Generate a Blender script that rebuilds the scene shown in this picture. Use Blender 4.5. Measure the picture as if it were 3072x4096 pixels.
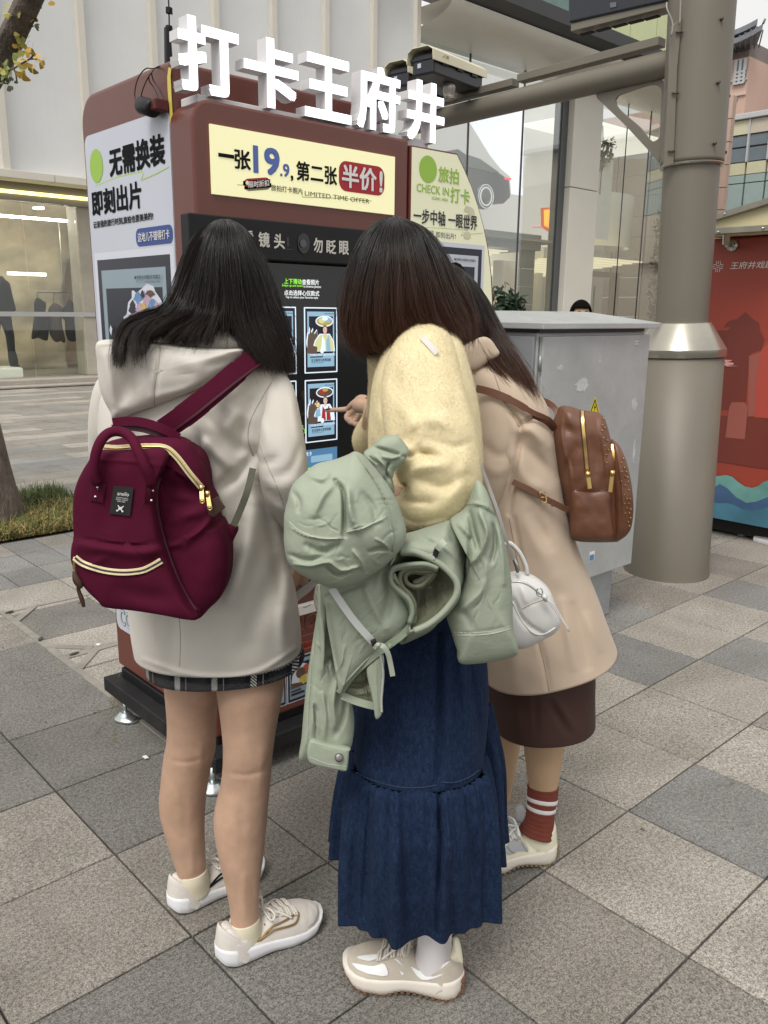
import bpy, bmesh, math, random
import numpy as np
from mathutils import Vector, Matrix, noise as mnoise
random.seed(7); rng = np.random.default_rng(7)
scene = bpy.context.scene
for o in list(bpy.data.objects): bpy.data.objects.remove(o)

# ------------------------------------------------------------------ camera
CAM_H = 1.406; YAW = 0.7441095; PITCH = 0.2355077; ROLL = -0.0111887
_fw = np.array([math.sin(YAW)*math.cos(PITCH), math.cos(YAW)*math.cos(PITCH), -math.sin(PITCH)])
_r = np.array([math.cos(YAW), -math.sin(YAW), 0.0]); _d = np.cross(_fw, _r)
CM = np.array([_r*math.cos(ROLL)+_d*math.sin(ROLL), -_r*math.sin(ROLL)+_d*math.cos(ROLL), _fw])
CP = np.array([0.0, 0.0, CAM_H])
FH = np.array([math.sin(YAW), math.cos(YAW), 0.0])      # level direction the camera looks along
RH = np.array([math.cos(YAW), -math.sin(YAW), 0.0])     # level direction to its right
cam_d = bpy.data.cameras.new('camera'); cam = bpy.data.objects.new('camera', cam_d)
scene.collection.objects.link(cam); scene.camera = cam
cam_d.sensor_fit = 'VERTICAL'; cam_d.sensor_height = 36; cam_d.lens = 29.253
cam_d.clip_start = 0.05; cam_d.clip_end = 800
mw = Matrix.Identity(4)
for i in range(3):
 mw[i][0] = CM[0][i]; mw[i][1] = -CM[1][i]; mw[i][2] = -CM[2][i]; mw[i][3] = CP[i]
cam.matrix_world = mw

# ------------------------------------------------------------------ world, sun, exposure
SUN_EL, SUN_ROT = math.radians(56), math.radians(246)
world = bpy.data.worlds.new('World'); scene.world = world; world.use_nodes = True
wn = world.node_tree.nodes; wl = world.node_tree.links; wn.clear()
sky = wn.new('ShaderNodeTexSky'); sky.sky_type = 'NISHITA'; sky.sun_disc = False
sky.sun_elevation = SUN_EL; sky.sun_rotation = SUN_ROT; sky.air_density = 1.5; sky.dust_density = 6.0; sky.ozone_density = 1.0
hs = wn.new('ShaderNodeHueSaturation'); hs.inputs['Saturation'].default_value = 0.10; hs.inputs['Value'].default_value = 1.0
mixc = wn.new('ShaderNodeMixRGB'); mixc.inputs['Fac'].default_value = 0.62; mixc.inputs['Color2'].default_value = (8.3, 8.2, 8.0, 1)
bg = wn.new('ShaderNodeBackground'); bg.inputs['Strength'].default_value = 0.105
wo = wn.new('ShaderNodeOutputWorld')
wl.new(sky.outputs[0], hs.inputs['Color']); wl.new(hs.outputs[0], mixc.inputs['Color1'])
wl.new(mixc.outputs[0], bg.inputs['Color']); wl.new(bg.outputs[0], wo.inputs['Surface'])
sun_d = bpy.data.lights.new('sun', 'SUN'); sun_d.energy = 1.5; sun_d.angle = math.radians(24); sun_d.color = (1.0, 0.96, 0.9)
sun = bpy.data.objects.new('sun', sun_d); scene.collection.objects.link(sun)
# soft light from high on the left
_az = math.radians(246)
_sd = Vector((math.sin(_az)*math.cos(SUN_EL), math.cos(_az)*math.cos(SUN_EL), math.sin(SUN_EL)))
sun.rotation_euler = _sd.to_track_quat('Z', 'Y').to_euler(); sun.location = (0, 0, 12)
scene.view_settings.view_transform = 'Standard'; scene.view_settings.look = 'None'
scene.view_settings.gamma = 1.0; scene.view_settings.use_curve_mapping = False
scene.view_settings.exposure = 0.42
scene.render.engine = 'CYCLES'; scene.cycles.max_bounces = 6; scene.cycles.use_denoising = True
scene.render.resolution_x = 768; scene.render.resolution_y = 1024

# ------------------------------------------------------------------ helpers
S = 3072/1659.0; FPX = 3328.38/S; CX, CY = 1536/S, 2048/S
def ray(x, y):
 return np.array([(x-CX)/FPX, (y-CY)/FPX, 1.0]) @ CM
def at(x, y, D):
 """point seen in direction (x, y), standing D metres ahead along the level view direction"""
 v = ray(x, y); return v*(D/(v @ FH)) + CP
def onY(x, y, Y):
 v = ray(x, y); return v*(Y/v[1]) + CP
def onX(x, y, X):
 v = ray(x, y); return v*(X/v[0]) + CP
def onG(x, y, z=0.0):
 v = ray(x, y); return v*((z-CAM_H)/v[2]) + CP
def pix(P):
 P = np.asarray(P, float) - CP; q = P @ CM.T
 return np.stack([CX+FPX*q[..., 0]/q[..., 2], CY+FPX*q[..., 1]/q[..., 2]], -1)
def tag(o, label=None, cat=None, group=None, kind=None):
 if label: o['label'] = label
 if cat: o['category'] = cat
 if group: o['group'] = group
 if kind: o['kind'] = kind
 return o
def link(o): scene.collection.objects.link(o); return o
def thing(name, label, cat, loc=(0, 0, 0), rotz=0, group=None):
 o = bpy.data.objects.new(name, None); link(o); o.location = loc; o.rotation_euler = (0, 0, rotz)
 o.empty_display_size = 0.1
 return tag(o, label, cat, group)
def mk(name, V, F, mat=None, parent=None, smooth=False, local=False, uv=None):
 """mesh object; V are world coordinates unless local=True"""
 me = bpy.data.meshes.new(name)
 V = [tuple(map(float, v)) for v in V]
 me.from_pydata(V, [], [tuple(f) for f in F])
 me.update()
 if smooth:
  me.polygons.foreach_set('use_smooth', [True]*len(me.polygons))
 mats = mat if isinstance(mat, (list, tuple)) else [mat]
 for m in mats:
  if m: me.materials.append(m)
 o = bpy.data.objects.new(name, me); link(o)
 if parent is not None:
  o.parent = parent
  if not local: o.matrix_parent_inverse = PINV(parent)
 return o
def PINV(p):
 return Matrix.Identity(4) if p.type != 'EMPTY' else Matrix.LocRotScale(p.location, p.rotation_euler, p.scale).inverted()
def recalc(o):
 bm = bmesh.new(); bm.from_mesh(o.data); bmesh.ops.recalc_face_normals(bm, faces=bm.faces); bm.to_mesh(o.data); bm.free(); return o
def bevel(o, w=0.004, seg=2, ang=35):
 m = o.modifiers.new('bevel', 'BEVEL'); m.width = w; m.segments = seg; m.limit_method = 'ANGLE'; m.angle_limit = math.radians(ang)
 return o
def box(name, x0, x1, y0, y1, z0, z1, mat, parent=None, bev=0.0, seg=2):
 V = [(x0, y0, z0), (x1, y0, z0), (x1, y1, z0), (x0, y1, z0), (x0, y0, z1), (x1, y0, z1), (x1, y1, z1), (x0, y1, z1)]
 F = [(0, 3, 2, 1), (4, 5, 6, 7), (0, 1, 5, 4), (1, 2, 6, 5), (2, 3, 7, 6), (3, 0, 4, 7)]
 o = mk(name, V, F, mat, parent)
 if bev: bevel(o, bev, seg)
 return o
def boxes(name, L, mat, parent=None, bev=0.0):
 V = []; F = []
 for (x0, x1, y0, y1, z0, z1) in L:
  b = len(V)
  V += [(x0, y0, z0), (x1, y0, z0), (x1, y1, z0), (x0, y1, z0), (x0, y0, z1), (x1, y0, z1), (x1, y1, z1), (x0, y1, z1)]
  F += [tuple(b+i for i in f) for f in [(0, 3, 2, 1), (4, 5, 6, 7), (0, 1, 5, 4), (1, 2, 6, 5), (2, 3, 7, 6), (3, 0, 4, 7)]]
 o = mk(name, V, F, mat, parent)
 if bev: bevel(o, bev)
 return o
def obox(name, p0, p1, w, h, mat, parent=None, bev=0.0, up=(0, 0, 1), roll=0):
 """a bar of section w x h between two points"""
 p0 = Vector(p0); p1 = Vector(p1); d = (p1-p0).normalized(); u = Vector(up)
 s = d.cross(u).normalized(); t = s.cross(d).normalized()
 V = []
 for p in (p0, p1):
  for a, b in ((-1, -1), (1, -1), (1, 1), (-1, 1)):
   V.append(p + s*(a*w/2) + t*(b*h/2))
 F = [(0, 3, 2, 1), (4, 5, 6, 7), (0, 1, 5, 4), (1, 2, 6, 5), (2, 3, 7, 6), (3, 0, 4, 7)]
 o = recalc(mk(name, V, F, mat, parent))
 if bev: bevel(o, bev)
 return o
def prism(name, pts, vec, mat, parent=None, bev=0.0, smooth=False):
 """planar outline (3D points) extruded along vec"""
 n = len(pts); V = [Vector(p) for p in pts] + [Vector(p)+Vector(vec) for p in pts]
 F = [tuple(range(n)), tuple(range(2*n-1, n-1, -1))] + [(i, (i+1) % n, n+(i+1) % n, n+i) for i in range(n)]
 o = recalc(mk(name, V, F, mat, parent))
 if bev: bevel(o, bev)
 return o
def crom(P, n, closed=False):
 """Catmull-Rom through P resampled to n points evenly by index"""
 P = np.asarray(P, float); m = len(P)
 if m == 2 and not closed:
  t = np.linspace(0, 1, n)[:, None]; return P[0]*(1-t)+P[1]*t
 seg = m if closed else m-1
 # chord-length parameter for even spacing
 Q = np.vstack([P, P[:1]]) if closed else P
 L = np.concatenate([[0], np.cumsum(np.linalg.norm(np.diff(Q, axis=0), axis=1)+1e-9)]); L /= L[-1]
 ts = np.linspace(0, 1, n, endpoint=not closed)
 u = np.interp(ts, L, np.arange(len(L)))
 i = np.minimum(u.astype(int), seg-1); f = (u-i)[:, None]
 if closed:
  a, b, c, d = P[(i-1) % m], P[i % m], P[(i+1) % m], P[(i+2) % m]
 else:
  a, b, c, d = P[np.maximum(i-1, 0)], P[i], P[np.minimum(i+1, m-1)], P[np.minimum(i+2, m-1)]
  a = np.where((i == 0)[:, None], 2*P[0]-P[1], a); d = np.where((i+2 > m-1)[:, None], 2*P[-1]-P[-2], d)
 return 0.5*((2*b)+(-a+c)*f+(2*a-5*b+4*c-d)*f**2+(-a+3*b-3*c+d)*f**3)
def tube(name, pts, r, mat, parent=None, n=8, res=None, closed=False, flat=1.0):
 """swept tube through pts; r number or list"""
 P = np.asarray(pts, float); R = np.full(len(P), r, float) if np.isscalar(r) else np.asarray(r, float)
 if res:
  PR = crom(np.hstack([P, R[:, None]]), res, closed); P = PR[:, :3]; R = np.maximum(PR[:, 3], 1e-5)
 m = len(P)
 T = np.gradient(P, axis=0) if not closed else (np.roll(P, -1, 0)-np.roll(P, 1, 0))
 T /= np.linalg.norm(T, axis=1)[:, None]+1e-12
 ref = np.array([0, 0, 1.0]) if abs(T[0][2]) < 0.9 else np.array([1.0, 0, 0])
 V = []; N = np.cross(T[0], ref); N /= np.linalg.norm(N)
 for i in range(m):
  N = N - T[i]*(N @ T[i]); N /= np.linalg.norm(N)+1e-12; B = np.cross(T[i], N)
  for k in range(n):
   a = 2*math.pi*k/n
   V.append(P[i]+R[i]*(math.cos(a)*N+math.sin(a)*B*flat))
 F = []
 for i in range(m if closed else m-1):
  j = (i+1) % m
  for k in range(n):
   F.append((i*n+k, i*n+(k+1) % n, j*n+(k+1) % n, j*n+k))
 if not closed:
  F.append(tuple(range(n-1, -1, -1))); F.append(tuple((m-1)*n+k for k in range(n)))
 return recalc(mk(name, V, F, mat, parent, smooth=True))
def join_mesh(name, objs, parent=None, mat=None):
 """several freshly made meshes become one object"""
 V = []; F = []; mi = []; mats = []; sm = []
 for o in objs:
  b = len(V); me = o.data
  idx = []
  for m in me.materials:
   if m not in mats: mats.append(m)
   idx.append(mats.index(m))
  V += [tuple(v.co) for v in me.vertices]
  for p in me.polygons:
   F.append(tuple(b+i for i in p.vertices)); mi.append(idx[p.material_index] if idx else 0); sm.append(p.use_smooth)
 for o in objs:
  me = o.data; bpy.data.objects.remove(o); bpy.data.meshes.remove(me)
 o = mk(name, V, F, mats, parent)
 o.data.polygons.foreach_set('material_index', mi); o.data.polygons.foreach_set('use_smooth', sm)
 return o
def flats(name, O, U, W, N, layers, parent=None, step=0.0006, thick=0.0):
 """flat print: layers = [(outline [(u,w)..], material)] each a hair above the last; O origin, U,W axes, N outward normal"""
 O, U, W, N = map(np.array, (O, U, W, N)); V = []; F = []; mats = []; mi = []
 for k, (pts, m) in enumerate(layers):
  b = len(V)
  for (u, w) in pts: V.append(O+U*u+W*w+N*(step*(k+1)))
  F.append(tuple(range(b, b+len(pts))))
  if m not in mats: mats.append(m)
  mi.append(mats.index(m))
 o = mk(name, V, F, mats, parent)
 o.data.polygons.foreach_set('material_index', mi)
 return o
def rrect(u0, u1, w0, w1, r=0.0, n=6):
 if r <= 0: return [(u0, w0), (u1, w0), (u1, w1), (u0, w1)]
 out = []
 for cx, cy, a0 in ((u1-r, w0+r, -90), (u1-r, w1-r, 0), (u0+r, w1-r, 90), (u0+r, w0+r, 180)):
  for k in range(n+1):
   a = math.radians(a0+90*k/n); out.append((cx+r*math.cos(a), cy+r*math.sin(a)))
 return out
def ell(cu, cw, ru, rw, n=28, a0=0, a1=360):
 return [(cu+ru*math.cos(math.radians(a0+(a1-a0)*k/n)), cw+rw*math.sin(math.radians(a0+(a1-a0)*k/n))) for k in range(n if a1-a0 >= 360 else n+1)]
def stroke2d(pts, w):
 """polyline of some width as quads (outlines)"""
 out = []
 for (a, b), (c, d) in zip(pts[:-1], pts[1:]):
  L = math.hypot(c-a, d-b) or 1; nx, ny = -(d-b)/L*w/2, (c-a)/L*w/2
  out.append([(a-nx, b-ny), (c-nx, d-ny), (c+nx, d+ny), (a+nx, b+ny)])
 return out
_textcache = {}
def textverts(s, bold, ext, shear=0.0):
 key = (s, bold, ext, shear)
 if key in _textcache: return _textcache[key]
 cu = bpy.data.curves.new('t', 'FONT'); cu.body = s; cu.size = 1; cu.offset = bold; cu.extrude = ext; cu.resolution_u = 3; cu.shear = shear
 o = bpy.data.objects.new('t', cu); link(o)
 dg = bpy.context.evaluated_depsgraph_get(); me = o.evaluated_get(dg).to_mesh()
 V = np.array([v.co[:] for v in me.vertices]); F = [tuple(p.vertices) for p in me.polygons]; Nz = [p.normal.z for p in me.polygons]
 o.evaluated_get(dg).to_mesh_clear(); bpy.data.objects.remove(o); bpy.data.curves.remove(cu)
 _textcache[key] = (V, F, Nz); return _textcache[key]
def text(name, s, O, U, W, N, rect, mat, parent=None, bold=0.02, ext=0.0, lift=0.0015, side=None, shear=0.0, slant=0.0):
 """writing fitted into rect (u0,u1,w0,w1) of the plane O,U,W; ext = real depth; bold = extra stroke weight in em"""
 V, F, Nz = textverts(s, 0.0, 0.5 if ext else 0.0, shear)
 O, U, W, N = map(np.array, (O, U, W, N)); u0, u1, w0, w1 = rect
 mn = V.min(0); mx = V.max(0); sp = np.maximum(mx-mn, 1e-6)
 bold = max(bold, 0.0)
 # weight: slightly shifted copies of the same strokes
 sh = [(0, 0)]
 if bold > 0:
  nb = 8 if bold > 0.015 else 4
  sh += [(-1, -1), (1, -1), (1, 1), (-1, 1), (0, 1), (0, -1), (1, 0), (-1, 0)][:nb]
  if bold > 0.03: sh += [(a_, b_) for a_ in (-.5, .5) for b_ in (-.5, .5)]
 bold *= .85; bu = bold*(u1-u0)/(sp[0]+2*bold); bw = bold*(w1-w0)/(sp[1]+2*bold)
 AV = []; AF = []; AN = []
 q = (V-mn)/sp; rev = np.linalg.det(np.stack([U, W, N])) < 0
 for k, (su, sw) in enumerate(sh):
  su *= 1-.013*k; sw *= 1-.013*k
  uu = u0+bu+q[:, 0]*(u1-u0-2*bu)+su*bu; ww = w0+bw+q[:, 1]*(w1-w0-2*bw)+sw*bw+slant*(q[:, 0]-0.5)
  nn = (lift+k*0.00007+(q[:, 2]*(ext-0.0012+k*0.00012))) if ext else np.full(len(V), lift+k*0.00006)
  P = O+uu[:, None]*U+ww[:, None]*W+nn[:, None]*N; b = len(AV); AV += list(P)
  AF += [tuple(b+i for i in (reversed(f) if rev else f)) for f in F]; AN += Nz
 o = mk(name, AV, AF, [mat, side] if side else mat, parent)
 if side: o.data.polygons.foreach_set('material_index', [0 if z > 0.5 else 1 for z in AN])
 return o

# ------------------------------------------------------------------ materials
def nmat(name):
 m = bpy.data.materials.new(name); m.use_nodes = True; nt = m.node_tree; b = nt.nodes['Principled BSDF']; return m, nt, b
def noise(nt, scale, detail=4, rough=0.6, coord='Object', dist=0.0, sx=None):
 tc = nt.nodes.new('ShaderNodeTexCoord') if coord != 'World' else nt.nodes.new('ShaderNodeNewGeometry')
 n = nt.nodes.new('ShaderNodeTexNoise'); n.inputs['Scale'].default_value = scale; n.inputs['Detail'].default_value = detail
 n.inputs['Roughness'].default_value = rough; n.inputs['Distortion'].default_value = dist
 src = tc.outputs[coord] if coord != 'World' else tc.outputs['Position']
 if sx:
  mp = nt.nodes.new('ShaderNodeMapping'); mp.inputs['Scale'].default_value = sx; nt.links.new(src, mp.inputs[0]); src = mp.outputs[0]
 nt.links.new(src, n.inputs['Vector']); return n
def ramp(nt, src, p0, p1, c0=(0, 0, 0, 1), c1=(1, 1, 1, 1)):
 r = nt.nodes.new('ShaderNodeValToRGB'); r.color_ramp.elements[0].position = p0; r.color_ramp.elements[1].position = p1
 r.color_ramp.elements[0].color = c0; r.color_ramp.elements[1].color = c1
 nt.links.new(src, r.inputs[0]); return r
def mixrgb(nt, fac, a, b, mode='MIX'):
 m = nt.nodes.new('ShaderNodeMixRGB'); m.blend_type = mode
 for k, v in (('Fac', fac), ('Color1', a), ('Color2', b)):
  if hasattr(v, 'links') or hasattr(v, 'is_linked'): nt.links.new(v, m.inputs[k])
  elif isinstance(v, (int, float)): m.inputs[k].default_value = v
  else: m.inputs[k].default_value = (*v[:3], 1)
 return m
def add_bump(nt, b, src, strength, dist=0.002):
 bp = nt.nodes.new('ShaderNodeBump'); bp.inputs['Strength'].default_value = strength; bp.inputs['Distance'].default_value = dist
 nt.links.new(src, bp.inputs['Height'])
 if b.inputs['Normal'].links: nt.links.new(b.inputs['Normal'].links[0].from_socket, bp.inputs['Normal'])
 nt.links.new(bp.outputs[0], b.inputs['Normal'])
def M(name, col, rough=0.6, metal=0.0, var=0.08, vscale=3.0, bump=0.0, bscale=200, bdist=0.001, sheen=0.0, coat=0.0, emit=None, estr=0.0, spec=0.5, dirt=0.0, dirtcol=(0.1, 0.09, 0.08), dscale=6.0, sx=None, alpha=None, trans=0.0):
 m, nt, b = nmat(name)
 if var:
  n = noise(nt, vscale, 5); r = ramp(nt, n.outputs['Fac'], 0.3, 0.7)
  c0 = tuple(c*(1-var) for c in col); c1 = tuple(min(1, c*(1+var)) for c in col)
  mx = mixrgb(nt, r.outputs[0], c0, c1); out = mx.outputs[0]
  if dirt:
   n2 = noise(nt, dscale, 8, 0.7, dist=0.6); r2 = ramp(nt, n2.outputs['Fac'], 0.5, 0.78, (0, 0, 0, 1), (dirt, dirt, dirt, 1))
   out = mixrgb(nt, r2.outputs[0], out, dirtcol).outputs[0]
  nt.links.new(out, b.inputs['Base Color'])
 else: b.inputs['Base Color'].default_value = (*col, 1)
 b.inputs['Roughness'].default_value = rough; b.inputs['Metallic'].default_value = metal
 b.inputs['Specular IOR Level'].default_value = spec
 if sheen: b.inputs['Sheen Weight'].default_value = sheen; b.inputs['Sheen Roughness'].default_value = 0.4
 if coat: b.inputs['Coat Weight'].default_value = coat; b.inputs['Coat Roughness'].default_value = 0.15
 if bump: add_bump(nt, b, noise(nt, bscale, 3, 0.6, sx=sx).outputs['Fac'], bump, bdist)
 if emit: b.inputs['Emission Color'].default_value = (*emit, 1); b.inputs['Emission Strength'].default_value = estr
 if trans: b.inputs['Transmission Weight'].default_value = trans
 return m

# ================================================================== ground
def granite(name, base, dark, light, contrast=0.5):
 m, nt, b = nmat(name)
 n1 = noise(nt, 260, 2, 0.75, 'World'); r1 = ramp(nt, n1.outputs['Fac'], 0.43, 0.58)
 n2 = noise(nt, 95, 3, 0.8, 'World'); r2 = ramp(nt, n2.outputs['Fac'], 0.41, 0.60)
 sp = mixrgb(nt, r1.outputs[0], dark, light); sp2 = mixrgb(nt, 0.45, sp.outputs[0], mixrgb(nt, r2.outputs[0], dark, light).outputs[0])
 sp3 = mixrgb(nt, contrast, base, sp2.outputs[0])
 oi = nt.nodes.new('ShaderNodeObjectInfo'); mr = nt.nodes.new('ShaderNodeMapRange')
 mr.inputs['To Min'].default_value = 0.88; mr.inputs['To Max'].default_value = 1.10; nt.links.new(oi.outputs['Random'], mr.inputs['Value'])
 cr = nt.nodes.new('ShaderNodeCombineXYZ')
 for k in range(3): nt.links.new(mr.outputs[0], cr.inputs[k])
 v = mixrgb(nt, 1.0, sp3.outputs[0], cr.outputs[0], 'MULTIPLY')
 # trodden-in grime and spots
 n3 = noise(nt, 2.3, 7, 0.62, 'World', 0.4); r3 = ramp(nt, n3.outputs['Fac'], 0.36, 0.72, (0.74, 0.73, 0.71, 1), (1.08, 1.08, 1.08, 1))
 v2 = mixrgb(nt, 1.0, v.outputs[0], r3.outputs[0], 'MULTIPLY')
 n4 = noise(nt, 7.5, 6, 0.7, 'World', 1.0); r4 = ramp(nt, n4.outputs['Fac'], 0.62, 0.74, (0, 0, 0, 1), (0.55, 0.55, 0.55, 1))
 v3 = mixrgb(nt, r4.outputs[0], v2.outputs[0], (0.055, 0.05, 0.045))
 n5 = noise(nt, 26, 2, 0.5, 'World', 0.3); r5 = ramp(nt, n5.outputs['Fac'], 0.745, 0.77, (0, 0, 0, 1), (0.8, 0.8, 0.8, 1))
 v4 = mixrgb(nt, r5.outputs[0], v3.outputs[0], (0.04, 0.036, 0.03))
 nt.links.new(v4.outputs[0], b.inputs['Base Color']); b.inputs['Roughness'].default_value = 0.82
 add_bump(nt, b, n1.outputs['Fac'], 0.5, 0.0012); add_bump(nt, b, n3.outputs['Fac'], 0.2, 0.004)
 return m
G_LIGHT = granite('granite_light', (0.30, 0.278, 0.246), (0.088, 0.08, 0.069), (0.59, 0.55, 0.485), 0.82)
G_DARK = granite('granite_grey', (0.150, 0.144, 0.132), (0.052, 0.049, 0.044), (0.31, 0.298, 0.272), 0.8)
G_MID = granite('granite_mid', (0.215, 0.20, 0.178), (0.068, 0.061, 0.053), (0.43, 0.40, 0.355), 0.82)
JOINT = M('joint_sand', (0.055, 0.05, 0.044), 0.95, var=0.4, vscale=20, bump=0.4, bscale=150)
SOILM = M('soil', (0.10, 0.075, 0.045), 0.95, var=0.4, vscale=30, bump=0.8, bscale=60, bdist=0.01)
x0, y0, T = 1.593, 1.100, 0.4
gr = mk('ground', [(-60, -25, -0.012), (140, -25, -0.012), (140, 160, -0.012), (-60, 160, -0.012)], [(0, 1, 2, 3)], JOINT)
tag(gr, kind='structure')
pave = bpy.data.objects.new('pavement', None); link(pave); tag(pave, kind='structure')
def tile_mesh(name, w, h, mat, gap=0.0028, t=0.03):
 bm = bmesh.new(); bmesh.ops.create_cube(bm, size=1)
 for v in bm.verts: v.co.x *= (w-2*gap); v.co.y *= (h-2*gap); v.co.z = v.co.z*t-t/2
 top = [e for e in bm.edges if all(v.co.z > -t/4 for v in e.verts)]
 bmesh.ops.bevel(bm, geom=top, offset=0.0022, segments=1, affect='EDGES')
 me = bpy.data.meshes.new(name); bm.to_mesh(me); bm.free(); me.materials.append(mat); return me
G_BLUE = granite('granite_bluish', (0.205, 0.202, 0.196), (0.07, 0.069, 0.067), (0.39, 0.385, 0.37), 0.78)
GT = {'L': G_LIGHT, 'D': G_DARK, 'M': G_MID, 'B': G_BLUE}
TM = {k: tile_mesh('tile', T, T, m) for k, m in GT.items()}
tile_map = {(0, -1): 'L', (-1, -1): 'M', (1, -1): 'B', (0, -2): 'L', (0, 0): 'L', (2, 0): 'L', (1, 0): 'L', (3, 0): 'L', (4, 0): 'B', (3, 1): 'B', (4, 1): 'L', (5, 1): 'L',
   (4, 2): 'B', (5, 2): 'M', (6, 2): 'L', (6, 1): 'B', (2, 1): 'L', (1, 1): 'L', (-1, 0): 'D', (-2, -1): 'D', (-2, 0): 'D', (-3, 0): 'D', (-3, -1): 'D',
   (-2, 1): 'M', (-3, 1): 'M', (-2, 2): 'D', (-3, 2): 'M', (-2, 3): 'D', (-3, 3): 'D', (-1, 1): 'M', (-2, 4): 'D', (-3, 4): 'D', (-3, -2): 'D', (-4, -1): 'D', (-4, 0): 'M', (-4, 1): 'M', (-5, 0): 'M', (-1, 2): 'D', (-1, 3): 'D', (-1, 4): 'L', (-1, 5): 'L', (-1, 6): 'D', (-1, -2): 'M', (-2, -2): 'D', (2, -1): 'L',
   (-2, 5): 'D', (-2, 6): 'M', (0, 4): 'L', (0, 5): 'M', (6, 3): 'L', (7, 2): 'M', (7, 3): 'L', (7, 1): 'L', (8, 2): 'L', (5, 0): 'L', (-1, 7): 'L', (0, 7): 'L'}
def in_view(x, y, m=40):
 P = np.array([x, y, 0.0]); q = CM @ (P-CP)
 if q[2] < 0.3: return False
 u, v = CX+FPX*q[0]/q[2], CY+FPX*q[1]/q[2]
 return -m < u < 1659+m and v < 2212+m*4
cells = []
def far_kind(i, j):
 random.seed(i*7919+j*104729)
 return random.choices('LMB', (0.46, 0.36, 0.18))[0]
def verge_hole(x, y): return (-1.2 < x < 2.45) and 5.22 < y < 6.5
for i in range(-12, 60):
 for j in range(-6, 36):
  cx, cy = x0+(i+0.5)*T, y0+(j+0.5)*T
  if cy > 15.5: continue
  if j >= 8 and i < 20: continue      # smaller setts and the bands beyond start there
  if any(in_view(cx+a*T/2, cy+b*T/2, 60) for a in (-1, 1) for b in (-1, 1)):
   d = math.hypot(cx, cy); cells.append((d, cx, cy, T, T, tile_map.get((i, j)) or far_kind(i, j)))
# band of small grey setts at the verge, then long slabs in light and dark bands
yb = y0+8*T
for i in range(-10, 60):
 for j in range(3):
  cx, cy = x0+(i+0.5)*0.2, yb+(j+0.5)*0.3
  if cx > x0+20*T: continue
  if in_view(cx, cy, 40): cells.append((math.hypot(cx, cy), cx, cy, 0.2, 0.3, 'B' if random.random() < 0.6 else 'M'))
yb2 = yb+0.9
bands = list('LBMLBLMBMLMBMMLM')
for j in range(36):
 for i in range(-8, 60):
  w = 0.8; cx, cy = x0-0.3*(j % 3)+(i+0.5)*w, yb2+(j+0.5)*0.3
  if cy > 15.45 or cx > x0+20*T: continue
  if verge_hole(cx, cy): continue
  if any(in_view(cx+a*w/2, cy, 40) for a in (-1, 1)):
   random.seed(i*31+j*977); k = bands[(j//1+i//3*5) % len(bands)] if random.random() < 0.7 else random.choice('LMB')
   cells.append((math.hypot(cx, cy), cx, cy, w, 0.3, k))
cells.sort(key=lambda c: c[0])
mcache = {}
far = {'L': [], 'M': [], 'D': [], 'B': []}
for n, (d, cx, cy, w, h, k) in enumerate(cells):
 if verge_hole(cx, cy): continue
 if 1.20 < cx < 1.7 and 2.9 < cy < 3.9 and False: continue
 if n < 296:
  key = (k, w, h)
  if key not in mcache: mcache[key] = TM[k] if w == T and h == T else tile_mesh('tile', w, h, GT[k])
  o = bpy.data.objects.new('tile', mcache[key]); link(o); o.parent = pave
  random.seed(n*13+1); o.location = (cx, cy, random.uniform(-0.0012, 0.0008)); o.rotation_euler = (random.uniform(-.0015, .0015), random.uniform(-.0015, .0015), 0)
 else: far[k].append((cx-w/2+.004, cx+w/2-.004, cy-h/2+.004, cy+h/2-.004, -0.02, random.uniform(-.001, .001)))
V = []; F = []; mi = []
for q, k in enumerate('LMDB'):
 for (a, b_, c, d_, z0_, z1_) in far[k]:
  s = len(V); V += [(a, c, z1_), (b_, c, z1_), (b_, d_, z1_), (a, d_, z1_), (a, c, z0_), (b_, c, z0_), (b_, d_, z0_), (a, d_, z0_)]
  F += [(s, s+1, s+2, s+3), (s, s+4, s+5, s+1), (s+1, s+5, s+6, s+2), (s+2, s+6, s+7, s+3), (s+3, s+7, s+4, s)]; mi += [q]*5
o = mk('far_tiles', V, F, [G_LIGHT, G_MID, G_DARK, G_BLUE], pave); o.data.polygons.foreach_set('material_index', mi); tag(o, kind='stuff')

# steel access cover frame let into the paving (pale strips with key holes)
COVER = M('cover_frame_steel', (0.27, 0.25, 0.22), 0.7, 0.1, 0.15, 8, 0.3, 120, dirt=0.6, dscale=12)
HOLE = M('dark_hole', (0.012, 0.011, 0.010), 0.9, var=0)
cov = thing('access_cover', 'pale steel cover frame with dark key holes in the paving left of the kiosk', 'manhole cover', (1.3, 3.2, 0))
def strip(a, b, w, zz=0.0045, th=0.02): return obox('strip', (a[0], a[1], zz-th/2), (b[0], b[1], zz-th/2), w, th, COVER)
rim = join_mesh('rim', [strip((1.195, 2.2), (1.195, 3.985), 0.030), strip((1.10, 3.95), (3.3, 3.95), 0.022, 0.0035), strip((1.195, 3.25), (3.0, 3.25), 0.045, 0.0050),
      strip((1.20, 3.10), (1.33, 3.24), 0.035, 0.0055), strip((1.20, 3.41), (1.33, 3.27), 0.035, 0.0060), strip((1.20, 3.80), (1.33, 3.94), 0.035, 0.0065)], cov)
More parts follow.
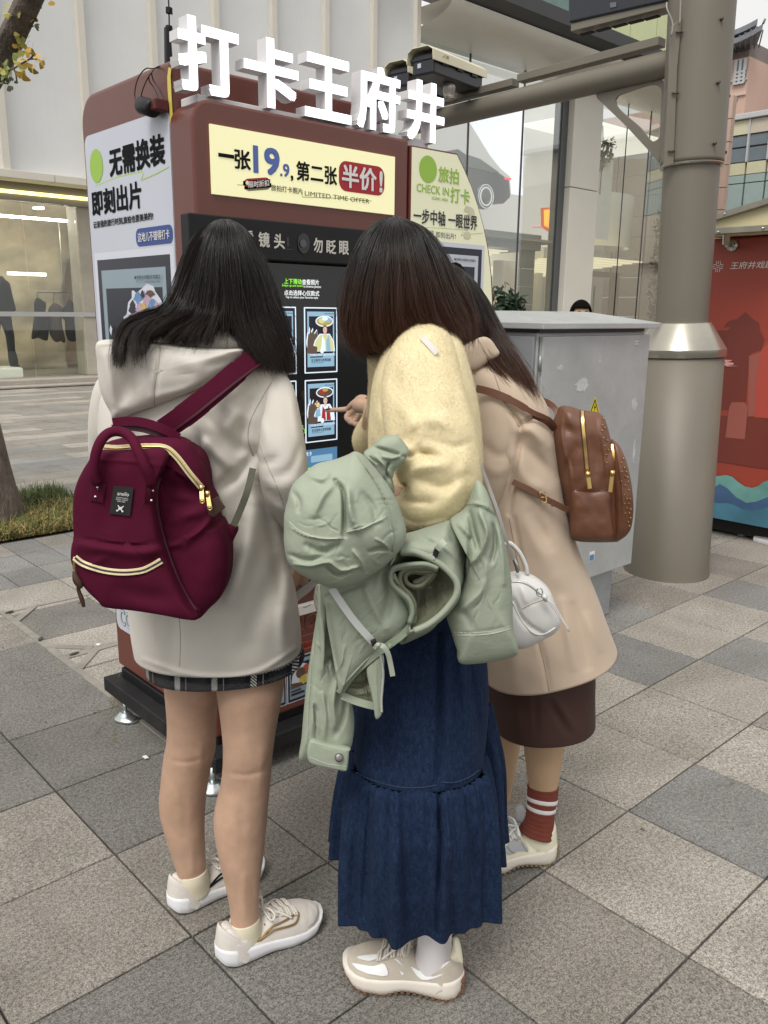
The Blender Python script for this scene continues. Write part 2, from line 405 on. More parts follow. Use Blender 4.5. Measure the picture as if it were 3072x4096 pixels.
for (hx, hy, a) in ((1.215, 3.93, 0.3), (1.20, 3.50, 0.9), (1.245, 3.25, 0.2)):
 pts = [(hx+0.022*math.cos(t)*math.cos(a)-0.009*math.sin(t)*math.sin(a), hy+0.022*math.cos(t)*math.sin(a)+0.009*math.sin(t)*math.cos(a), 0.0085) for t in np.linspace(0, 2*math.pi, 14)[:-1]]
 prism('key_hole', pts, (0, 0, 0.0012), M('key_hole_grey', (.05, .045, .04), .9) if 'key_hole_grey' not in bpy.data.materials else bpy.data.materials['key_hole_grey'], cov)  # flat dark grey ovals laid on for the key holes

# verge: soil and grass
verge = mk('verge_soil', [(-1.2, 5.25, 0.004), (2.4, 5.25, 0.004), (2.4, 6.5, 0.004), (-1.2, 6.5, 0.004)], [(0, 1, 2, 3)], SOILM); tag(verge, kind='structure')
GR = [M('grass_green', (0.055, 0.085, 0.018), 0.7, var=0.3, vscale=9), M('grass_straw', (0.36, 0.27, 0.10), 0.8, var=0.3, vscale=9), M('grass_olive', (0.13, 0.13, 0.035), 0.8, var=0.3, vscale=9)]
V = []; F = []; mi = []
r_ = random.Random(3)
for n in range(15000):
 x = r_.uniform(0.9, 2.42); y = r_.uniform(5.24, 6.48)
 if not in_view(x, y, 60): continue
 straw = (y < 5.95) or (mnoise.noise(Vector((x*3, y*3, 0))) > 0.12)
 k = r_.choices((0, 1, 2), (0.2, 0.5, 0.3) if straw else (0.75, 0.05, 0.2))[0]
 h = r_.uniform(0.03, 0.11)*(1.25 if k == 0 else 0.95); a = r_.uniform(0, 6.28); lean = r_.uniform(0.2, 1.1) if k != 1 else r_.uniform(0.6, 2.4)
 w = r_.uniform(0.0025, 0.006); dx, dy = math.cos(a), math.sin(a); s = len(V)
 z = 0.004
 for t in (0, 0.35, 0.7, 1.0):
  px = x+dx*lean*h*t*t; py = y+dy*lean*h*t*t; pz = z+h*(t-0.45*lean*0.4*t*t)
  ww = w*(1-t*0.95); V += [(px-dy*ww, py+dx*ww, pz), (px+dy*ww, py-dx*ww, pz)]
 for q in range(3): F.append((s+2*q, s+2*q+1, s+2*q+3, s+2*q+2)); mi.append(k)
g = mk('grass', V, F, GR); g.data.polygons.foreach_set('material_index', mi); tag(g, 'tufts of green and straw-dry grass round the tree foot behind the maroon backpack', 'grass', kind='stuff')

# small litter on the paving
LIT = M('litter_white', (0.7, 0.68, 0.62), 0.8, var=0.1)
WEED = M('dry_weed', (0.16, 0.14, 0.05), 0.85, var=0.3, vscale=30)
for k, (px, py, lab) in enumerate(((212, 1395, 'small white paper scrap on the pale cover stone'), (315, 1640, 'tiny white gum scrap on dark paving by the silver levelling foot'), (700, 1238, None))):
 if lab is None: continue
 c = onG(px, py); rr = random.Random(k)
 pts = [(c[0]+rr.uniform(.5, 1)*0.011*math.cos(t), c[1]+rr.uniform(.5, 1)*0.017*math.sin(t), 0.006) for t in np.linspace(0, 6.283, 9)[:-1]]
 tag(prism('paper_scrap', pts, (0, 0, 0.002), LIT), lab, 'litter')
wd = thing('weed_sprig', 'dry weed sprig with small leaves trailing beside the silver levelling foot', 'weed', tuple(onG(225, 1590)))
stems = []
for (a, b, c) in (((258, 1455, .12), (250, 1500, .07), (243, 1530, .02)), ((243, 1530, .02), (225, 1560, .012), (200, 1590, .008)), ((248, 1505, .06), (246, 1560, .02), (243, 1600, .01)), ((240, 1535, .02), (215, 1535, .015), (200, 1525, .012))):
 stems.append(tube('stem', [onG(*a[:2], a[2]), onG(*b[:2], b[2]), onG(*c[:2], c[2])], 0.0009, WEED, None, 5, 10))
join_mesh('stem', stems, wd)
rr = random.Random(5); V = []; F = []
for k in range(70):
 q = rr.choice([(200, 1590), (205, 1580), (243, 1600), (240, 1560), (245, 1510), (205, 1527), (250, 1505), (238, 1640)]); px, py = q[0]+rr.gauss(0, 7), q[1]+rr.gauss(0, 7)
 c = onG(px, py, rr.uniform(0.006, 0.03)); a = rr.uniform(0, 6.28); l = rr.uniform(.004, .011); s = len(V)
 V += [c, c+np.array([math.cos(a)*l+.002, math.sin(a)*l, .002]), c+np.array([math.cos(a)*1.4*l, math.sin(a)*1.4*l, 0.004]), c+np.array([math.cos(a)*l, math.sin(a)*l+.003, 0])]
 F.append((s, s+1, s+2, s+3))
tag(mk('foliage', V, F, WEED, wd), kind='stuff')

# ================================================================== kiosk
RED = M('kiosk_red_paint', (0.125, 0.034, 0.022), 0.42, var=0.06, vscale=2, bump=0.08, bscale=600, coat=0.2, spec=0.5)
RED_E = M('kiosk_red_edge', (0.10, 0.018, 0.016), 0.4, var=0.06)
BLK = M('kiosk_black', (0.008, 0.008, 0.009), 0.45, var=0.1, spec=.3)
BLKM = M('plinth_black_steel', (0.013, 0.013, 0.014), 0.6, spec=.3, var=0.15, vscale=8, bump=0.15, bscale=90, dirt=0.5, dirtcol=(0.06, 0.055, 0.05), dscale=9)
WHT = M('sign_white_return', (0.66, 0.65, 0.66), 0.5, var=0.02)
LED = M('letter_face_lit', (0.9, 0.9, 0.95), 0.4, var=0, emit=(0.86, 0.90, 1.0), estr=1.25)
CREAM_LIT = M('banner_lit_cream', (0.72, 0.70, 0.42), 0.35, var=0.03, vscale=1.2, emit=(0.95, 0.90, 0.52), estr=0.30)
CREAM = M('panel_cream', (0.70, 0.70, 0.50), 0.35, var=0.02, emit=(0.9, 0.9, 0.62), estr=0.10)
INK = M('ink_black', (0.008, 0.008, 0.009), 0.7, var=0, spec=.12)
INKN = M('ink_navy', (0.012, 0.014, 0.028), 0.3, var=0)
WINK = M('ink_white', (0.74, 0.74, 0.72), 0.5, var=0)
BLUE = M('ink_blue', (0.085, 0.14, 0.42), 0.5, var=0)
BLUE2 = M('pill_blue', (0.03, 0.065, 0.24), 0.45, var=0)
REDI = M('ink_crimson', (0.36, 0.010, 0.018), 0.45, var=0)
GREEN = M('ink_green', (0.30, 0.50, 0.062), 0.5, var=0)
GRNT = M('ink_green_thin', (0.42, 0.56, 0.14), 0.5, var=0)
YLW = M('yellow_tape', (0.62, 0.50, 0.10), 0.5, var=0.05)
PWHITE = M('poster_white', (0.50, 0.53, 0.60), 0.22, var=0.02, vscale=3, spec=0.5)
PWHITE2 = M('poster_card_white', (0.60, 0.62, 0.70), 0.25, var=0)
PBLUE = M('poster_pale_blue', (0.24, 0.32, 0.37), 0.3, var=0)
ORNG = M('strip_orange', (0.42, 0.07, 0.035), 0.5, var=0)
ORNL = M('line_orange', (0.55, 0.15, 0.07), 0.5, var=0)
PINKM = M('print_pink', (0.45, 0.30, 0.40), 0.5, var=0.2, vscale=60)
YEL2 = M('print_yellow', (0.55, 0.42, 0.08), 0.5, var=0.2, vscale=60)
SKYB = M('print_blue', (0.12, 0.24, 0.42), 0.5, var=0.2, vscale=60)
SKINP = M('print_skin', (0.55, 0.36, 0.27), 0.5, var=0.05)
BRNP = M('print_brown', (0.11, 0.06, 0.04), 0.5, var=0.3, vscale=80)
ZINC = M('zinc_steel', (0.55, 0.60, 0.60), 0.28, 0.9, var=0.15, vscale=20)
CH = M('screen_black', (0.008, 0.009, 0.010), 0.08, var=0, spec=0.6)
def scr(name, col, e=0.55): return M(name, tuple(c*0.3 for c in col), 0.2, var=0, emit=col, estr=e)
S_W = scr('screen_white', (0.72, 0.84, 0.95), 0.75); S_PB = scr('screen_pale_blue', (0.25, 0.42, 0.55), 0.75); S_K = scr('screen_dark', (0.012, 0.012, 0.02), 0.4)
S_G = scr('screen_green', (0.30, 0.85, 0.05), 0.8); S_Y = scr('screen_yellow', (0.62, 0.62, 0.30), 0.7); S_SK = scr('screen_skin', (0.75, 0.52, 0.42), 0.65)
S_R = scr('screen_red', (0.40, 0.04, 0.03), 0.6); S_BR = scr('screen_brown', (0.12, 0.08, 0.06), 0.6); S_BL = scr('screen_blue', (0.08, 0.20, 0.36), 0.7); S_TX = scr('screen_text', (0.80, 0.85, 0.85), 0.8)
S_GY = scr('screen_gold', (0.5, 0.38, 0.08), 0.6)

BX0, BX1, BYF, BYB, BZ0, BZ1 = 1.200, 1.975, 2.150, 2.725, 0.150, 2.045     # body
FX0, FX1, FY, FZ0, FZ1 = 1.187, 1.958, 2.030, 0.140, 1.935                 # front housing
kiosk = thing('photo_kiosk', 'tall brick-red photo booth kiosk with lit white letters on top and a touch screen', 'kiosk', (1.6, 2.4, 0))
def rprof(y0, y1, z0, z1, rf, rb, n=8):
 out = [(y0, z0)]
 for k in range(n+1): a = math.pi-math.pi/2*k/n; out.append((y0+rf+rf*math.cos(a), z1-rf+rf*math.sin(a)))
 for k in range(n+1): a = math.pi/2-math.pi/2*k/n; out.append((y1-rb+rb*math.cos(a), z1-rb+rb*math.sin(a)))
 out.append((y1, z0)); return out
body = prism('body', [(BX0, y, z) for (y, z) in rprof(BYF, BYB, BZ0, BZ1, 0.012, 0.085)], (BX1-BX0, 0, 0), RED, kiosk, bev=0.012)
for m in body.modifiers: m.segments = 3
# front housing: rounded upper corners as seen from the front
def fprof(x0, x1, z0, z1, r, n=8):
 return [(u, w) for (u, w) in ([(x0, z0)]+[(x0+r+r*math.cos(math.pi-math.pi/2*k/n), z1-r+r*math.sin(math.pi-math.pi/2*k/n)) for k in range(n+1)]+[(x1, z1)]+[(x1, z0)])]
fh = prism('front_housing', [(u, FY, w) for (u, w) in fprof(FX0, FX1, FZ0, FZ1, 0.055)], (0, BYF-FY-0.001, 0), RED, kiosk, bev=0.008)
KU, KW, KN = (1, 0, 0), (0, 0, 1), (0, -1, 0); KO = (0, FY, 0)
def c_banner(x, y): return ((640+.66305*x)/S, (340+.66305*y)/S)
def c_top(x, y): return ((640+.72332*x)/S, .72332*y/S)
def c_scr(x, y): return ((1000+.49710*x)/S, (780+.49710*y)/S)
def c_pan(x, y): return ((1580+.31646*x)/S, (560+.31646*y)/S)
def c_post(x, y): return ((280+.36166*x)/S, (200+.36166*y)/S)
def c_post2(x, y): return ((280+.36166*x)/S, (960+.36166*y)/S)
def c_low(x, y): return ((1100+.45198*x)/S, (2200+.45198*y)/S)
def c_bot(x, y): return ((380+.54250*x)/S, (2400+.54250*y)/S)
def fr(c, Y, L, R, T, B):
 return (onY(*c(*L), Y)[0], onY(*c(*R), Y)[0], onY(*c(*B), Y)[2], onY(*c(*T), Y)[2])
# light box banner
a = fr(c_banner, FY, (300, 400), (1408, 600), (300, 236), (312, 658)); b0 = a
lb = box('light_panel', a[0], a[1], FY-0.006, FY+0.01, a[2], a[3], CREAM_LIT, kiosk)
BO = (0, FY-0.006, 0)
def bt(s, L, R, T, B, mat, bold=0.03, lift=0.0015, **k): return text('lettering', s, BO, KU, KW, KN, fr(c_banner, FY-0.006, L, R, T, B), mat, lb, bold, lift=lift, **k)
bt('一', (350, 430), (446, 430), (350, 408), (350, 432), INK, 0.02)
bt('张', (447, 450), (545, 450), (470, 388), (470, 508), INK)
bt('19', (560, 450), (720, 450), (570, 362), (600, 536), BLUE, 0.035)
bt('.9', (722, 500), (779, 500), (760, 476), (760, 556), BLUE, 0.03)
bt(',', (786, 560), (803, 560), (795, 546), (795, 580), INK, 0.03)
bt('第二张', (820, 500), (1066, 500), (1040, 490), (1040, 605), INK)
q = fr(c_banner, FY-0.006, (1078, 560), (1353, 560), (1110, 457), (1110, 640))
flats('price_tag', BO, KU, KW, KN, [(rrect(*q, 0.028), REDI)], lb, 0.001)
bt('半价', (1094, 560), (1303, 560), (1130, 480), (1130, 622), WINK, 0.03, 0.0025); bt('!', (1320, 560), (1340, 560), (1330, 520), (1330, 650), WINK, 0.035, 0.0025)
q = fr(c_banner, FY-0.006, (500, 600), (664, 600), (560, 575), (560, 625)); sl = 0.010
pill = [(u, w+0.16*(u-q[0])) for (u, w) in rrect(*q, 0.016)]
hole = ell(q[0]+0.013, (q[2]+q[3])/2+0.002, 0.0055, 0.0055, 12)
shadow = [(u+0.004, w-0.010) for (u, w) in pill]
flats('discount_tag', BO, KU, KW, KN, [(shadow, M('print_shadow', (0.2, 0.19, 0.12), 0.5, var=0)), (pill, REDI), (hole, CREAM)], lb, 0.0006)
bt('限时折扣', (530, 600), (655, 600), (560, 572), (560, 612), WINK, 0.02, 0.0025, slant=0.012)
bt('旅拍打卡照片', (668, 620), (858, 640), (690, 602), (690, 640), INK, 0.012)
bt('LIMITED TIME OFFER', (872, 650), (1262, 690), (880, 640), (880, 668), INK, -0.005)
L1 = [(465, 602), (535, 606)]; L2 = [(860, 640), (858, 676), (1100, 684), (1276, 700)]
lay = []
for Lx in (L1, L2):
 p = [(onY(*c_banner(*t), FY-0.006)[0], onY(*c_banner(*t), FY-0.006)[2]) for t in Lx]; lay += [(s_, GRNT) for s_ in stroke2d(p, 0.0022)]
flats('underline', BO, KU, KW, KN, lay, lb, 0.00012)
# white light ledge and the five letters
LY = 2.060
a = fr(c_top, LY, (207, 540), (1483, 800), (210, 517), (210, 585))
ledge = box('letter_ledge', a[0], a[1], LY, BYF-0.003, a[3]-0.032, a[3], WHT, kiosk, bev=0.003)
LL_ = 2.034
for (s, L, R, T_, B_) in (('打', (102, 320), (435, 190), (180, 85), (350, 540)), ('卡', (465, 360), (767, 420), (590, 203), (630, 600)), ('王', (803, 640), (1059, 670), (830, 285), (1050, 690)),
      ('府', (1092, 680), (1330, 470), (1215, 370), (1270, 738)), ('井', (1365, 740), (1573, 670), (1420, 435), (1510, 795))):
 q = fr(c_top, LL_, L, R, T_, B_)
 w = 0.044
 text('letter', s, (0, LL_+w, 0), KU, KW, KN, (q[0], q[1], q[2], q[3]), LED, kiosk, 0.036, ext=w, lift=0, side=WHT)
# black header and touch screen
SY = 1.985
a = fr(c_scr, SY, (0, 0), (905, 300), (0, 185), (0, 525)); hx0 = onY(754/S, 860/S, SY)[0]
hz1 = onY(*c_scr(0, 188), SY)[2]; hz0 = onY(*c_scr(150, 527), SY)[2]; hx1 = 1.860
box('header_panel', hx0, hx1, SY, FY-0.001, hz0, hz1, BLK, kiosk, bev=0.004)
HO = (0, SY, 0)
GREYTX = M('header_text', (0.55, 0.53, 0.48), 0.6, var=0)
hd = [o for o in bpy.data.objects if o.name == 'header_panel'][0]
for s, L, R, T_, B_ in (('看', -58, 25, (30, 290), (30, 400)), ('镜', 66, 156, (100, 297), (100, 420)), ('头', 190, 276, (232, 312), (232, 434)), ('勿', 508, 582, (545, 345), (545, 465)), ('眨', 612, 690, (650, 362), (650, 475)), ('眼', 714, 792, (750, 369), (750, 482))):
 text('lettering', s, HO, KU, KW, KN, fr(c_scr, SY, (L, 380), (R, 380), T_, B_), GREYTX, hd, 0.028)
q = fr(c_scr, SY, (380, 390), (476, 390), (428, 307), (428, 476)); cu, cw = (q[0]+q[1])/2, (q[2]+q[3])/2
o = prism('lens_window', [(u, SY-0.003, w) for (u, w) in ell(cu, cw, (q[1]-q[0])/2, (q[3]-q[2])/2, 28)], (0, 0.006, 0), CH, hd, bev=0.001)
o = prism('lens', [(u, SY-0.006, w) for (u, w) in ell(cu-0.004, cw, 0.011, 0.011, 20)], (0, 0.004, 0), M('lens_glass', (0.02, 0.022, 0.03), 0.05, var=0, coat=1), hd)
q = fr(c_scr, SY, (296, 380), (312, 380), (304, 338), (304, 418))
flats('mark', HO, KU, KW, KN, [(rrect(*q, 0.003), CH), (rrect(onY(*c_scr(275, 437), SY)[0], onY(*c_scr(340, 437), SY)[0], onY(*c_scr(300, 441), SY)[2], onY(*c_scr(300, 433), SY)[2]), CH)], hd)
TY = 2.000
scz0 = 0.62
screen = box('touch_screen', hx0+0.02, 1.800, TY, FY-0.001, scz0, hz0-0.003, CH, kiosk, bev=0.002)
boxes('screen_bezel', [(hx0, hx0+0.02, SY+0.004, FY-0.001, scz0-0.02, hz0-0.002), (1.800, hx1, SY+0.002, FY-0.001, scz0-0.02, hz0-0.002), (hx0+0.02, 1.800, SY+0.004, FY-0.001, scz0-0.02, scz0)], BLK, kiosk, 0.003)
box('side_light', hx1+0.002, FX1-0.012, FY-0.010, FY+0.005, 0.62, 1.38, M('white_lightstrip', (0.8, 0.8, 0.8), 0.4, var=0, emit=(0.95, 0.97, 1.0), estr=0.75), kiosk)
TO = (0, TY, 0)
def st(s, L, R, T_, B_, mat, bold=0.0): return text('lettering', s, TO, KU, KW, KN, fr(c_scr, TY, L, R, T_, B_), mat, screen, bold)
st('上下滑动', (272, 700), (413, 700), (300, 672), (300, 715), S_G, 0.02); st('查看照片', (416, 700), (552, 700), (480, 680), (480, 724), S_TX, 0.015)
st('Swipe up and down', (255, 730), (421, 730), (300, 717), (300, 742), S_G, 0.01); st('to browse photos', (427, 740), (568, 740), (500, 727), (500, 752), S_TX, 0.01)
st('点击选择心仪款式', (272, 790), (555, 790), (300, 764), (300, 807), S_TX, 0.015); st('Tap to select your favorite style', (283, 822), (545, 830), (300, 811), (300, 835), S_TX, 0.01)
def card(L, R, T_, B_, kind, Y=TY, parent=None, mats=None, nm='photo_card'):
 """one poster card: white edge, dark frame, pale field, dark photograph, cut-out figure"""
 W_, K_, P_, D_ = mats or (S_W, S_K, S_PB, S_K)
 x0_, x1_ = onY(*c_scr(*L), Y)[0], onY(*c_scr(*R), Y)[0]; z1_, z0_ = onY(*c_scr(*T_), Y)[2], onY(*c_scr(*B_), Y)[2]
 w, h = x1_-x0_, z1_-z0_
 P = lambda pts: [(x0_+w*u, z0_+h*v) for (u, v) in pts]
 lay = [(rrect(x0_, x1_, z0_, z1_, 0.002), W_), (P(rrect(.035, .965, .018, .982)), K_), (P(rrect(.09, .90, .095, .935)), P_), (P(rrect(.14, .86, .30, .865)), D_)]
 if kind in (1, 2):
  hat, hat2, dress = (S_Y, S_GY, S_Y) if kind == 1 else (S_R, S_BR, S_R)
  castle = [(.06, .47), (.10, .62), (.13, .60), (.16, .70), (.20, .62), (.26, .68), (.30, .60), (.38, .66), (.42, .55), (.44, .42), (.30, .30), (.08, .38)]
  lay += [(P([(u*1.0-.01, v+.012) for (u, v) in castle]), S_W), (P([(u*.9+.03, v*.94+.03) for (u, v) in castle]), S_BR)]
  lay += [(P(ell(.60, .79, .27, .085, 24)), S_W), (P(ell(.60, .79, .24, .066, 24)), hat2), (P(ell(.52, .80, .10, .04, 14)), hat), (P(ell(.70, .81, .10, .035, 14)), S_PB if kind == 1 else S_BR), (P(ell(.61, .83, .09, .03, 12)), S_W if kind == 1 else S_GY)]
  lay += [(P([(.20, .33), (.30, .50), (.44, .60), (.75, .60), (.88, .48), (.91, .33)]), S_W), (P([(.24, .335), (.33, .50), (.46, .585), (.74, .585), (.85, .48), (.88, .335)]), dress if kind == 1 else S_W)]
  lay += [(P([(.48, .335), (.52, .58), (.60, .50), (.62, .335)]), S_W if kind == 1 else S_R), (P([(.64, .335), (.64, .50), (.72, .58), (.78, .335)]), S_PB if kind == 1 else S_R)]
  lay += [(P(ell(.60, .67, .075, .062, 18)), S_BR), (P(ell(.60, .655, .058, .055, 18)), S_SK), (P([(.57, .60), (.63, .60), (.64, .57), (.56, .57)]), S_SK), (P(ell(.58, .662, .010, .006, 6)), S_K), (P(ell(.625, .662, .010, .006, 6)), S_K), (P(ell(.60, .632, .016, .006, 6)), S_R)]
  lay += [(P([(.03, .31), (.07, .45), (.36, .40), (.34, .29)]), S_BR), (P(ell(.50, .34, .055, .04, 12)), S_W)]
  if kind == 2: lay += [(P(ell(.36, .60, .075, .055, 16)), S_R), (P(ell(.36, .60, .055, .040, 16)), S_Y), (P([(.26, .40), (.30, .52), (.42, .55), (.44, .42)]), S_PB)]
 if kind == 3:
  lay += [(P([(.50, .30), (.52, .52), (.66, .60), (.80, .57), (.95, .40), (.97, .31)]), S_W), (P([(.55, .31), (.56, .50), (.67, .57), (.78, .54), (.91, .39), (.92, .31)]), S_BL), (P(ell(.62, .68, .12, .10, 18)), S_W), (P(ell(.60, .70, .09, .08, 16)), S_BR)]
 lay += [(P(rrect(.14, .52, .24, .258)), S_K)]
 o = flats(nm, (0, Y, 0), KU, KW, KN, lay, parent if parent else kiosk, 0.00022)
 def tx(s, u0, u1, v0, v1, m_, bold=0.02):
  t = text('lettering', s, (0, Y, 0), KU, KW, KN, (x0_+w*u0, x0_+w*u1, z0_+h*v0, z0_+h*v1), m_, o, bold, lift=0.0105); return t
 if kind:
  tx('在王府井与世界同框', .14, .73, .175, .225, S_K if mats is None else K_); tx('FRAME THE WORLD', .14, .50, .155, .168, S_K if mats is None else K_, 0.01); tx('付费打印 请勿拍照', .10, .86, .265, .300, S_W if mats is None else W_, 0.0)
  tx('●世界与中国的文化窗口', .55, .83, .895, .915, S_K if mats is None else K_, 0.01)
 return o
card((435, 1100), (702, 1100), (436, 902), (440, 1437), 1); card((442, 1700), (702, 1700), (445, 1490), (445, 1998), 2)
card((108, 1100), (372, 1100), (215, 897), (372, 1440), 3); card((112, 1700), (376, 1700), (375, 1492), (376, 2010), 3)
x0_, x1_ = onY(*c_scr(445, 2100), TY)[0], onY(*c_scr(700, 2100), TY)[0]; zt = onY(*c_scr(445, 2055), TY)[2]
flats('photo_card', TO, KU, KW, KN, [(rrect(x0_, x1_, zt-0.16, zt), S_BL), (rrect(x0_, x1_, zt-0.16, zt-0.055), S_G), (rrect(x0_+.02, x1_-.02, zt-0.04, zt-0.02, .004), S_PB)], kiosk)
st('9.9', (452, 2080), (492, 2080), (470, 2068), (470, 2100), S_TX, 0.0)
q = fr(c_scr, TY, (408, 1885), (440, 1885), (420, 1855), (420, 1922))
hp = [(q[0]+(q[1]-q[0])*u, q[2]+(q[3]-q[2])*v) for (u, v) in ((0, .1), (.2, .45), (.35, 1), (.55, 1), (.5, .6), (.95, .55), (1, .1), (.5, 0), (0, .1))]
flats('hand_icon', TO, KU, KW, KN, [(s_, S_G) for s_ in stroke2d(hp, 0.0015)], screen, 0.0001)
st('上划', (410, 1967), (436, 1967), (420, 1957), (420, 1977), S_TX)
# right wing panel with curved edge
PY = 2.026
outer = [(150, 50), (790, 165), (890, 375), (980, 600), (1062, 850), (1132, 1110), (1190, 1400), (1225, 1700), (1245, 2000), (1252, 2200)]
inner = [(212, 88), (772, 190), (868, 392), (955, 600), (1038, 850), (1108, 1110), (1164, 1400), (1198, 1700), (1214, 2000), (1218, 2200)]
op = [onY(*c_pan(*p), PY) for p in outer]; ip = [onY(*c_pan(*p), PY) for p in inner]
op = [(p[0], p[2]) for p in op]+[(2.425, 0.85), (2.425, 0.14), (op[0][0], 0.14)]; ip = [(p[0], p[2]) for p in ip]+[(2.405, 0.85), (2.405, 0.20), (ip[0][0], 0.20)]
op[-1] = (1.962, 0.14); op[0] = (1.962, op[0][1])
wing = prism('wing_panel', [(u, PY, w) for (u, w) in op], (0, 0.10, 0), RED_E, kiosk, bev=0.004)
WO = (0, PY, 0)
wp = prism('wing_poster', [(u, PY-0.004, w) for (u, w) in ip], (0, 0.0035, 0), CREAM, kiosk); WO = (0, PY-0.004, 0)
def wt(s, L, R, T_, B_, mat, bold=0.02, **k): return text('lettering', s, WO, KU, KW, KN, fr(c_pan, PY-0.004, L, R, T_, B_), mat, wp, bold, **k)
q = fr(c_pan, PY-.004, (302, 370), (528, 370), (415, 196), (415, 544)); flats('dot', WO, KU, KW, KN, [(ell((q[0]+q[1])/2, (q[2]+q[3])/2, (q[1]-q[0])/2, (q[3]-q[2])/2, 36), GREEN)], wp, 0.001)
wt('旅拍', (545, 450), (805, 450), (590, 335), (590, 535), GREEN, 0.02); wt('CHECK IN', (270, 600), (680, 620), (300, 548), (300, 655), GREEN, 0.012); wt('SCENIC AREA', (463, 740), (668, 760), (480, 715), (480, 752), GREEN, 0.015)
wt('打卡', (697, 700), (942, 700), (740, 597), (740, 795), GREEN, 0.02)
wt('一步中轴', (230, 950), (632, 1000), (400, 875), (400, 1068), INKN, 0.022); wt('一眼世界', (670, 1000), (1036, 1050), (810, 932), (810, 1120), INKN, 0.022)
wt('无需换装', (262, 1180), (490, 1180), (470, 1140), (470, 1212), INKN, 0.0); wt('即刻出片!', (514, 1200), (765, 1200), (540, 1157), (540, 1236), INKN, 0.0)
swirl = [(onY(*c_pan(*t), PY)[0], onY(*c_pan(*t), PY)[2]) for t in [(330, 1105), (600, 1118), (840, 1138), (850, 1165), (820, 1210), (960, 1190), (1095, 1178)]]
flats('underline', WO, KU, KW, KN, [(s_, GREEN) for s_ in stroke2d(swirl, 0.0016)], wp, 0.00008)
q = fr(c_pan, PY-.004, (862, 1000), (1005, 1000), (930, 836), (930, 1260)); cu, cw = (q[0]+q[1])/2, (q[2]+q[3])/2
ghost = M('ghost_question', (0.60, 0.57, 0.40), 0.5, var=0)
text('lettering', '?', WO, KU, KW, KN, q, ghost, wp, 0.03, lift=0.0004)
X_ = lambda x, y: (onY(*c_pan(x, y), PY-.004)[0], onY(*c_pan(x, y), PY-.004)[2])
xl = ip[0][0]+0.015; zt = X_(1125, 1335)[1]
lay = [(rrect(xl, X_(1130, 1400)[0], 0.74, zt), PWHITE2), (rrect(xl+.02, X_(1096, 1400)[0], 0.78, X_(1096, 1388)[1]), INKN), (rrect(xl+.045, X_(1048, 1500)[0], 0.82, X_(1046, 1470)[1]), PWHITE), (rrect(xl+.07, X_(1000, 1650)[0], 0.87, X_(998, 1608)[1]), INKN)]
hd_ = [X_(x, y) for (x, y) in ((660, 1560), (720, 1560), (770, 1610), (795, 1680), (795, 1720), (760, 1800), (600, 1900), (560, 1700))]; hd2 = [X_(x, y) for (x, y) in ((660, 1590), (710, 1600), (755, 1650), (770, 1710), (740, 1800), (600, 1890), (580, 1700))]
lay += [(hd_, PWHITE2), (hd2, YEL2)]
flats('photo_print', WO, KU, KW, KN, lay, wp, 0.0006)
wt('●世界与中国的文化窗口', (740, 1510), (1010, 1530), (800, 1495), (800, 1527), INKN, 0.01, lift=0.004)
u0 = X_(1145, 2060)[0]; u1 = X_(1182, 2060)[0]; zz = X_(1160, 2040)[1]
text('lettering', 'PHOTO', WO, (0, 0, -1), (1, 0, 0), KN, (-zz, -zz+0.115, u0, u1), RED_E, wp, 0.0)
# left side poster
XL = BX0-0.004
LU, LW, LN = (0, -1, 0), (0, 0, 1), (-1, 0, 0); LO = (XL, 0, 0)
def lr(c, L, R, T_, B_):
 return (-onX(*c(*L), XL)[1], -onX(*c(*R), XL)[1], onX(*c(*B_), XL)[2], onX(*c(*T_), XL)[2])
a = lr(c_post, (165, 1100), (1100, 900), (600, 812), (600, 812)); pz1 = a[3]
pz0 = onX(*c_bot(270, 262), XL)[2]
po = prism('side_poster', [(XL, -u, w) for (u, w) in rrect(a[0], a[1], pz0, pz1, 0.028)], (0.0035, 0, 0), PWHITE, kiosk)
def lt(c, s, L, R, T_, B_, mat, bold=0.025, **k): return text('lettering', s, LO, LU, LW, LN, lr(c, L, R, T_, B_), mat, po, bold, **k)
q = lr(c_post, (222, 1280), (366, 1280), (293, 1093), (293, 1472)); flats('dot', LO, LU, LW, LN, [(ell((q[0]+q[1])/2, (q[2]+q[3])/2, (q[1]-q[0])/2, (q[3]-q[2])/2, 36), GREEN)], po, 0.001)
lt(c_post, '无需换装', (435, 1200), (1056, 1200), (490, 1078), (490, 1400), INK, 0.035)
lt(c_post, '即刻出片', (245, 1700), (798, 1700), (300, 1550), (300, 1835), INK, 0.035)
lt(c_post, '记录我的旅行时刻,旅拍也要美美的!', (262, 1930), (926, 1880), (280, 1895), (280, 1975), INK, 0.02)
q = lr(c_post, (732, 2060), (1141, 2060), (1000, 1943), (780, 2172))
flats('pill', LO, LU, LW, LN, [(rrect(q[0], q[1], q[2], q[3], 0.02), BLUE2)], po, 0.001)
lt(c_post, '这地儿不错得打卡', (760, 2060), (1112, 2060), (780, 2020), (780, 2125), WINK, 0.01, lift=0.003)
zg = [(-onX(*c_post(*t), XL)[1], onX(*c_post(*t), XL)[2]) for t in [(278, 1505), (540, 1400), (800, 1345), (812, 1370), (785, 1440), (950, 1370), (1092, 1292)]]
flats('underline', LO, LU, LW, LN, [(s_, GRNT) for s_ in stroke2d(zg, 0.0035)], po, 0.00012)
Xp = lambda x, y, c=c_post2: (-onX(*c(x, y), XL)[1], onX(*c(x, y), XL)[2])
def lrect(x0_, x1_, yt, zb, xt): return rrect(Xp(x0_, yt)[0], Xp(x1_, yt)[0], zb, Xp(xt, yt)[1])
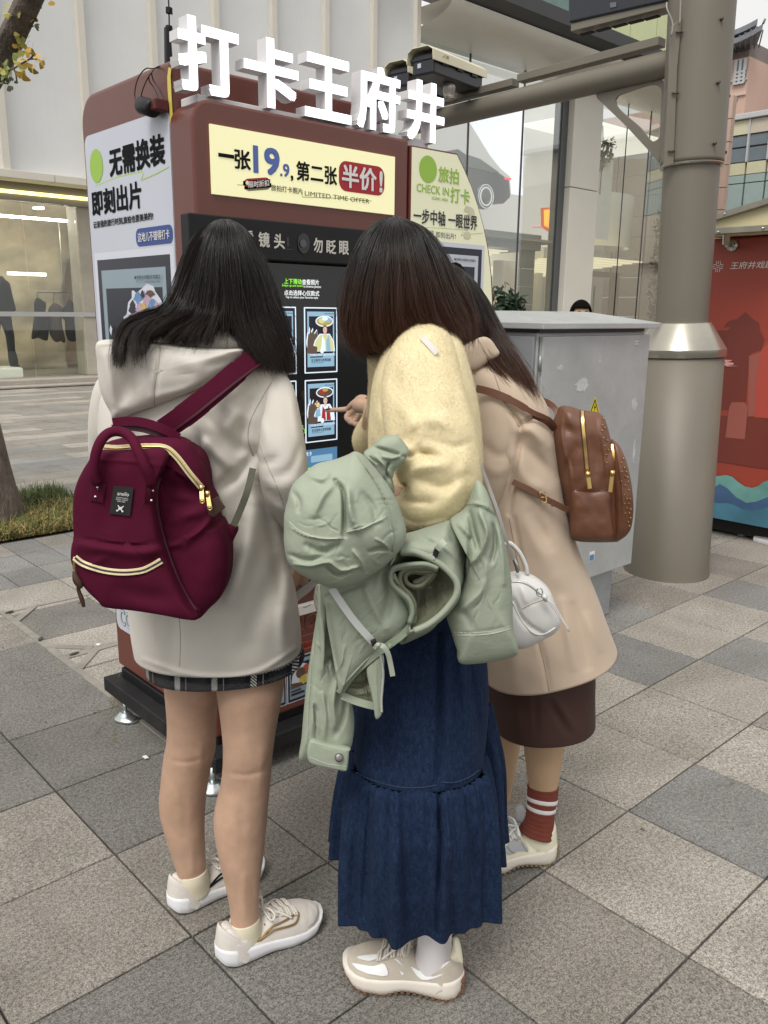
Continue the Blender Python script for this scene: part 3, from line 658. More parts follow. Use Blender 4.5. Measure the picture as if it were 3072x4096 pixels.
lay = [(lrect(268, 1150, 150, 0.66, 268), PWHITE2), (lrect(302, 1110, 225, 0.70, 302), INKN), (lrect(350, 1062, 340, 0.74, 350), PBLUE), (lrect(403, 1027, 538, 0.88, 403), INKN)]
cut = [(600, 900), (600, 850), (635, 820), (650, 690), (690, 640), (690, 560), (715, 560), (740, 590), (820, 520), (860, 480), (930, 510), (950, 570), (1000, 640), (1027, 690), (1027, 1000), (640, 1000)]
lay += [([Xp(*p) for p in cut], PWHITE2)]
for (cx_, cy_, rx, ry, m_) in ((700, 760, 40, 80, INKN), (760, 640, 45, 60, SKYB), (780, 760, 40, 60, PINKM), (825, 740, 22, 50, YEL2), (870, 660, 40, 90, PINKM), (900, 590, 50, 30, BRNP), (930, 720, 50, 60, SKYB), (870, 800, 60, 40, BRNP), (740, 840, 60, 30, PINKM), (820, 600, 20, 40, INKN), (980, 740, 30, 50, PINKM), (690, 860, 30, 30, BRNP)):
 lay.append(([Xp(cx_+rx*math.cos(t)*(1+.25*math.sin(5*t)), cy_+ry*math.sin(t)*(1+.25*math.cos(4*t))) for t in np.linspace(0, 6.283, 21)[:-1]], m_))
lay += [([Xp(470, 940), Xp(490, 980), Xp(480, 1060), Xp(460, 1000)], PWHITE2)]
flats('photo_print', LO, LU, LW, LN, lay, po, 0.0004)
lt(c_post2, '●世界与中国的文化窗口', (740, 410), (1022, 410), (790, 392), (790, 438), INKN, 0.012, lift=0.008)
lt(c_post2, 'A WORLD OF CHINESE CULTURE', (850, 465), (1022, 465), (900, 456), (900, 472), INKN, 0.0, lift=0.008)
text('lettering', 'COLLECTION', LO, LU, LW, LN, (lambda q: (q[0], q[0]+0.36, q[2], q[3]))(lr(c_bot, (190, 150), (290, 150), (215, 73), (215, 190))), M('outline_green', (0.10, 0.16, 0.07), 0.5, var=0), po, 0.03)
text('lettering', 'COLLECTION', LO, LU, LW, LN, (lambda q: (q[0]+.002, q[0]+0.358, q[2]+.002, q[3]-.002))(lr(c_bot, (190, 150), (290, 150), (215, 73), (215, 190))), PWHITE, po, -0.008, lift=0.0022)
# lower front: shelf, outlined word, strip, cards
Xf = lambda x, y: (onY(*c_low(x, y), FY)[0], onY(*c_low(x, y), FY)[2])
zt = Xf(300, 450)[1]; zb = Xf(300, 540)[1]
sh = box('card_shelf', FX0+0.02, FX1-0.02, FY-0.02, FY-0.001, zb, zt, M('shelf_white', (0.62, 0.61, 0.58), 0.5, var=0.03), kiosk, bev=0.003)
smile = [(Xf(215, 492)[0], Xf(215, 492)[1]), (Xf(245, 490)[0], Xf(245, 490)[1]), (Xf(284, 466)[0], Xf(284, 466)[1])]
flats('smile_mark', (0, FY-.02, 0), KU, KW, KN, [(s_, INK) for s_ in stroke2d(smile, 0.002)], sh, 0.0002)
text('lettering', 'COLLECTION', KO, KU, KW, KN, (FX0+0.03, Xf(420, 620)[0]+0.03, Xf(280, 692)[1], Xf(280, 572)[1]), ORNL, kiosk, 0.03)
text('lettering', 'COLLECTION', KO, KU, KW, KN, (FX0+0.033, Xf(420, 620)[0]+0.028, Xf(280, 692)[1]+.003, Xf(280, 572)[1]-.003), RED, kiosk, 0.008, lift=0.0035)
flats('strip', KO, KU, KW, KN, [(rrect(FX0+.04, Xf(360, 800)[0]+0.02, Xf(300, 870)[1], Xf(300, 800)[1]), ORNG), (rrect(FX0+.03, FX1-.03, Xf(300, 745)[1], Xf(300, 741)[1]), ORNL)], kiosk, 0.001)
text('lettering', '旅拍打卡', KO, KU, KW, KN, (Xf(205, 840)[0], Xf(375, 830)[0], Xf(280, 860)[1], Xf(280, 808)[1]), RED_E, kiosk, 0.02, lift=0.003)
def c_scr_inv(c): return c
for (xa, xb) in ((105, 340), (-135, 97), (355, 590)):
 x0_, x1_ = Xf(xa, 1100)[0], Xf(xb, 1100)[0]; z1_, z0_ = Xf(230, 930)[1], Xf(230, 1322)[1]; w, h = x1_-x0_, z1_-z0_
 P = lambda pts: [(x0_+w*u, z0_+h*v) for (u, v) in pts]
 lay = [(P(rrect(0, 1, 0, 1)), PWHITE2), (P(rrect(.03, .97, .02, .98)), INKN), (P(rrect(.09, .91, .08, .93)), PBLUE), (P(rrect(.14, .86, .32, .85)), INKN), (P([(.12, .33), (.2, .62), (.4, .74), (.6, .82), (.8, .76), (.9, .6), (.8, .38)]), PWHITE2),
  (P(ell(.72, .66, .16, .12, 14)), ORNG), (P(ell(.5, .62, .18, .12, 12)), BRNP), (P(ell(.6, .45, .16, .1, 12)), YEL2), (P([(.1, .32), (.14, .44), (.55, .40), (.5, .32)]), BRNP), (P(rrect(.12, .5, .24, .27)), INKN), (P(rrect(.12, .62, .16, .21)), INKN)]
 flats('photo_card', KO, KU, KW, KN, lay, kiosk, 0.0004)
# plinth and levelling feet
pl = join_mesh('plinth', [box('a', 1.145, 2.02, 1.970, 2.735, 0.060, 0.112, BLKM), box('b', 1.195, 1.97, 2.035, 2.69, 0.1125, 0.150, BLK)], kiosk); bevel(pl, 0.004)
def foot(px, py, rz):
 g = onG(px/S, py/S); f = []
 f.append(tube('rod', [(g[0]+0.012, g[1], 0.012), (g[0]+0.012, g[1], 0.075)], 0.007, ZINC, None, 12))
 V = []; F = []; prof = [(0.036, 0.0), (0.040, 0.004), (0.039, 0.010), (0.028, 0.014), (0.020, 0.024), (0.012, 0.028), (0.0, 0.028)]
 n = 28
 for (r, z) in prof:
  for k in range(n):
   t = 2*math.pi*k/n; e = 1+0.45*max(0, math.cos(t-rz))**3*(1 if r > .03 else 0)
   V.append((g[0]+.012+r*e*math.cos(t), g[1]+r*e*math.sin(t), z+0.001))
 for i in range(len(prof)-1):
  for k in range(n): F.append((i*n+k, i*n+(k+1) % n, (i+1)*n+(k+1) % n, (i+1)*n+k))
 f.append(mk('disc', V, F, ZINC, smooth=True))
 cx_, cy_ = g[0]+.012+0.042*math.cos(rz), g[1]+0.042*math.sin(rz)
 f.append(prism('hole', [(cx_+0.008*math.cos(t), cy_+0.008*math.sin(t), 0.0115) for t in np.linspace(0, 6.283, 13)[:-1]], (0, 0, 0.001), HOLE))
 return join_mesh('levelling_foot', f, kiosk)
foot(490, 2880, -1.3); foot(838, 3165, -0.6)
for (x_, y_) in ((1.95, 2.02), (1.95, 2.62)): foot(*[c*S for c in pix((x_, y_, 0))], 0.3)
# yellow tape on the front left edge
tp = [onX(*c_post(x, y), BX0-0.0015) for (x, y) in ((1088, 192), (1117, 196), (1110, 300), (1128, 640), (1143, 850), (1112, 868), (1100, 700), (1078, 420), (1075, 300))]
prism('edge_tape', tp, (0.001, 0, 0), YLW, kiosk)
# small black camera hung by its cable over the roof edge
WIRE = M('cable_dark', (0.02, 0.012, 0.012), 0.5, var=0.1); RBOX = M('dark_red_box', (0.075, 0.008, 0.010), 0.5, var=0.1)
hc = thing('hanging_camera', 'small round black camera hanging by looped wires from the kiosk roof edge', 'camera', tuple(onX(*c_post(880, 640), BX0-0.03)))
XC = BX0-0.035
def cyl(name, p0, p1, r, mat, parent=None, n=20): return tube(name, [p0, p1], r, mat, parent, n)
o1 = cyl('camera_body', onX(*c_post(790, 610), XC), onX(*c_post(930, 650), XC), 0.023, BLK, hc, 24); bevel(o1, 0.006)
cyl('lens_ring', onX(*c_post(778, 600), XC), onX(*c_post(800, 606), XC), 0.013, CH, hc, 20)
q1 = onX(*c_post(920, 575), BX0-0.022); q2 = onX(*c_post(1030, 690), BX0-0.022)
box('bracket', BX0-0.045, BX0-0.004, min(q1[1], q2[1]), max(q1[1], q2[1]), q2[2]+0.004, q1[2], RBOX, hc, 0.004)
for pts in ([(1020, 170, 0.01), (950, 195, -.01), (900, 250, -.03), (850, 330, -.035), (800, 450, -.04), (780, 560, -.04), (790, 600, -.04)], [(1000, 190, 0.01), (920, 205, -.02), (840, 205, -.03), (770, 280, -.04), (730, 380, -.045), (715, 500, -.045), (740, 590, -.045), (785, 635, -.04)],
   [(870, 300, -.03), (880, 350, -.02), (930, 420, -.01), (970, 510, -.01), (990, 580, -.02)], [(900, 250, -.03), (920, 330, -.02), (980, 420, -.012), (1020, 510, -.01), (1040, 570, -.01), (1030, 620, -.02)]):
 tube('wire', [onX(*c_post(x, y), BX0+dx) for (x, y, dx) in pts], 0.0016, WIRE, hc, 6, 24)
# antennas on the roof behind
an = thing('antenna_pair', 'two thin black antenna whips with coiled springs behind the first lit letter', 'antenna', (1.3, 2.45, BZ1))
AY = 2.45
def c_c6(x, y): return (x*700/1659/S, y*700/1659/S)
pz = lambda x, y: onY(*c_c6(x, y), AY)
bot = pz(1595, 640); bot[2] = BZ1-0.004
obox('sleeve', bot+np.array([-.006, 0, 0]), pz(1582, 255), 0.018, 0.012, BLK, an, 0.003)
obox('sleeve', bot+np.array([.011, 0, 0]), pz(1604, 372), 0.012, 0.010, BLK, an, 0.003)
tube('whip', [pz(1606, 380), pz(1605, 300), pz(1602, 100), pz(1598, 0), pz(1590, -300)], 0.0022, BLK, an, 6)
for (ya_, yb_) in ((70, 130), (245, 290)):
 c0 = pz(1602, ya_); c1 = pz(1604, yb_); pts = []
 for k in range(41):
  t = k/40; c = c0*(1-t)+c1*t; a = t*5*2*math.pi; pts.append((c[0]+.0085*math.cos(a), c[1]+.0085*math.sin(a), c[2]))
 tube('spring', pts, 0.0022, BLK, an, 5)

# ================================================================== background
def F_(x, y): return (x/S, y/S)           # full-resolution pixels to display units
PANEL = M('facade_panel_white', (0.62, 0.625, 0.62), 0.35, var=0.05, vscale=0.7, sx=(3, 1, 0.3))
MULL = M('facade_cream_strip', (0.60, 0.57, 0.50), 0.45, var=0.03)
CREAMB = M('cream_aluminium', (0.66, 0.63, 0.56), 0.38, var=0.04, vscale=0.6)
SOFF = M('soffit_grey', (0.22, 0.205, 0.18), 0.6, var=0.05)
DKMET = M('dark_frame', (0.045, 0.047, 0.05), 0.4, var=0.05)
STONE = M('sill_stone', (0.34, 0.31, 0.27), 0.7, var=0.1, vscale=6, bump=0.1)
WARM = M('shop_wall_travertine', (0.58, 0.49, 0.34), 0.7, var=0.30, vscale=0.9, sx=(0.5, 1, 2.2))
WARM2 = M('shop_partition', (0.40, 0.34, 0.22), 0.7, var=0.25, vscale=1.3)
COVE = M('cove_light', (0.9, 0.85, 0.4), 0.5, var=0, emit=(1.0, 0.86, 0.32), estr=1.6)
LINE = M('ceiling_light_line', (0.9, 0.85, 0.6), 0.5, var=0, emit=(1.0, 0.92, 0.76), estr=26.0)
LINE2 = M('cool_light_line', (0.9, 0.95, 0.9), 0.5, var=0, emit=(0.95, 1.0, 0.92), estr=4.0)
def glassmat(name, tint=(0.9, 0.93, 0.92), refl=0.16, rough=0.0):
 m, nt, b = nmat(name); nt.nodes.remove(b); out = nt.nodes['Material Output']
 tr = nt.nodes.new('ShaderNodeBsdfTransparent'); tr.inputs[0].default_value = (*tint, 1)
 gl = nt.nodes.new('ShaderNodeBsdfGlossy'); gl.inputs['Roughness'].default_value = rough; gl.inputs[0].default_value = (0.9, 0.9, 0.9, 1)
 fr_ = nt.nodes.new('ShaderNodeLayerWeight'); fr_.inputs['Blend'].default_value = 0.25
 mr = nt.nodes.new('ShaderNodeMapRange'); mr.inputs['To Min'].default_value = refl; mr.inputs['To Max'].default_value = min(1, refl+0.55)
 nt.links.new(fr_.outputs['Facing'], mr.inputs['Value']); mx = nt.nodes.new('ShaderNodeMixShader')
 nt.links.new(mr.outputs[0], mx.inputs[0]); nt.links.new(tr.outputs[0], mx.inputs[1]); nt.links.new(gl.outputs[0], mx.inputs[2]); nt.links.new(mx.outputs[0], out.inputs[0]); return m
GLASS = glassmat('window_glass', refl=0.05); GLASSC = glassmat('curved_glass', (0.86, 0.90, 0.88), 0.22)
mall = thing('shopping_mall', 'cream and white mall building with ribbed white panels, shop windows and a rounded glass corner', 'building', (12, 18, 0))
PYF = 15.80
xs = [onY(*F_(x, 0), PYF)[0] for x in (310, 600, 855, 1088, 1299, 1492, 1668)]
xs = [xs[0]-2*1.5, xs[0]-1.5]+xs; z_so = onY(*F_(45, 680), PYF)[2]; z_top = 14.0
for i in range(len(xs)-1):
 a, b = xs[i]+0.05, xs[i+1]-0.05; V = []; F = []; n = 10
 for k in range(n+1):
  u = k/n; x = a+(b-a)*u; y = PYF+0.02+0.05*math.sin(math.pi*u)
  V += [(x, y, z_so), (x, y, z_top), (x, y+0.12, z_so), (x, y+0.12, z_top)]
 for k in range(n):
  q = 4*k; F += [(q, q+4, q+5, q+1), (q+2, q+3, q+7, q+6), (q, q+2, q+6, q+4), (q+1, q+5, q+7, q+3)]
 mk('facade_panel', V, F, PANEL, mall, smooth=False)
for x in xs: box('mullion', x-0.07, x+0.07, PYF-0.09, PYF+0.12, z_so-0.01, z_top+.02, MULL, mall, 0.01)
X_END = xs[-1]+0.07
fb0 = onY(*F_(150, 722), PYF-0.15)[2]
band = []
for k in range(12): band.append((xs[0]-2+k*2.15, xs[0]-2+k*2.15+2.14, PYF-0.15, PYF+0.3, fb0, z_so-0.012))
for (a_, b_, c_, d_, e_, f_) in band:
 if a_ < X_END: box('fascia_panel', a_, min(b_, X_END), c_, d_, e_, f_, MULL, mall, 0.008)
GY = 16.30
# soffit with a glowing cove, glass head
zc1 = onY(*F_(150, 760), 16.0)[2]; zc0 = onY(*F_(150, 785), 16.1)[2]; zg = onY(*F_(150, 812), GY)[2]
box('soffit', xs[0]-2, X_END, PYF+0.301, GY+3.8, fb0+0.02, fb0+0.10, SOFF, mall)
box('cove_light', xs[0]-2, X_END, GY-0.14, GY-0.09, (zc0+zc1)/2-0.03, (zc0+zc1)/2+0.03, COVE, mall)
box('window_head', xs[0]-2, X_END, GY-0.085, GY+0.09, zg, fb0+0.015, SOFF, mall)
sz = 0.12
gx = [xs[0]-2, onY(*F_(-160, 1200), GY)[0], onY(*F_(128, 1300), GY)[0], onY(*F_(318, 1300), GY)[0]]
box('window_sill', xs[0]-2, X_END, GY-0.45, GY+0.25, 0.0, sz, STONE, mall, 0.01)
box('step', xs[0]-2, X_END+8, GY-0.78, GY-0.452, 0.0, 0.035, STONE, mall, 0.008)
# display window interior
cx0 = onY(*F_(318, 1000), GY)[0]; cx1 = onY(*F_(366, 1000), GY)[0]
box('window_pane', xs[0]-2, gx[2]-0.01, GY, GY+0.012, sz, zg, GLASS, mall)
box('window_pane', gx[2]+0.01, cx0-0.05, GY, GY+0.012, sz, zg, GLASS, mall)
box('column', cx0, cx1+0.5, GY+0.02, GY+0.5, sz, fb0, M('column_stone', (0.40, 0.37, 0.31), 0.6, var=0.12, vscale=3), mall, 0.02)
box('interior_ceiling', xs[0]-2, X_END+7, GY+0.1, GY+3.8, zg+0.25, zg+0.32, M('ceiling_dim', (0.35, 0.32, 0.27), 0.8, var=0), mall)
box('interior_floor', xs[0]-2, X_END+9, GY+0.26, GY+3.8, 0.0, 0.10, STONE, mall)
def yb(x, y, Y): return onY(*F_(x, y), Y)
# back wall: a lumpy stone arch with an opening at the right
bw = thing('shop_interior', 'warm travertine display wall behind the left shop window', 'display wall', (5, 19, 0.1))
WY = GY+2.6
V = []; F = []; nx, nz = 60, 40
wx0, wx1 = xs[0]-2, yb(250, 1100, WY)[0]
for j in range(nz+1):
 for i in range(nx+1):
  x = wx0+(wx1-wx0)*i/nx; z = 0.1+(zg+0.2)*j/nz
  zz = z; e = 0.0
  if i == nx: x += 0.25*mnoise.noise(Vector((0, 0, z*1.7)))+0.45*max(0, (z-2.1))
  y = WY-0.22*mnoise.noise(Vector((x*0.8, 0, z*1.6)))-0.12*mnoise.noise(Vector((x*2.3, 3, z*3.2)))-0.8*max(0, z-3.0)**1.2
  V.append((x, y, z))
for j in range(nz):
 for i in range(nx): q = j*(nx+1)+i; F.append((q, q+1, q+nx+2, q+nx+1))
w_ = mk('wall_relief', V, F, WARM, bw, smooth=True); m_ = w_.modifiers.new('thick', 'SOLIDIFY'); m_.thickness = 0.1; m_.offset = -1
box('far_wall', wx0, X_END, GY+3.8, GY+3.9, 0.1, zg+0.3, M('far_wall_peach', (0.52, 0.36, 0.22), 0.7, var=0.1, emit=(0.6, 0.38, 0.2), estr=0.0), bw)
a = yb(0, 862, GY+0.8); b = yb(305, 887, GY+0.8)
box('light_line', xs[0]-2, b[0], GY+0.78, GY+0.84, a[2]-0.02, a[2]+0.02, LINE, bw)
a = yb(30, 1095, WY-0.8); b = yb(182, 1095, WY-0.8); box('light_line', a[0], b[0], WY-0.83, WY-0.78, a[2]-0.02, a[2]+0.04, LINE2, bw)
box('spot_light', *(lambda p: (p[0]-.08, p[0]+.08, GY+.9, GY+1.05))(yb(152, 836, GY+1)), yb(152, 836, GY+1)[2], yb(152, 836, GY+1)[2]+0.03, LINE, bw)
# frosted band across the glass
a = yb(0, 1246, GY-0.02); b = yb(0, 1265, GY-0.02)
FR = M('frosted_band', (0.42, 0.42, 0.42), 0.6, var=0.03); frt = FR.node_tree
box('frosted_band', xs[0]-2, cx1+0.4, GY-0.012, GY-0.004, b[2], a[2], FR, mall)
# hanging rail with garments
rail = thing('clothes_rail', 'thin metal clothes rail hanging inside the left shop window', 'clothes rail', tuple(yb(230, 1168, GY+1.2)))
RY = GY+1.0
RM = M('rail_metal', (0.3, 0.28, 0.25), 0.35, 0.6, var=0)
a = yb(148, 1168, RY); b = yb(340, 1168, RY); tube('rail_bar', [a, b], 0.018, RM, rail, 8)
tube('rail_hanger', [yb(250, 1168, RY), yb(252, 1120, RY), yb(252, 1120, RY)+np.array([0, 0, 1.2])], 0.012, RM, rail, 6)
def lathe_star(name, outl, Y, hf, hb, mat, parent=None, n=48, rings=8, c=F_):
 return pillow(name, [c(*p) for p in outl], None, hf, hb, mat, parent, n, rings, planeY=Y)
def pillow(name, outline, D, hf, hb, mat, parent=None, n=72, rings=14, planeY=None, planeX=None, center=None, strokes=(), tilt=(0, 0), p=2.2, smooth_outline=True, dfun=None, wob=0.0, wobs=12.0, folds=None, rmin=0.0):
 """inflated closed shell whose outline runs through the given points, hf towards the viewer, hb away (metres)"""
 O2 = np.array([q[:2] for q in outline], float)
 E = np.array([q[2] if len(q) > 2 else 0.0 for q in outline], float)
 OE = crom(np.hstack([O2, E[:, None]]), n, True) if smooth_outline else np.hstack([O2, E[:, None]])
 if not smooth_outline: n = len(OE)
 cen = np.array(center if center else OE[:, :2].mean(0)); V = []; F = []
 ts = np.sin(np.linspace(0, math.pi/2, rings+1))[::-1]   # 1 (edge) .. 0 centre
 ts = ts[:-1]
 def P3(xy, e, off, side):
  D_ = D
  if planeY is not None:
   P = onY(*xy, planeY); nrm = np.array([0, -1.0, 0])
   return P+nrm*off
  if planeX is not None:
   P = onX(*xy, planeX); return P+np.array([-1.0, 0, 0])*off
  dd = D+e+tilt[0]*(xy[0]-cen[0])/100+tilt[1]*(xy[1]-cen[1])/100+(dfun(*xy) if dfun else 0)
  return at(xy[0], xy[1], dd)+(-FH)*off
 em = OE[:, 2].mean()
 for side in (1, -1):
  h = hf if side == 1 else hb
  for k, t in enumerate(ts):
   if side == -1 and k == 0: continue
   off = h*(1-t**p)**(1/p)*side
   for i in range(n):
    xy = cen+(OE[i, :2]-cen)*t; V.append(P3(xy, OE[i, 2]*t+em*(1-t), off, side))
  V.append(P3(cen, em, h*side, side))
 nr = len(ts)
 for k in range(nr-1):
  for i in range(n): F.append((k*n+i, k*n+(i+1) % n, (k+1)*n+(i+1) % n, (k+1)*n+i))
 c0 = nr*n
 for i in range(n): F.append(((nr-1)*n+i, (nr-1)*n+(i+1) % n, c0))
 b0 = c0+1
 def bi(k, i): return i % n if k == 0 else b0+(k-1)*n+i % n
 for k in range(nr-1):
  for i in range(n): F.append((bi(k, i+1), bi(k, i), bi(k+1, i), bi(k+1, i+1)))
 c1 = b0+(nr-1)*n
 for i in range(n): F.append((bi(nr-1, i+1), bi(nr-1, i), c1))
 V = np.array(V)
 if len(strokes) or wob: V = deform(V, strokes, wob, wobs)
 return recalc(mk(name, V, F, mat, parent, smooth=True))
def deform(V, strokes, wob=0.0, wobs=12.0):
 """real folds: push the surface along the line of sight near each stroke [(points px), width px, height m]"""
 uv = pix(V); dirv = (CP-V); dirv /= np.linalg.norm(dirv, axis=1)[:, None]; amt = np.zeros(len(V))
 for st_ in strokes:
  pts, w, a = st_[:3]; pp = crom(np.array(pts, float), 24) if len(pts) > 2 else crom(np.array(pts, float), 12)
  dd = np.full(len(V), 1e9); tt = np.zeros(len(V))
  for j in range(len(pp)-1):
   A, B = pp[j], pp[j+1]; AB = B-A; t = np.clip(((uv-A) @ AB)/(AB @ AB+1e-9), 0, 1)
   d_ = np.linalg.norm(uv-(A+t[:, None]*AB), axis=1); m = d_ < dd; dd[m] = d_[m]; tt[m] = ((j+t)/(len(pp)-1))[m]
  taper = np.sin(np.clip(tt, 0.02, 0.98)*math.pi)**0.6
  amt += a*np.exp(-(dd/w)**2)*(0.35+0.65*taper)
 if wob: amt += np.array([wob*mnoise.noise(Vector(v*wobs))+wob*0.5*mnoise.noise(Vector(v*wobs*2.3)) for v in V])
 return V+dirv*amt[:, None]
CLK = M('shop_coat_black', (0.018, 0.019, 0.022), 0.8, var=0.2, bump=0.2, bscale=60); CBR = M('shop_coat_brown', (0.085, 0.06, 0.05), 0.8, var=0.25); CWH = M('shop_puffer_white', (0.42, 0.40, 0.36), 0.6, var=0.1)
SC = 400/922
def c7(x, y): return ((SC*x)/S, (640+SC*y)/S)
for lab, outl, mt in (('black coat hanging leftmost of the four garments on the shop rail', [(345, 1270), (400, 1300), (420, 1320), (415, 1400), (450, 1420), (440, 1650), (400, 1660), (350, 1640), (295, 1650), (300, 1580), (320, 1420), (318, 1310)], CLK),
     ('brown jacket hanging between two black coats on the shop rail', [(495, 1320), (560, 1345), (575, 1400), (565, 1500), (600, 1680), (560, 1670), (530, 1680), (500, 1670), (460, 1600), (455, 1480), (450, 1380)], CBR),
     ('black coat hanging beside the white puffer jacket on the shop rail', [(640, 1280), (690, 1350), (710, 1440), (725, 1560), (715, 1660), (640, 1670), (610, 1600), (600, 1480), (575, 1450), (580, 1370), (610, 1330)], CLK),
     ('white puffer jacket hanging rightmost on the shop rail by the column', [(760, 1290), (815, 1310), (820, 1380), (810, 1450), (800, 1600), (760, 1620), (735, 1600), (730, 1440), (715, 1380), (720, 1310)], CWH)):
 k_ = len([0 for o in bpy.data.objects if o.name.startswith('hanging_jacket')])
 t = thing('hanging_jacket', lab, 'jacket', tuple(onY(*c7(*outl[0]), RY)), group='garments on the shop rail')
 g_ = lathe_star('garment', outl, RY, 0.12, 0.12, mt, t, c=c7)
 x_, y_ = outl[0]; tube('hanger_hook', [onY(*c7(x_, y_+8), RY), onY(*c7(x_-4, y_-30), RY), onY(*c7(x_+4, 1218), RY)], 0.012, RM, t, 6)
# mannequin on a white bench
mq = thing('mannequin', 'headless mannequin in black turtleneck and black trousers in the left shop window', 'mannequin', tuple(onY(*c7(110, 1890), GY+0.7)))
lathe_star('turtleneck', [(0, 1070), (30, 1075), (40, 1100), (85, 1135), (110, 1240), (145, 1390), (110, 1400), (90, 1480), (0, 1490), (-60, 1440), (-80, 1240), (-60, 1130), (-20, 1100)], GY+0.7, 0.14, 0.14, CLK, mq, c=c7)
lathe_star('trouser_leg', [(0, 1440), (90, 1430), (110, 1520), (128, 1620), (140, 1780), (165, 1880), (95, 1888), (75, 1760), (55, 1620), (20, 1520)], GY+0.7, 0.10, 0.10, CLK, mq, c=c7)
lathe_star('trouser_leg', [(-70, 1440), (0, 1440), (0, 1560), (-30, 1700), (-50, 1880), (-110, 1880), (-90, 1650)], GY+0.8, 0.10, 0.10, CLK, mq, c=c7)
lathe_star('shoe', [(95, 1885), (150, 1878), (182, 1895), (150, 1905), (100, 1902)], GY+0.7, 0.08, 0.08, CLK, mq, n=24, rings=5, c=c7)
a = onY(*c7(-300, 1910), GY+0.4); b = onY(*c7(222, 2005), GY+0.4)
tag(box('display_bench', a[0], b[0], GY+0.4, GY+1.1, 0.10, onY(*c7(200, 1915), GY+0.4)[2], M('bench_white', (0.72, 0.70, 0.62), 0.4, var=0.02, emit=(0.9, 0.88, 0.75), estr=0.25), None, 0.03), 'low white lit display bench under the black mannequin in the shop window', 'bench')
# ---- right part: cornice, glass storefront with rounded corner
XC0, RC = 27.0, 6.0
def sweep_profile(name, prof, mat, parent, xa=None, nseg=14, smooth=True, x_end=None, yshift=0):
 """profile [(outward offset, z)] carried along the facade line and round the corner"""
 path = []; xa = X_END if xa is None else xa; xe = XC0 if x_end is None else x_end
 path.append(((xa, GY), (0, -1))); path.append(((xe, GY), (0, -1)))
 if x_end is None:
  for k in range(1, nseg+1):
   t = math.radians(110)*k/nseg; path.append(((XC0+RC*math.sin(t), GY+RC-RC*math.cos(t)), (math.sin(t), -math.cos(t))))
 V = []; F = []; m = len(prof)
 for (p, nrm) in path:
  for (o_, z) in prof: V.append((p[0]+nrm[0]*o_, p[1]+nrm[1]*o_, z))
 for i in range(len(path)-1):
  for k in range(m-1): F.append((i*m+k, (i+1)*m+k, (i+1)*m+k+1, i*m+k+1))
 return recalc(mk(name, V, F, mat, parent, smooth=smooth))
zl = onY(*F_(1678, 122), GY-0.35)[2]; zu = onY(*F_(2260, 169), GY-1.4)[2]
rr_ = (zu-zl)
prof = [(0.35-0.0, zl)]+[(0.35+1.25*math.sin(t), zl+(zu-zl)*(1-math.cos(t))) for t in np.linspace(0.0, math.pi/2, 10)]+[(-0.3, zu+0.01)]
prof = [(-0.3, zl)]+prof
cs = sweep_profile('cornice', prof, CREAMB, mall); cs.modifiers.new('es', 'EDGE_SPLIT').split_angle = math.radians(40)
# joints between the cornice shells
for xj in [onY(*F_(x, y), GY-0.35)[0] for (x, y) in ((1875, 186), (2110, 262))]+[onY(*F_(2110, 262), GY-0.35)[0]+2.35*k for k in range(1, 4)]:
 tube('cornice_joint', [(xj, GY-o_-0.004, z) for (o_, z) in prof[1:-1]], 0.012, DKMET, mall, 5)
zd = onY(*F_(2260, 72), GY-2.2)[2]
sweep_profile('overhang_soffit', [(1.55, zu+0.012), (1.95, zu+0.15), (2.0, zu+0.45), (1.7, zu+0.5), (-0.3, zu+.55)], DKMET, mall, smooth=False, x_end=27.5)
YG = M('upper_glass_yellow', (0.52, 0.56, 0.30), 0.12, var=0.1, vscale=0.5); TG = M('upper_glass_teal', (0.12, 0.20, 0.18), 0.12, var=0.1)
for k in range(8):
 x_ = X_END-1.0+k*1.4; box('upper_glazing', x_, x_+1.36, GY-1.6, GY-1.5, zu+.56, zu+5, YG if (k % 5) not in (3,) else TG, mall)
# glass panes: joints at the photographed mullion lines
col0, col1 = onY(*F_(2275, 400), GY)[0], onY(*F_(2390, 400), GY)[0]
joints = [X_END, onY(*F_(1868, 700), GY)[0], onY(*F_(2088, 600), GY)[0], onY(*F_(2232, 700), GY)[0]]
for a_, b_ in zip(joints[:-1], joints[1:]):
 box('window_pane', a_+0.012, b_-0.012, GY, GY+0.014, 0.04, zl, GLASS, mall); box('pane_joint', b_-0.022, b_+0.022, GY-0.01, GY+0.03, 0.04, zl, DKMET, mall)
box('jamb', joints[-1]+0.0225, joints[-1]+0.42, GY-0.03, GY+0.25, 0.04, zl, M('jamb_grey', (0.085, 0.09, 0.095), 0.35, var=0.03), mall)
zj = onY(*F_(2300, 750), GY-0.25)[2]
box('column', col0, col1, GY-0.25, GY+0.5, 0.0, zj-0.01, CREAMB, mall, 0.02); box('column', col0, col1, GY-0.25, GY+0.5, zj+0.01, zl, CREAMB, mall, 0.02)
V = []; F = []; np_ = 0; pth = [(col1+0.02, GY)];
arc = [(XC0+RC*math.sin(t), GY+RC-RC*math.cos(t)) for t in np.radians(np.linspace(0, 110, 23))]
panes = [[(col1+0.02, GY), (25.6, GY)], [(25.65, GY), (XC0, GY)]]+[arc[i:i+5] for i in range(0, 20, 4)]
for pn in panes:
 V = []; F = []
 for (x_, y_) in pn: V += [(x_, y_, 0.05), (x_, y_, zl)]
 for k in range(len(pn)-1): F.append((2*k, 2*k+2, 2*k+3, 2*k+1))
 mk('curved_pane', V, F, GLASSC, mall, smooth=True)
 tube('pane_joint', [(pn[-1][0], pn[-1][1], 0.05), (pn[-1][0], pn[-1][1], zl)], 0.02, DKMET, mall, 5)
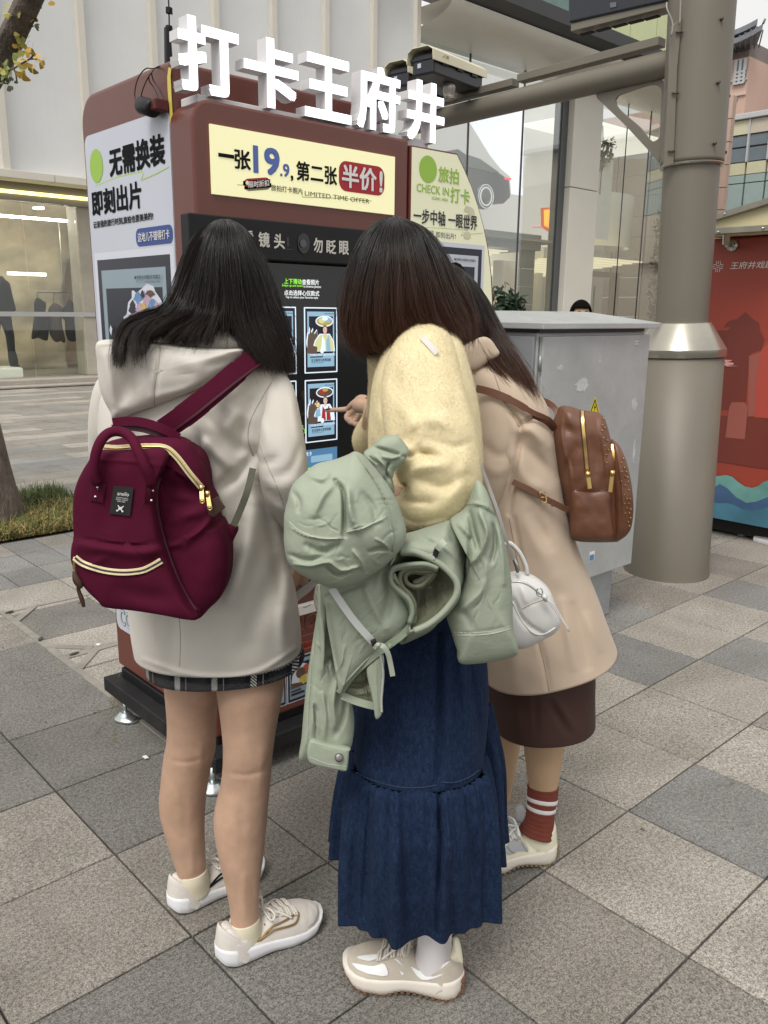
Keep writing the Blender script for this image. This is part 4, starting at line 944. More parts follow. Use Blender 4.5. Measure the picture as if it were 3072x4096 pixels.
# inside the glass: mezzanine slab, warm slatted ceiling, partition, LED wall with a reflected car built as a solid
WCE = M('warm_ceiling_slat', (0.62, 0.56, 0.36), 0.5, var=0.03, emit=(1.0, 0.88, 0.60), estr=0.62)  # slats are no lamps; glow added to brighten the interior
INT = M('interior_pale_wall', (0.74, 0.72, 0.66), 0.6, var=0.05)
GRYP = M('partition_grey', (0.22, 0.235, 0.22), 0.45, var=0.05)
zm1 = onY(*F_(1960, 925), GY+0.8)[2]; zm0 = onY(*F_(1960, 990), GY+0.8)[2]
box('mezzanine', X_END, joints[-1], GY+0.5, GY+4.8, zm0, zm1, M('mezzanine_grey', (0.28, 0.28, 0.27), 0.5, var=0.04), mall)
sl = []
for k in range(14): box('ceiling_slat', X_END, joints[2]+0.3, GY+0.6+k*0.32, GY+0.88+k*0.32, zm0-0.10-0.04*k, zm0-0.06-0.04*k, WCE, mall)
for k in range(12): box('ceiling_slat', col1, 28.5, GY+0.8+k*0.42, GY+1.16+k*0.42, zm0-0.05-0.04*k, zm0-0.0-0.04*k, WCE, mall)
box('added_glow_ceiling', col1+.1, 31, GY+.9, GY+5.8, zl-.5, zl-.42, M('ceiling_added_glow', (.7, .68, .6), .6, var=0, emit=(1, .96, .86), estr=.75), mall)  # pale ceiling with an added glow that brightens the upper floor
box('inner_wall', X_END-0.2, 34, GY+6.0, GY+6.1, 0.04, zl, INT, mall)
pa = onY(*F_(2085, 1000), GY+0.7)[0]; pb = joints[-1]-0.02
for k in range(6):
 zz = 0.06+k*(zm0-0.06)/6; box('partition_panel', pa, pb, GY+0.7, GY+0.78, zz+0.008, zz+(zm0-0.06)/6-0.004, GRYP, mall)
PILL = M('inner_pillar_cream', (0.55, 0.48, 0.32), 0.5, var=0.03, emit=(0.9, 0.75, 0.45), estr=0.12)
for xf in ((2045, 0.35), (1995, 0.2)):
 x_ = onY(*F_(xf[0], 1100), GY+2.5)[0]; tube('inner_pillar', [(x_, GY+2.5, 0.1), (x_, GY+2.5, zm0-0.2)], xf[1], PILL, mall, 20)
# LED wall upstairs
LEDW = M('led_wall_pale', (0.55, 0.55, 0.60), 0.4, var=0.04, vscale=0.8, emit=(0.86, 0.84, 0.95), estr=0.85); LEDG = M('led_wall_grey', (0.30, 0.29, 0.28), 0.4, var=0.05, vscale=0.8, emit=(0.40, 0.38, 0.36), estr=0.9)
LWY = GY+3.0
def q3(*pts): return [(onY(*F_(1800+.5425*x, 560+.5425*y), LWY)[0], onY(*F_(1800+.5425*x, 560+.5425*y), LWY)[2]) for (x, y) in pts]
lw = thing('led_screen', 'large pale LED wall upstairs behind the storefront glass with diagonal grey shape', 'screen', (q3((300, 300))[0][0], LWY, zm1))
x0_, z1_ = q3((-200, -700))[0]; x1_, z0_ = q3((860, 640))[0]
box('screen_panel', x0_, x1_, LWY, LWY+0.2, zm1, z1_, LEDG, lw)
flats('picture', (0, LWY, 0), (1, 0, 0), (0, 0, 1), (0, -1, 0), [(q3((125, -260), (560, -240), (535, 410), (450, 400), (440, 270), (370, 210), (290, 110), (130, -150)), LEDW), (q3((560, -600), (790, -600), (790, 310), (530, 355)), M('led_beige', (0.3, 0.29, 0.27), 0.4, var=0.05, emit=(0.52, 0.49, 0.46), estr=0.8))], lw, 0.01)
# car reflected in the glass, built as a solid car on the mezzanine
CARG = M('car_dark_grey', (0.10, 0.10, 0.10), 0.25, var=0.05, coat=0.5); CARW = M('car_window', (0.28, 0.27, 0.26), 0.1, var=0.02)
car = thing('car_reflection', 'dark grey car reflection in the upstairs storefront glass, built solid with bright round wheel', 'car', (q3((250, 480))[0][0], LWY-1.2, zm1))
CY_ = LWY-1.6
def q4(*pts, Y=CY_): return [onY(*F_(1800+.5425*x, 560+.5425*y), Y) for (x, y) in pts]
prism('body', q4((60, 60), (130, 110), (300, 195), (440, 290), (450, 420), (400, 470), (60, 500)), (0, 0.9, 0), CARG, car, 0.05)
prism('window', [p-np.array([0, 0.02, 0]) for p in q4((130, 110), (220, 140), (360, 240), (300, 240), (220, 215), (130, 200))], (0, 0.02, 0), CARW, car)
prism('tail_light', [p-np.array([0, 0.03, 0]) for p in q4((400, 275), (446, 280), (446, 296), (402, 292))], (0, 0.03, 0), M('tail_red', (0.5, 0.02, 0.03), 0.3, var=0, emit=(1, 0.05, 0.06), estr=1.0), car)
wc = q4((252, 418))[0]; rw = abs(q4((310, 418))[0][0]-wc[0])
wh = tube('wheel', [wc-np.array([0, 0.06, 0]), wc+np.array([0, 0.1, 0])], rw, M('rim_silver', (0.20, 0.19, 0.18), 0.3, 0.3, var=0.2, vscale=12), car, 28)
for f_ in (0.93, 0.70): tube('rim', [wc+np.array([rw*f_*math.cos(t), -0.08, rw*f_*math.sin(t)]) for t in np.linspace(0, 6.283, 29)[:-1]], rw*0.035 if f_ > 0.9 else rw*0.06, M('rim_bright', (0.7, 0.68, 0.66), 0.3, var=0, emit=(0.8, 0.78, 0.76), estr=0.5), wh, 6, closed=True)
# glowing orange ribbed lamp
FIRE = M('lamp_orange', (0.8, 0.25, 0.03), 0.5, var=0, emit=(1.0, 0.27, 0.03), estr=2.2); FIRE2 = M('lamp_dark_orange', (0.3, 0.07, 0.02), 0.5, var=0, emit=(0.5, 0.08, 0.01), estr=1.0)
fl = thing('glowing_lamp', 'glowing orange ribbed lamp behind the storefront glass beside the cream column', 'lamp', tuple(q4((760, 680), Y=GY+0.6)[0]))
prism('housing', q4((690, 500), (800, 490), (822, 680), (770, 690), (695, 640), Y=GY+0.62), (0, 0.12, 0), FIRE2, fl)
for k in range(9):
 u = k/8; t_ = q4((700+108*u, 512-8*u+4), Y=GY+0.6)[0]; b_ = q4((700+112*u, 632+52*u), Y=GY+0.6)[0]; tube('rib', [t_, b_], 0.028, FIRE, fl, 6)
tag(prism('display_strip', q4((610, 638), (690, 640), (688, 648), (612, 646), Y=GY+0.6), (0, 0.02, 0), M('strip_red', (0.7, 0.05, 0.05), 0.4, var=0, emit=(1, 0.1, 0.1), estr=0.9)), 'thin glowing red strip beside the orange lamp behind the glass', 'light')
# white curved banner inside corner glass, door frame
WB = M('white_drum', (0.82, 0.83, 0.80), 0.5, var=0.03)
drum = thing('white_drum_sign', 'curved white drum wall hanging inside the rounded glass corner', 'drum wall', (26.5, GY+3.2, 3.3))
V = []; F = []
dxa, dxb = onY(*F_(2350, 850), GY+1.5)[0], onY(*F_(2625, 850), GY+1.5)[0]; dz0, dz1 = onY(*F_(2480, 985), GY+1.5)[2], onY(*F_(2480, 770), GY+1.5)[2]; dr_ = (dxb-dxa)/2
for k in range(21):
 t = math.radians(-88+k*8.8); x_ = (dxa+dxb)/2+dr_*math.sin(t); y_ = GY+1.5+dr_-dr_*math.cos(t)
 V += [(x_, y_, dz0), (x_, y_, dz1), (x_+0.08*math.sin(t), y_+.08, dz0), (x_+0.08*math.sin(t), y_+.08, dz1)]
for k in range(20): q = 4*k; F += [(q, q+4, q+5, q+1), (q, q+2, q+6, q+4)]
mk('drum_shell', V, F, WB, drum, smooth=True)
box('hung_panel', onY(*F_(2372, 850), GY+1.1)[0], onY(*F_(2440, 850), GY+1.1)[0], GY+1.1, GY+1.14, dz0+.1, dz1+.9, WB, drum)
for k in range(5):
 x_ = 26.2+k*.85; box('inner_column', x_, x_+.3, GY+4.4, GY+4.7, .1, zl, INT, mall)
df = [onY(*F_(1800+.5425*x, 560+.5425*y), GY+1.2) for (x, y) in ((1040, 965), (1255, 985), (1240, 1300), (1205, 1300), (1215, 1010), (1040, 990))]
FRM = M('bronze_frame', (0.16, 0.13, 0.10), 0.4, 0.3, var=0.1)
dr = thing('entrance_frame', 'bronze entrance door frame behind the glass right of the cream column', 'door frame', tuple(df[2]))
ztf = df[0][2]; box('frame', col1+0.1, df[1][0], GY+1.2, GY+1.4, ztf-0.18, ztf, FRM, dr); box('frame', df[1][0]-0.3, df[1][0], GY+1.2, GY+1.4, 0.1, ztf-0.185, FRM, dr)
for k in range(6): x_ = col1+0.3+k*0.42; box('door_bar', x_, x_+0.05, GY+1.25, GY+1.3, 0.1, ztf-0.5, DKMET, dr)
# plants behind/at the glass
PLG = M('plant_green', (0.022, 0.045, 0.022), 0.5, var=0.4, vscale=10); PLG2 = M('plant_green_light', (0.07, 0.10, 0.04), 0.5, var=0.4, vscale=10)
def leafclump(name, centers, n, size, mat, parent, seed=0, Y=True):
 rr = random.Random(seed); V = []; F = []
 for k in range(n):
  c = rr.choice(centers); r = c[3]
  p = np.array([c[0]+rr.gauss(0, r*.5), c[1]+rr.gauss(0, r*.4), c[2]+rr.gauss(0, r*.5)]); s = size*rr.uniform(.5, 1.3)
  u = np.array([rr.gauss(0, 1), rr.gauss(0, 1), rr.gauss(0, 1)]); u /= np.linalg.norm(u); w = np.cross(u, [rr.gauss(0, 1), rr.gauss(0, 1), rr.gauss(0, 1)]); w /= np.linalg.norm(w)
  b = len(V); nn = np.cross(u, w)
  V += [p-u*s, p+w*s*.45+nn*s*.1, p+u*s, p-w*s*.45+nn*s*.1]; F.append((b, b+1, b+2, b+3))
 o = mk(name, V, F, mat, parent); return o
def P4(x, y, Y): return onY(*F_(1800+.5425*x, 560+.5425*y), Y)
pc = [tuple(P4(x, y, GY-0.6))+(r,) for (x, y, r) in ((345, 1160, .35), (370, 1230, .4), (430, 1180, .3), (440, 1260, .35), (480, 1210, .3), (500, 1270, .25), (350, 1290, .4), (430, 1330, .4))]
pl_ = thing('broadleaf_plant', 'dark green broadleaf plants in front of the storefront between kiosk and cabinet', 'plant', (pc[0][0], GY-0.6, 0.0))
o = leafclump('foliage', pc, 420, 0.14, PLG, pl_, 2); tag(o, kind='stuff')
tube('stem', [(pc[2][0], GY-0.6, 0), (pc[2][0], GY-0.6, 1.2)], 0.03, PLG, pl_, 6)
pc = [tuple(P4(x, y, GY+1.0))+(r,) for (x, y, r) in ((1130, 60, .3), (1160, 110, .25), (1120, 160, .25), (1180, 30, .2), (1105, 200, .2))]
hp_ = thing('hanging_plant', 'hanging green plant inside the upper glass right of the cream column', 'plant', (pc[0][0], GY+1, 5)); tag(leafclump('foliage', pc, 110, 0.13, PLG, hp_, 3), kind='stuff')
tube('stem', [P4(1125, -200, GY+1.0), P4(1130, 60, GY+1.0), P4(1105, 400, GY+1.0)], 0.02, PLG, hp_, 5)
pc = [(30.5+a_, 15.4+b_, z_, .5) for (a_, b_, z_) in ((0, 0, 1.2), (0.1, 0, 1.8), (0.2, 0.1, 2.4), (0.1, 0, 3.0), (0.3, 0, 3.4), (0, .1, .8), (0.5, 0, 2.0), (.4, .2, 2.8), (0.3, 0, 3.9))]
dx_, dy_ = onG(*F_(2632, 1352))[:2] if False else (0, 0)
base = CP+ray(*F_(2636, 1330))*1.0; tr_d = ray(*F_(2640, 1150)); tr_p = CP+tr_d*(34/ (tr_d @ FH))
pc = [(tr_p[0]+a_, tr_p[1], tr_p[2]+z_, .42) for (a_, z_) in ((0, -.9), (0.1, -.4), (0, 0.2), (0.15, .8), (0, 1.3), (.2, 1.9), (-.1, 2.4), (.1, -1.2))]
st_ = thing('street_tree', 'narrow dark green street tree seen between the glass corner and the thick pole', 'tree', (tr_p[0], tr_p[1], 0))
tag(leafclump('crown', pc, 900, 0.13, PLG, st_, 5), kind='stuff'); tube('trunk', [(tr_p[0], tr_p[1], 0), (tr_p[0]+.05, tr_p[1], 1.5), (tr_p[0], tr_p[1], 3.5)], [0.12, .09, .05], M('bark_dark', (0.05, 0.04, 0.03), 0.9, var=.3), st_, 8)
# ---- far buildings on the right, haze put into their paled wall and glass colours
PINK = M('pink_tile_wall', (0.52, 0.35, 0.28), 0.7, var=0.06, vscale=0.4); PKL = M('pink_pale_band', (0.55, 0.42, 0.36), 0.7, var=0.05); TILE = M('roof_slate', (0.17, 0.18, 0.20), 0.7, var=0.2, vscale=3)
WINB = M('far_window_glass', (0.17, 0.21, 0.24), 0.15, var=0.1, vscale=0.6); FRW = M('far_window_frame', (0.45, 0.46, 0.47), 0.5, var=0.03)
PX = 40.0
def cX(x, y, X=PX): return onX(*F_(2500+.45218*x, .45218*y), X)
tw = thing('pagoda_tower', 'pink tiled tower with an upturned grey Chinese eave roof behind the pole', 'building', (PX+2, 19.8, 0))
yl = cX(1095, 600)[1]; yr_ = cX(800, 600)[1]+3.0; zt_ = cX(1000, 520)[2]
box('wall', PX, PX+5, yl, yr_, 0, zt_, PINK, tw)
for (ya_, yb_) in ((705, 720), (820, 850)):
 z1_, z0_ = cX(1000, ya_)[2], cX(1000, yb_)[2]; box('wall_band', PX-0.08, PX-0.002, yl, yr_, z0_, z1_, PKL, tw)
w1 = cX(985, 520)[1]; w0 = cX(1088, 520)[1]; wz1 = cX(1030, 530)[2]; wz0 = cX(1030, 745)[2]
wi = box('window', PX-0.05, PX-0.004, w0, w1, wz0, wz1, WINB, tw)
boxes('window_frame', [(PX-.12, PX-.052, w0, w0+.12, wz0, wz1), (PX-.12, PX-.052, w1-.12, w1, wz0, wz1), (PX-.12, PX-.052, (w0+w1)/2-.06, (w0+w1)/2+.06, wz0, wz1)]+[(PX-.125, PX-.053, w0, w1, z, z+.09) for z in np.linspace(wz0, wz0+(wz1-wz0)*.45, 4)], FRW, tw)
w1 = cX(940, 860)[1]; w0 = cX(1000, 860)[1]; box('window', PX-0.05, PX-0.004, w0, w1, cX(960, 900)[2], cX(960, 845)[2], WINB, tw)
# upturned eave: stacked swept slabs
ez = zt_; cy_ = (yl+yr_)/2
def eave(zb, ext, h, lift, nm):
 V = []; F = []; n = 20
 y0_, y1_ = yl-ext, yr_+ext
 for i in range(n+1):
  u = i/n; y = y0_+(y1_-y0_)*u; l = lift*(abs(2*u-1)**3)
  V += [(PX-ext, y, zb+l), (PX-ext, y, zb+l+0.22), (PX+1.6, cy_+(y-cy_)*0.55, zb+h+0.2*l), (PX+1.6, cy_+(y-cy_)*0.55, zb+h-0.3)]
 for i in range(n):
  q = 4*i
  for (a_, b_) in ((0, 1), (1, 2), (2, 3), (3, 0)): F.append((q+a_, q+4+a_, q+4+b_, q+b_))
 F.append((0, 1, 2, 3)); F.append((4*n, 4*n+3, 4*n+2, 4*n+1))
 return recalc(mk(nm, V, F, TILE, tw))
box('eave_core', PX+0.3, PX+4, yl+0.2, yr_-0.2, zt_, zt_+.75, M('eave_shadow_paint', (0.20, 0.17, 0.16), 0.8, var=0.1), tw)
rf = eave(zt_+0.32, .85, .62, 0.42, 'roof'); rf2 = eave(zt_+.86, 0.35, 0.55, 0.30, 'roof')
RFB = M('rafter_brown', (0.17, 0.12, 0.105), 0.8, var=0)
for k in range(26):
 u = k/25; y = yl-.85+(yr_-yl+1.7)*u; l = 0.42*abs(2*u-1)**3; tube('tile_rib', [(PX-.86, y, zt_+0.56+l), (PX+1.5, cy_+(y-cy_)*0.55, zt_+.98+0.2*l)], 0.035, TILE, rf, 5)
 tube('rafter', [(PX-.8, y, zt_+0.29+l), (PX+0.3, cy_+(y-cy_)*0.8, zt_+.38)], 0.03, RFB, rf, 5)
tube('ridge_finial', [(PX-.85, yl-.85, zt_+.95), (PX-.9, yl-.95, zt_+1.12)], .05, TILE, rf, 6)
# grey building beyond
gb = thing('grey_annex', 'dark grey block with a slate Chinese roof right of the pink tower', 'building', (46, 15, 0))
yq = onX(*F_(2993, 300), 46)[1]
box('wall', 46, 52, 6, yq, 0, onX(*F_(3040, 320), 46)[2], M('annex_grey', (0.17, 0.16, 0.16), 0.7, var=0.06), gb)
prism('roof', [(46.5, yq-0.2, onX(*F_(3040, 318), 46)[2]), (46.5, 6, onX(*F_(3040, 318), 46)[2]), (46.5, 6, onX(*F_(3072, 215), 46)[2]+.6), (46.5, yq-2.2, onX(*F_(3056, 220), 46)[2])], (4, 0, 0), TILE, gb)
# yellow and teal curtain wall building, yellow greyed and lightened for haze
YB = M('spandrel_yellow', (0.56, 0.55, 0.38), 0.35, var=0.05); TB = M('spandrel_teal', (0.32, 0.41, 0.40), 0.3, var=0.05); BB = M('spandrel_beige', (0.50, 0.45, 0.36), 0.4, var=0.04)
yb_ = thing('glass_office', 'yellow and teal banded glass office building behind the pole at right', 'building', (45, 18, 0))
GX = 38.0
def zX(y, x=2980): return onX(*F_(x, y), GX)[2]
def yX(x, y=600): return onX(*F_(x, y), GX)[1]
y_l = yX(2905, 600); z6 = zX(455); z5 = zX(478); z4 = zX(535, 2990); z3 = zX(652, 2950); z2 = zX(700, 2950); z1b = zX(735, 2950); z0b = zX(838, 2950)
box('core', GX+0.3, GX+4, 2, y_l, 0, z6-0.3, BB, yb_); box('parapet', GX-0.15, GX+4.1, 2, y_l+.1, z5, z6, FRW, yb_, 0.03)
pitch = abs(yX(2985, 560)-yX(3068, 560)); ncol = 9
for k in range(ncol):
 b_ = y_l-0.1-k*pitch; a_ = b_-pitch+0.08
 box('spandrel', GX, GX+.28, a_, b_, z4, z5-.02, YB if k % 3 == 0 else BB, yb_)
 zmid = zX(590, 2960)
 for (zz0, zz1) in ((z3+.04, zmid-.04), (zmid+.04, z4-.04)): box('window', GX+.06, GX+.28, a_, b_, zz0, zz1, WINB, yb_)
 box('spandrel', GX, GX+.28, a_, b_, z2, z3-.02, YB, yb_); box('spandrel', GX, GX+.28, a_, b_, z1b+.02, z2-.03, TB, yb_); box('spandrel', GX, GX+.28, a_, b_, z0b, z1b-.02, TB, yb_)
 box('mullion', GX-.06, GX+.1, b_, b_+.08, z3, z5, FRW, yb_)
 box('spandrel', GX, GX+.28, a_, b_, z0b-2.2, z0b-.04, BB, yb_)
pkb = thing('pink_stone_block', 'pale pink stone clad block seen in slivers either side of the thick pole', 'building', (36, 20, 0))
xa_, ya_ = 34, onX(*F_(2905, 700), 34)[1]
for j in range(11):
 for i in range(6): box('stone_panel', xa_, xa_+.3, ya_+.02+i*1.2, ya_+1.18+i*1.2, 0.5+j*0.85, 0.5+j*0.85+.82, M('pink_stone', (0.42, 0.30, 0.25), 0.7, var=0.05) if i+j == 0 else bpy.data.materials['pink_stone'], pkb)
# ================================================================== pole, arm, sign, cameras
POLE = M('pole_bronze_paint', (0.165, 0.149, 0.118), 0.5, 0.1, var=0.06, vscale=2, sx=(4, 4, 0.4), bump=0.03, bscale=40)
POLE2 = M('pole_collar_steel', (0.42, 0.40, 0.34), 0.25, 0.75, var=0.12, vscale=5)
BOLT = M('bolt_brown', (0.08, 0.06, 0.045), 0.5, 0.4, var=0.1)
pole = thing('street_pole', 'thick bronze-grey steel street pole with a flared base collar and side arm', 'pole', (4.235, 2.235, 0))
PB = np.array([4.235, 2.235, 0.0]); DP = PB @ FH
def ax(x, y): return at(*F_(x, y), DP)
def lathe(name, prof, mat, parent, A0, A1, n=64, smooth=True):
 """prof [(t along A0-A1 in metres, radius)]"""
 d = (A1-A0)/np.linalg.norm(A1-A0); s = np.cross(d, [1, 0, 0]); s /= np.linalg.norm(s); t2 = np.cross(d, s); V = []; F = []
 for (t, r) in prof:
  for k in range(n):
   a = 2*math.pi*k/n; V.append(A0+d*t+r*(math.cos(a)*s+math.sin(a)*t2))
 for i in range(len(prof)-1):
  for k in range(n): F.append((i*n+k, i*n+(k+1) % n, (i+1)*n+(k+1) % n, (i+1)*n+k))
 o = recalc(mk(name, V, F, mat, parent, smooth=smooth)); return o
A0 = ax(2662, 2284); A0[2] = 0; A1 = ax(2798, 180); L_ = lambda x, y: np.linalg.norm(ax(x, y)-A0)
mpp = (DP/ math.cos(PITCH))/FPX/S*1.03
h_c0, h_c1, h_c2 = L_(2722, 1425), L_(2722, 1395), L_(2722, 1292)
lathe('base_column', [(0, 0.232), (0.02, 0.228), (h_c0-.004, 0.226), (h_c0-.003, 0.20)], POLE, pole, A0, A1)
o = lathe('collar', [(h_c0, 0.15), (h_c0, 0.234), (h_c1, 0.234), (h_c1+0.003, 0.232), (h_c2, 0.148), (h_c2+.004, 0.13)], POLE2, pole, A0, A1, smooth=False); bevel(o, 0.003); o.data.polygons.foreach_set('use_smooth', [True]*len(o.data.polygons)); o.modifiers.new('es', 'EDGE_SPLIT').split_angle = math.radians(25)
lathe('shaft', [(h_c2+.002, 0.132), (L_(2765, 670), 0.137)], POLE, pole, A0, A1)
hs0 = L_(2768, 660); hs1 = L_(2800, -500)
lathe('sleeve', [(hs0, 0.13), (hs0, 0.154), (hs0+.02, 0.154), (hs1, 0.160)], POLE, pole, A0, A1)
lathe('sleeve_ring', [(hs0-.012, 0.13), (hs0-.012, 0.156), (hs0-.001, 0.156)], POLE2, pole, A0, A1)
# bolts
for (x, y) in ((2836, 120), (2825, 364), (2812, 598)):
 p = ax(x, y)-FH*0.155; tube('bolt', [p+FH*.02, p-FH*0.010], 0.008, BOLT, pole, 8)
for (x, y) in ((2926, 148), (2910, 388), (2896, 612)):
 p = ax(x-6, y)-FH*0.02; tube('bolt', [p-RH*.01, p+RH*0.012], 0.008, BOLT, pole, 8)
# flange plate on the arm side
fp = [ax(2664, 128)-FH*.10, ax(2700, 100)-FH*.10, ax(2682, 300)-FH*.10, ax(2668, 670)-FH*.10, ax(2622, 684)-FH*.10, ax(2630, 670)-FH*.10, ax(2645, 400)-FH*.10, ax(2652, 140)-FH*.10]
prism('flange', fp, tuple(FH*0.02), POLE, pole, 0.002)
for (x, y) in ((2690, 158), (2675, 395), (2660, 622)):
 p = ax(x, y)-FH*0.11; tube('flange_bolt', [p+RH*.012, p-RH*0.02], 0.0055, BOLT, pole, 6)
AX_, AZ = 4.22, 2.650
ay0 = onX(*F_(2720, 245), AX_); ay1 = onX(*F_(1640, 503), AX_)
arm = lathe('arm', [(0, 0.066), (np.linalg.norm(ay1-ay0), 0.060)], POLE, pole, ay0, ay1, 40)
def armp(x, y, dx=0): return onX(*F_(x, y), AX_+dx)
# cable tray sections on top of the arm
for (a_, b_) in (((2648, 178), (2082, 326)), ((2062, 340), (1700, 432))):
 p0, p1 = armp(*a_), armp(*b_); obox('cable_tray', p0+np.array([0, 0, .012]), p1+np.array([0, 0, .012]), 0.07, 0.042, POLE, pole, 0.003)
br = [armp(*p) for p in ((2374, 372), (2545, 340), (2640, 310), (2632, 640), (2626, 640))]
outer_ = [armp(*p) for p in ((2374, 372), (2640, 306), (2632, 636))];
hol = [armp(*p) for p in ((2470, 384), (2545, 356), (2600, 340), (2628, 344), (2643, 358), (2642, 420), (2640, 520), (2636, 550), (2618, 565), (2600, 560), (2560, 510), (2480, 440), (2463, 410))]
def ringplate(name, outer, inner, thick, mat, parent, n=48):
 o_ = crom(np.array(outer), 3) if False else np.array(outer); I = crom(np.array(inner), n, True); c = I.mean(0)
 # outer point on the ray through each inner point
 V = []; F = []
 def hit(p):
  d = p-c; best = None
  for a_, b_ in zip(o_, np.roll(o_, -1, 0)):
   e = b_-a_; A = np.array([[d[1], -e[1]], [d[2], -e[2]]]);
   if abs(np.linalg.det(A)) < 1e-12: continue
   s, t = np.linalg.solve(A, (a_-c)[1:])
   if s > 0 and -1e-6 <= t <= 1+1e-6 and (best is None or s > best): best = s
  return c+d*(best or 1.1)
 O = [hit(p) for p in I]
 for off in (0, thick):
  for p, q in zip(I, O): V += [p+np.array([off, 0, 0]), q+np.array([off, 0, 0])]
 for i in range(n):
  j = (i+1) % n; a0, a1, b0_, b1 = 2*i, 2*i+1, 2*j, 2*j+1; m = 2*n
  F += [(a0, b0_, b1, a1), (m+a0, m+a1, m+b1, m+b0_), (a0, m+a0, m+b0_, b0_), (a1, b1, m+b1, m+a1)]
 return recalc(mk(name, V, F, mat, parent))
outer_ = [armp(*p) for p in ((2366, 372), (2500, 346), (2650, 312), (2650, 560), (2636, 652), (2600, 608), (2500, 500))]
ringplate('bracket_plate', outer_, hol, 0.014, POLE, pole)
tube('loose_cable', [ax(2640, 40)-FH*.1, ax(2636, 70)-FH*.12, ax(2655, 130)-FH*.13, ax(2650, 178)-FH*.13], 0.004, M('cable_grey', (0.3, 0.28, 0.25), 0.5, var=0), pole, 6, 16)
tube('loose_cable', [ax(2690, 0)-FH*.12, ax(2688, 60)-FH*.12, ax(2685, 130)-FH*.12], 0.004, bpy.data.materials['cable_grey'], pole, 6, 12)
# led sign above
SGN = M('sign_case_dark', (0.020, 0.023, 0.03), 0.35, var=0.1)
sg = thing('overhead_sign', 'black cased overhead sign on a grey steel channel beside the pole top', 'sign', tuple(armp(2450, 60)))
def r2(x, y, dx=0): return onX(*F_(1536+.9259*x, .9259*y), AX_+dx)
pts = [r2(795, 100, -.06), r2(1245, 0, -.06), r2(1245, -200, -.06), r2(795, -140, -.06)]
prism('sign_case', pts, (0.16, 0, 0), SGN, sg, 0.01)
obox('steel_channel', r2(830, 128), r2(1252, 22), 0.10, 0.040, POLE, sg, 0.003)
for k in range(5):
 p = r2(880+70*k, 128-17*k, -.01); obox('slot', p-np.array([0, .04, .018]), p+np.array([0, .04, -.018]), 0.03, 0.006, HOLE, sg)
prism('sign_badge', [r2(975, 12, -.065), r2(1003, 8, -.065), r2(1003, 30, -.065), r2(977, 34, -.065)], (0.003, 0, 0), M('badge', (0.12, 0.13, 0.15), 0.4, var=0), sg, 0.001)
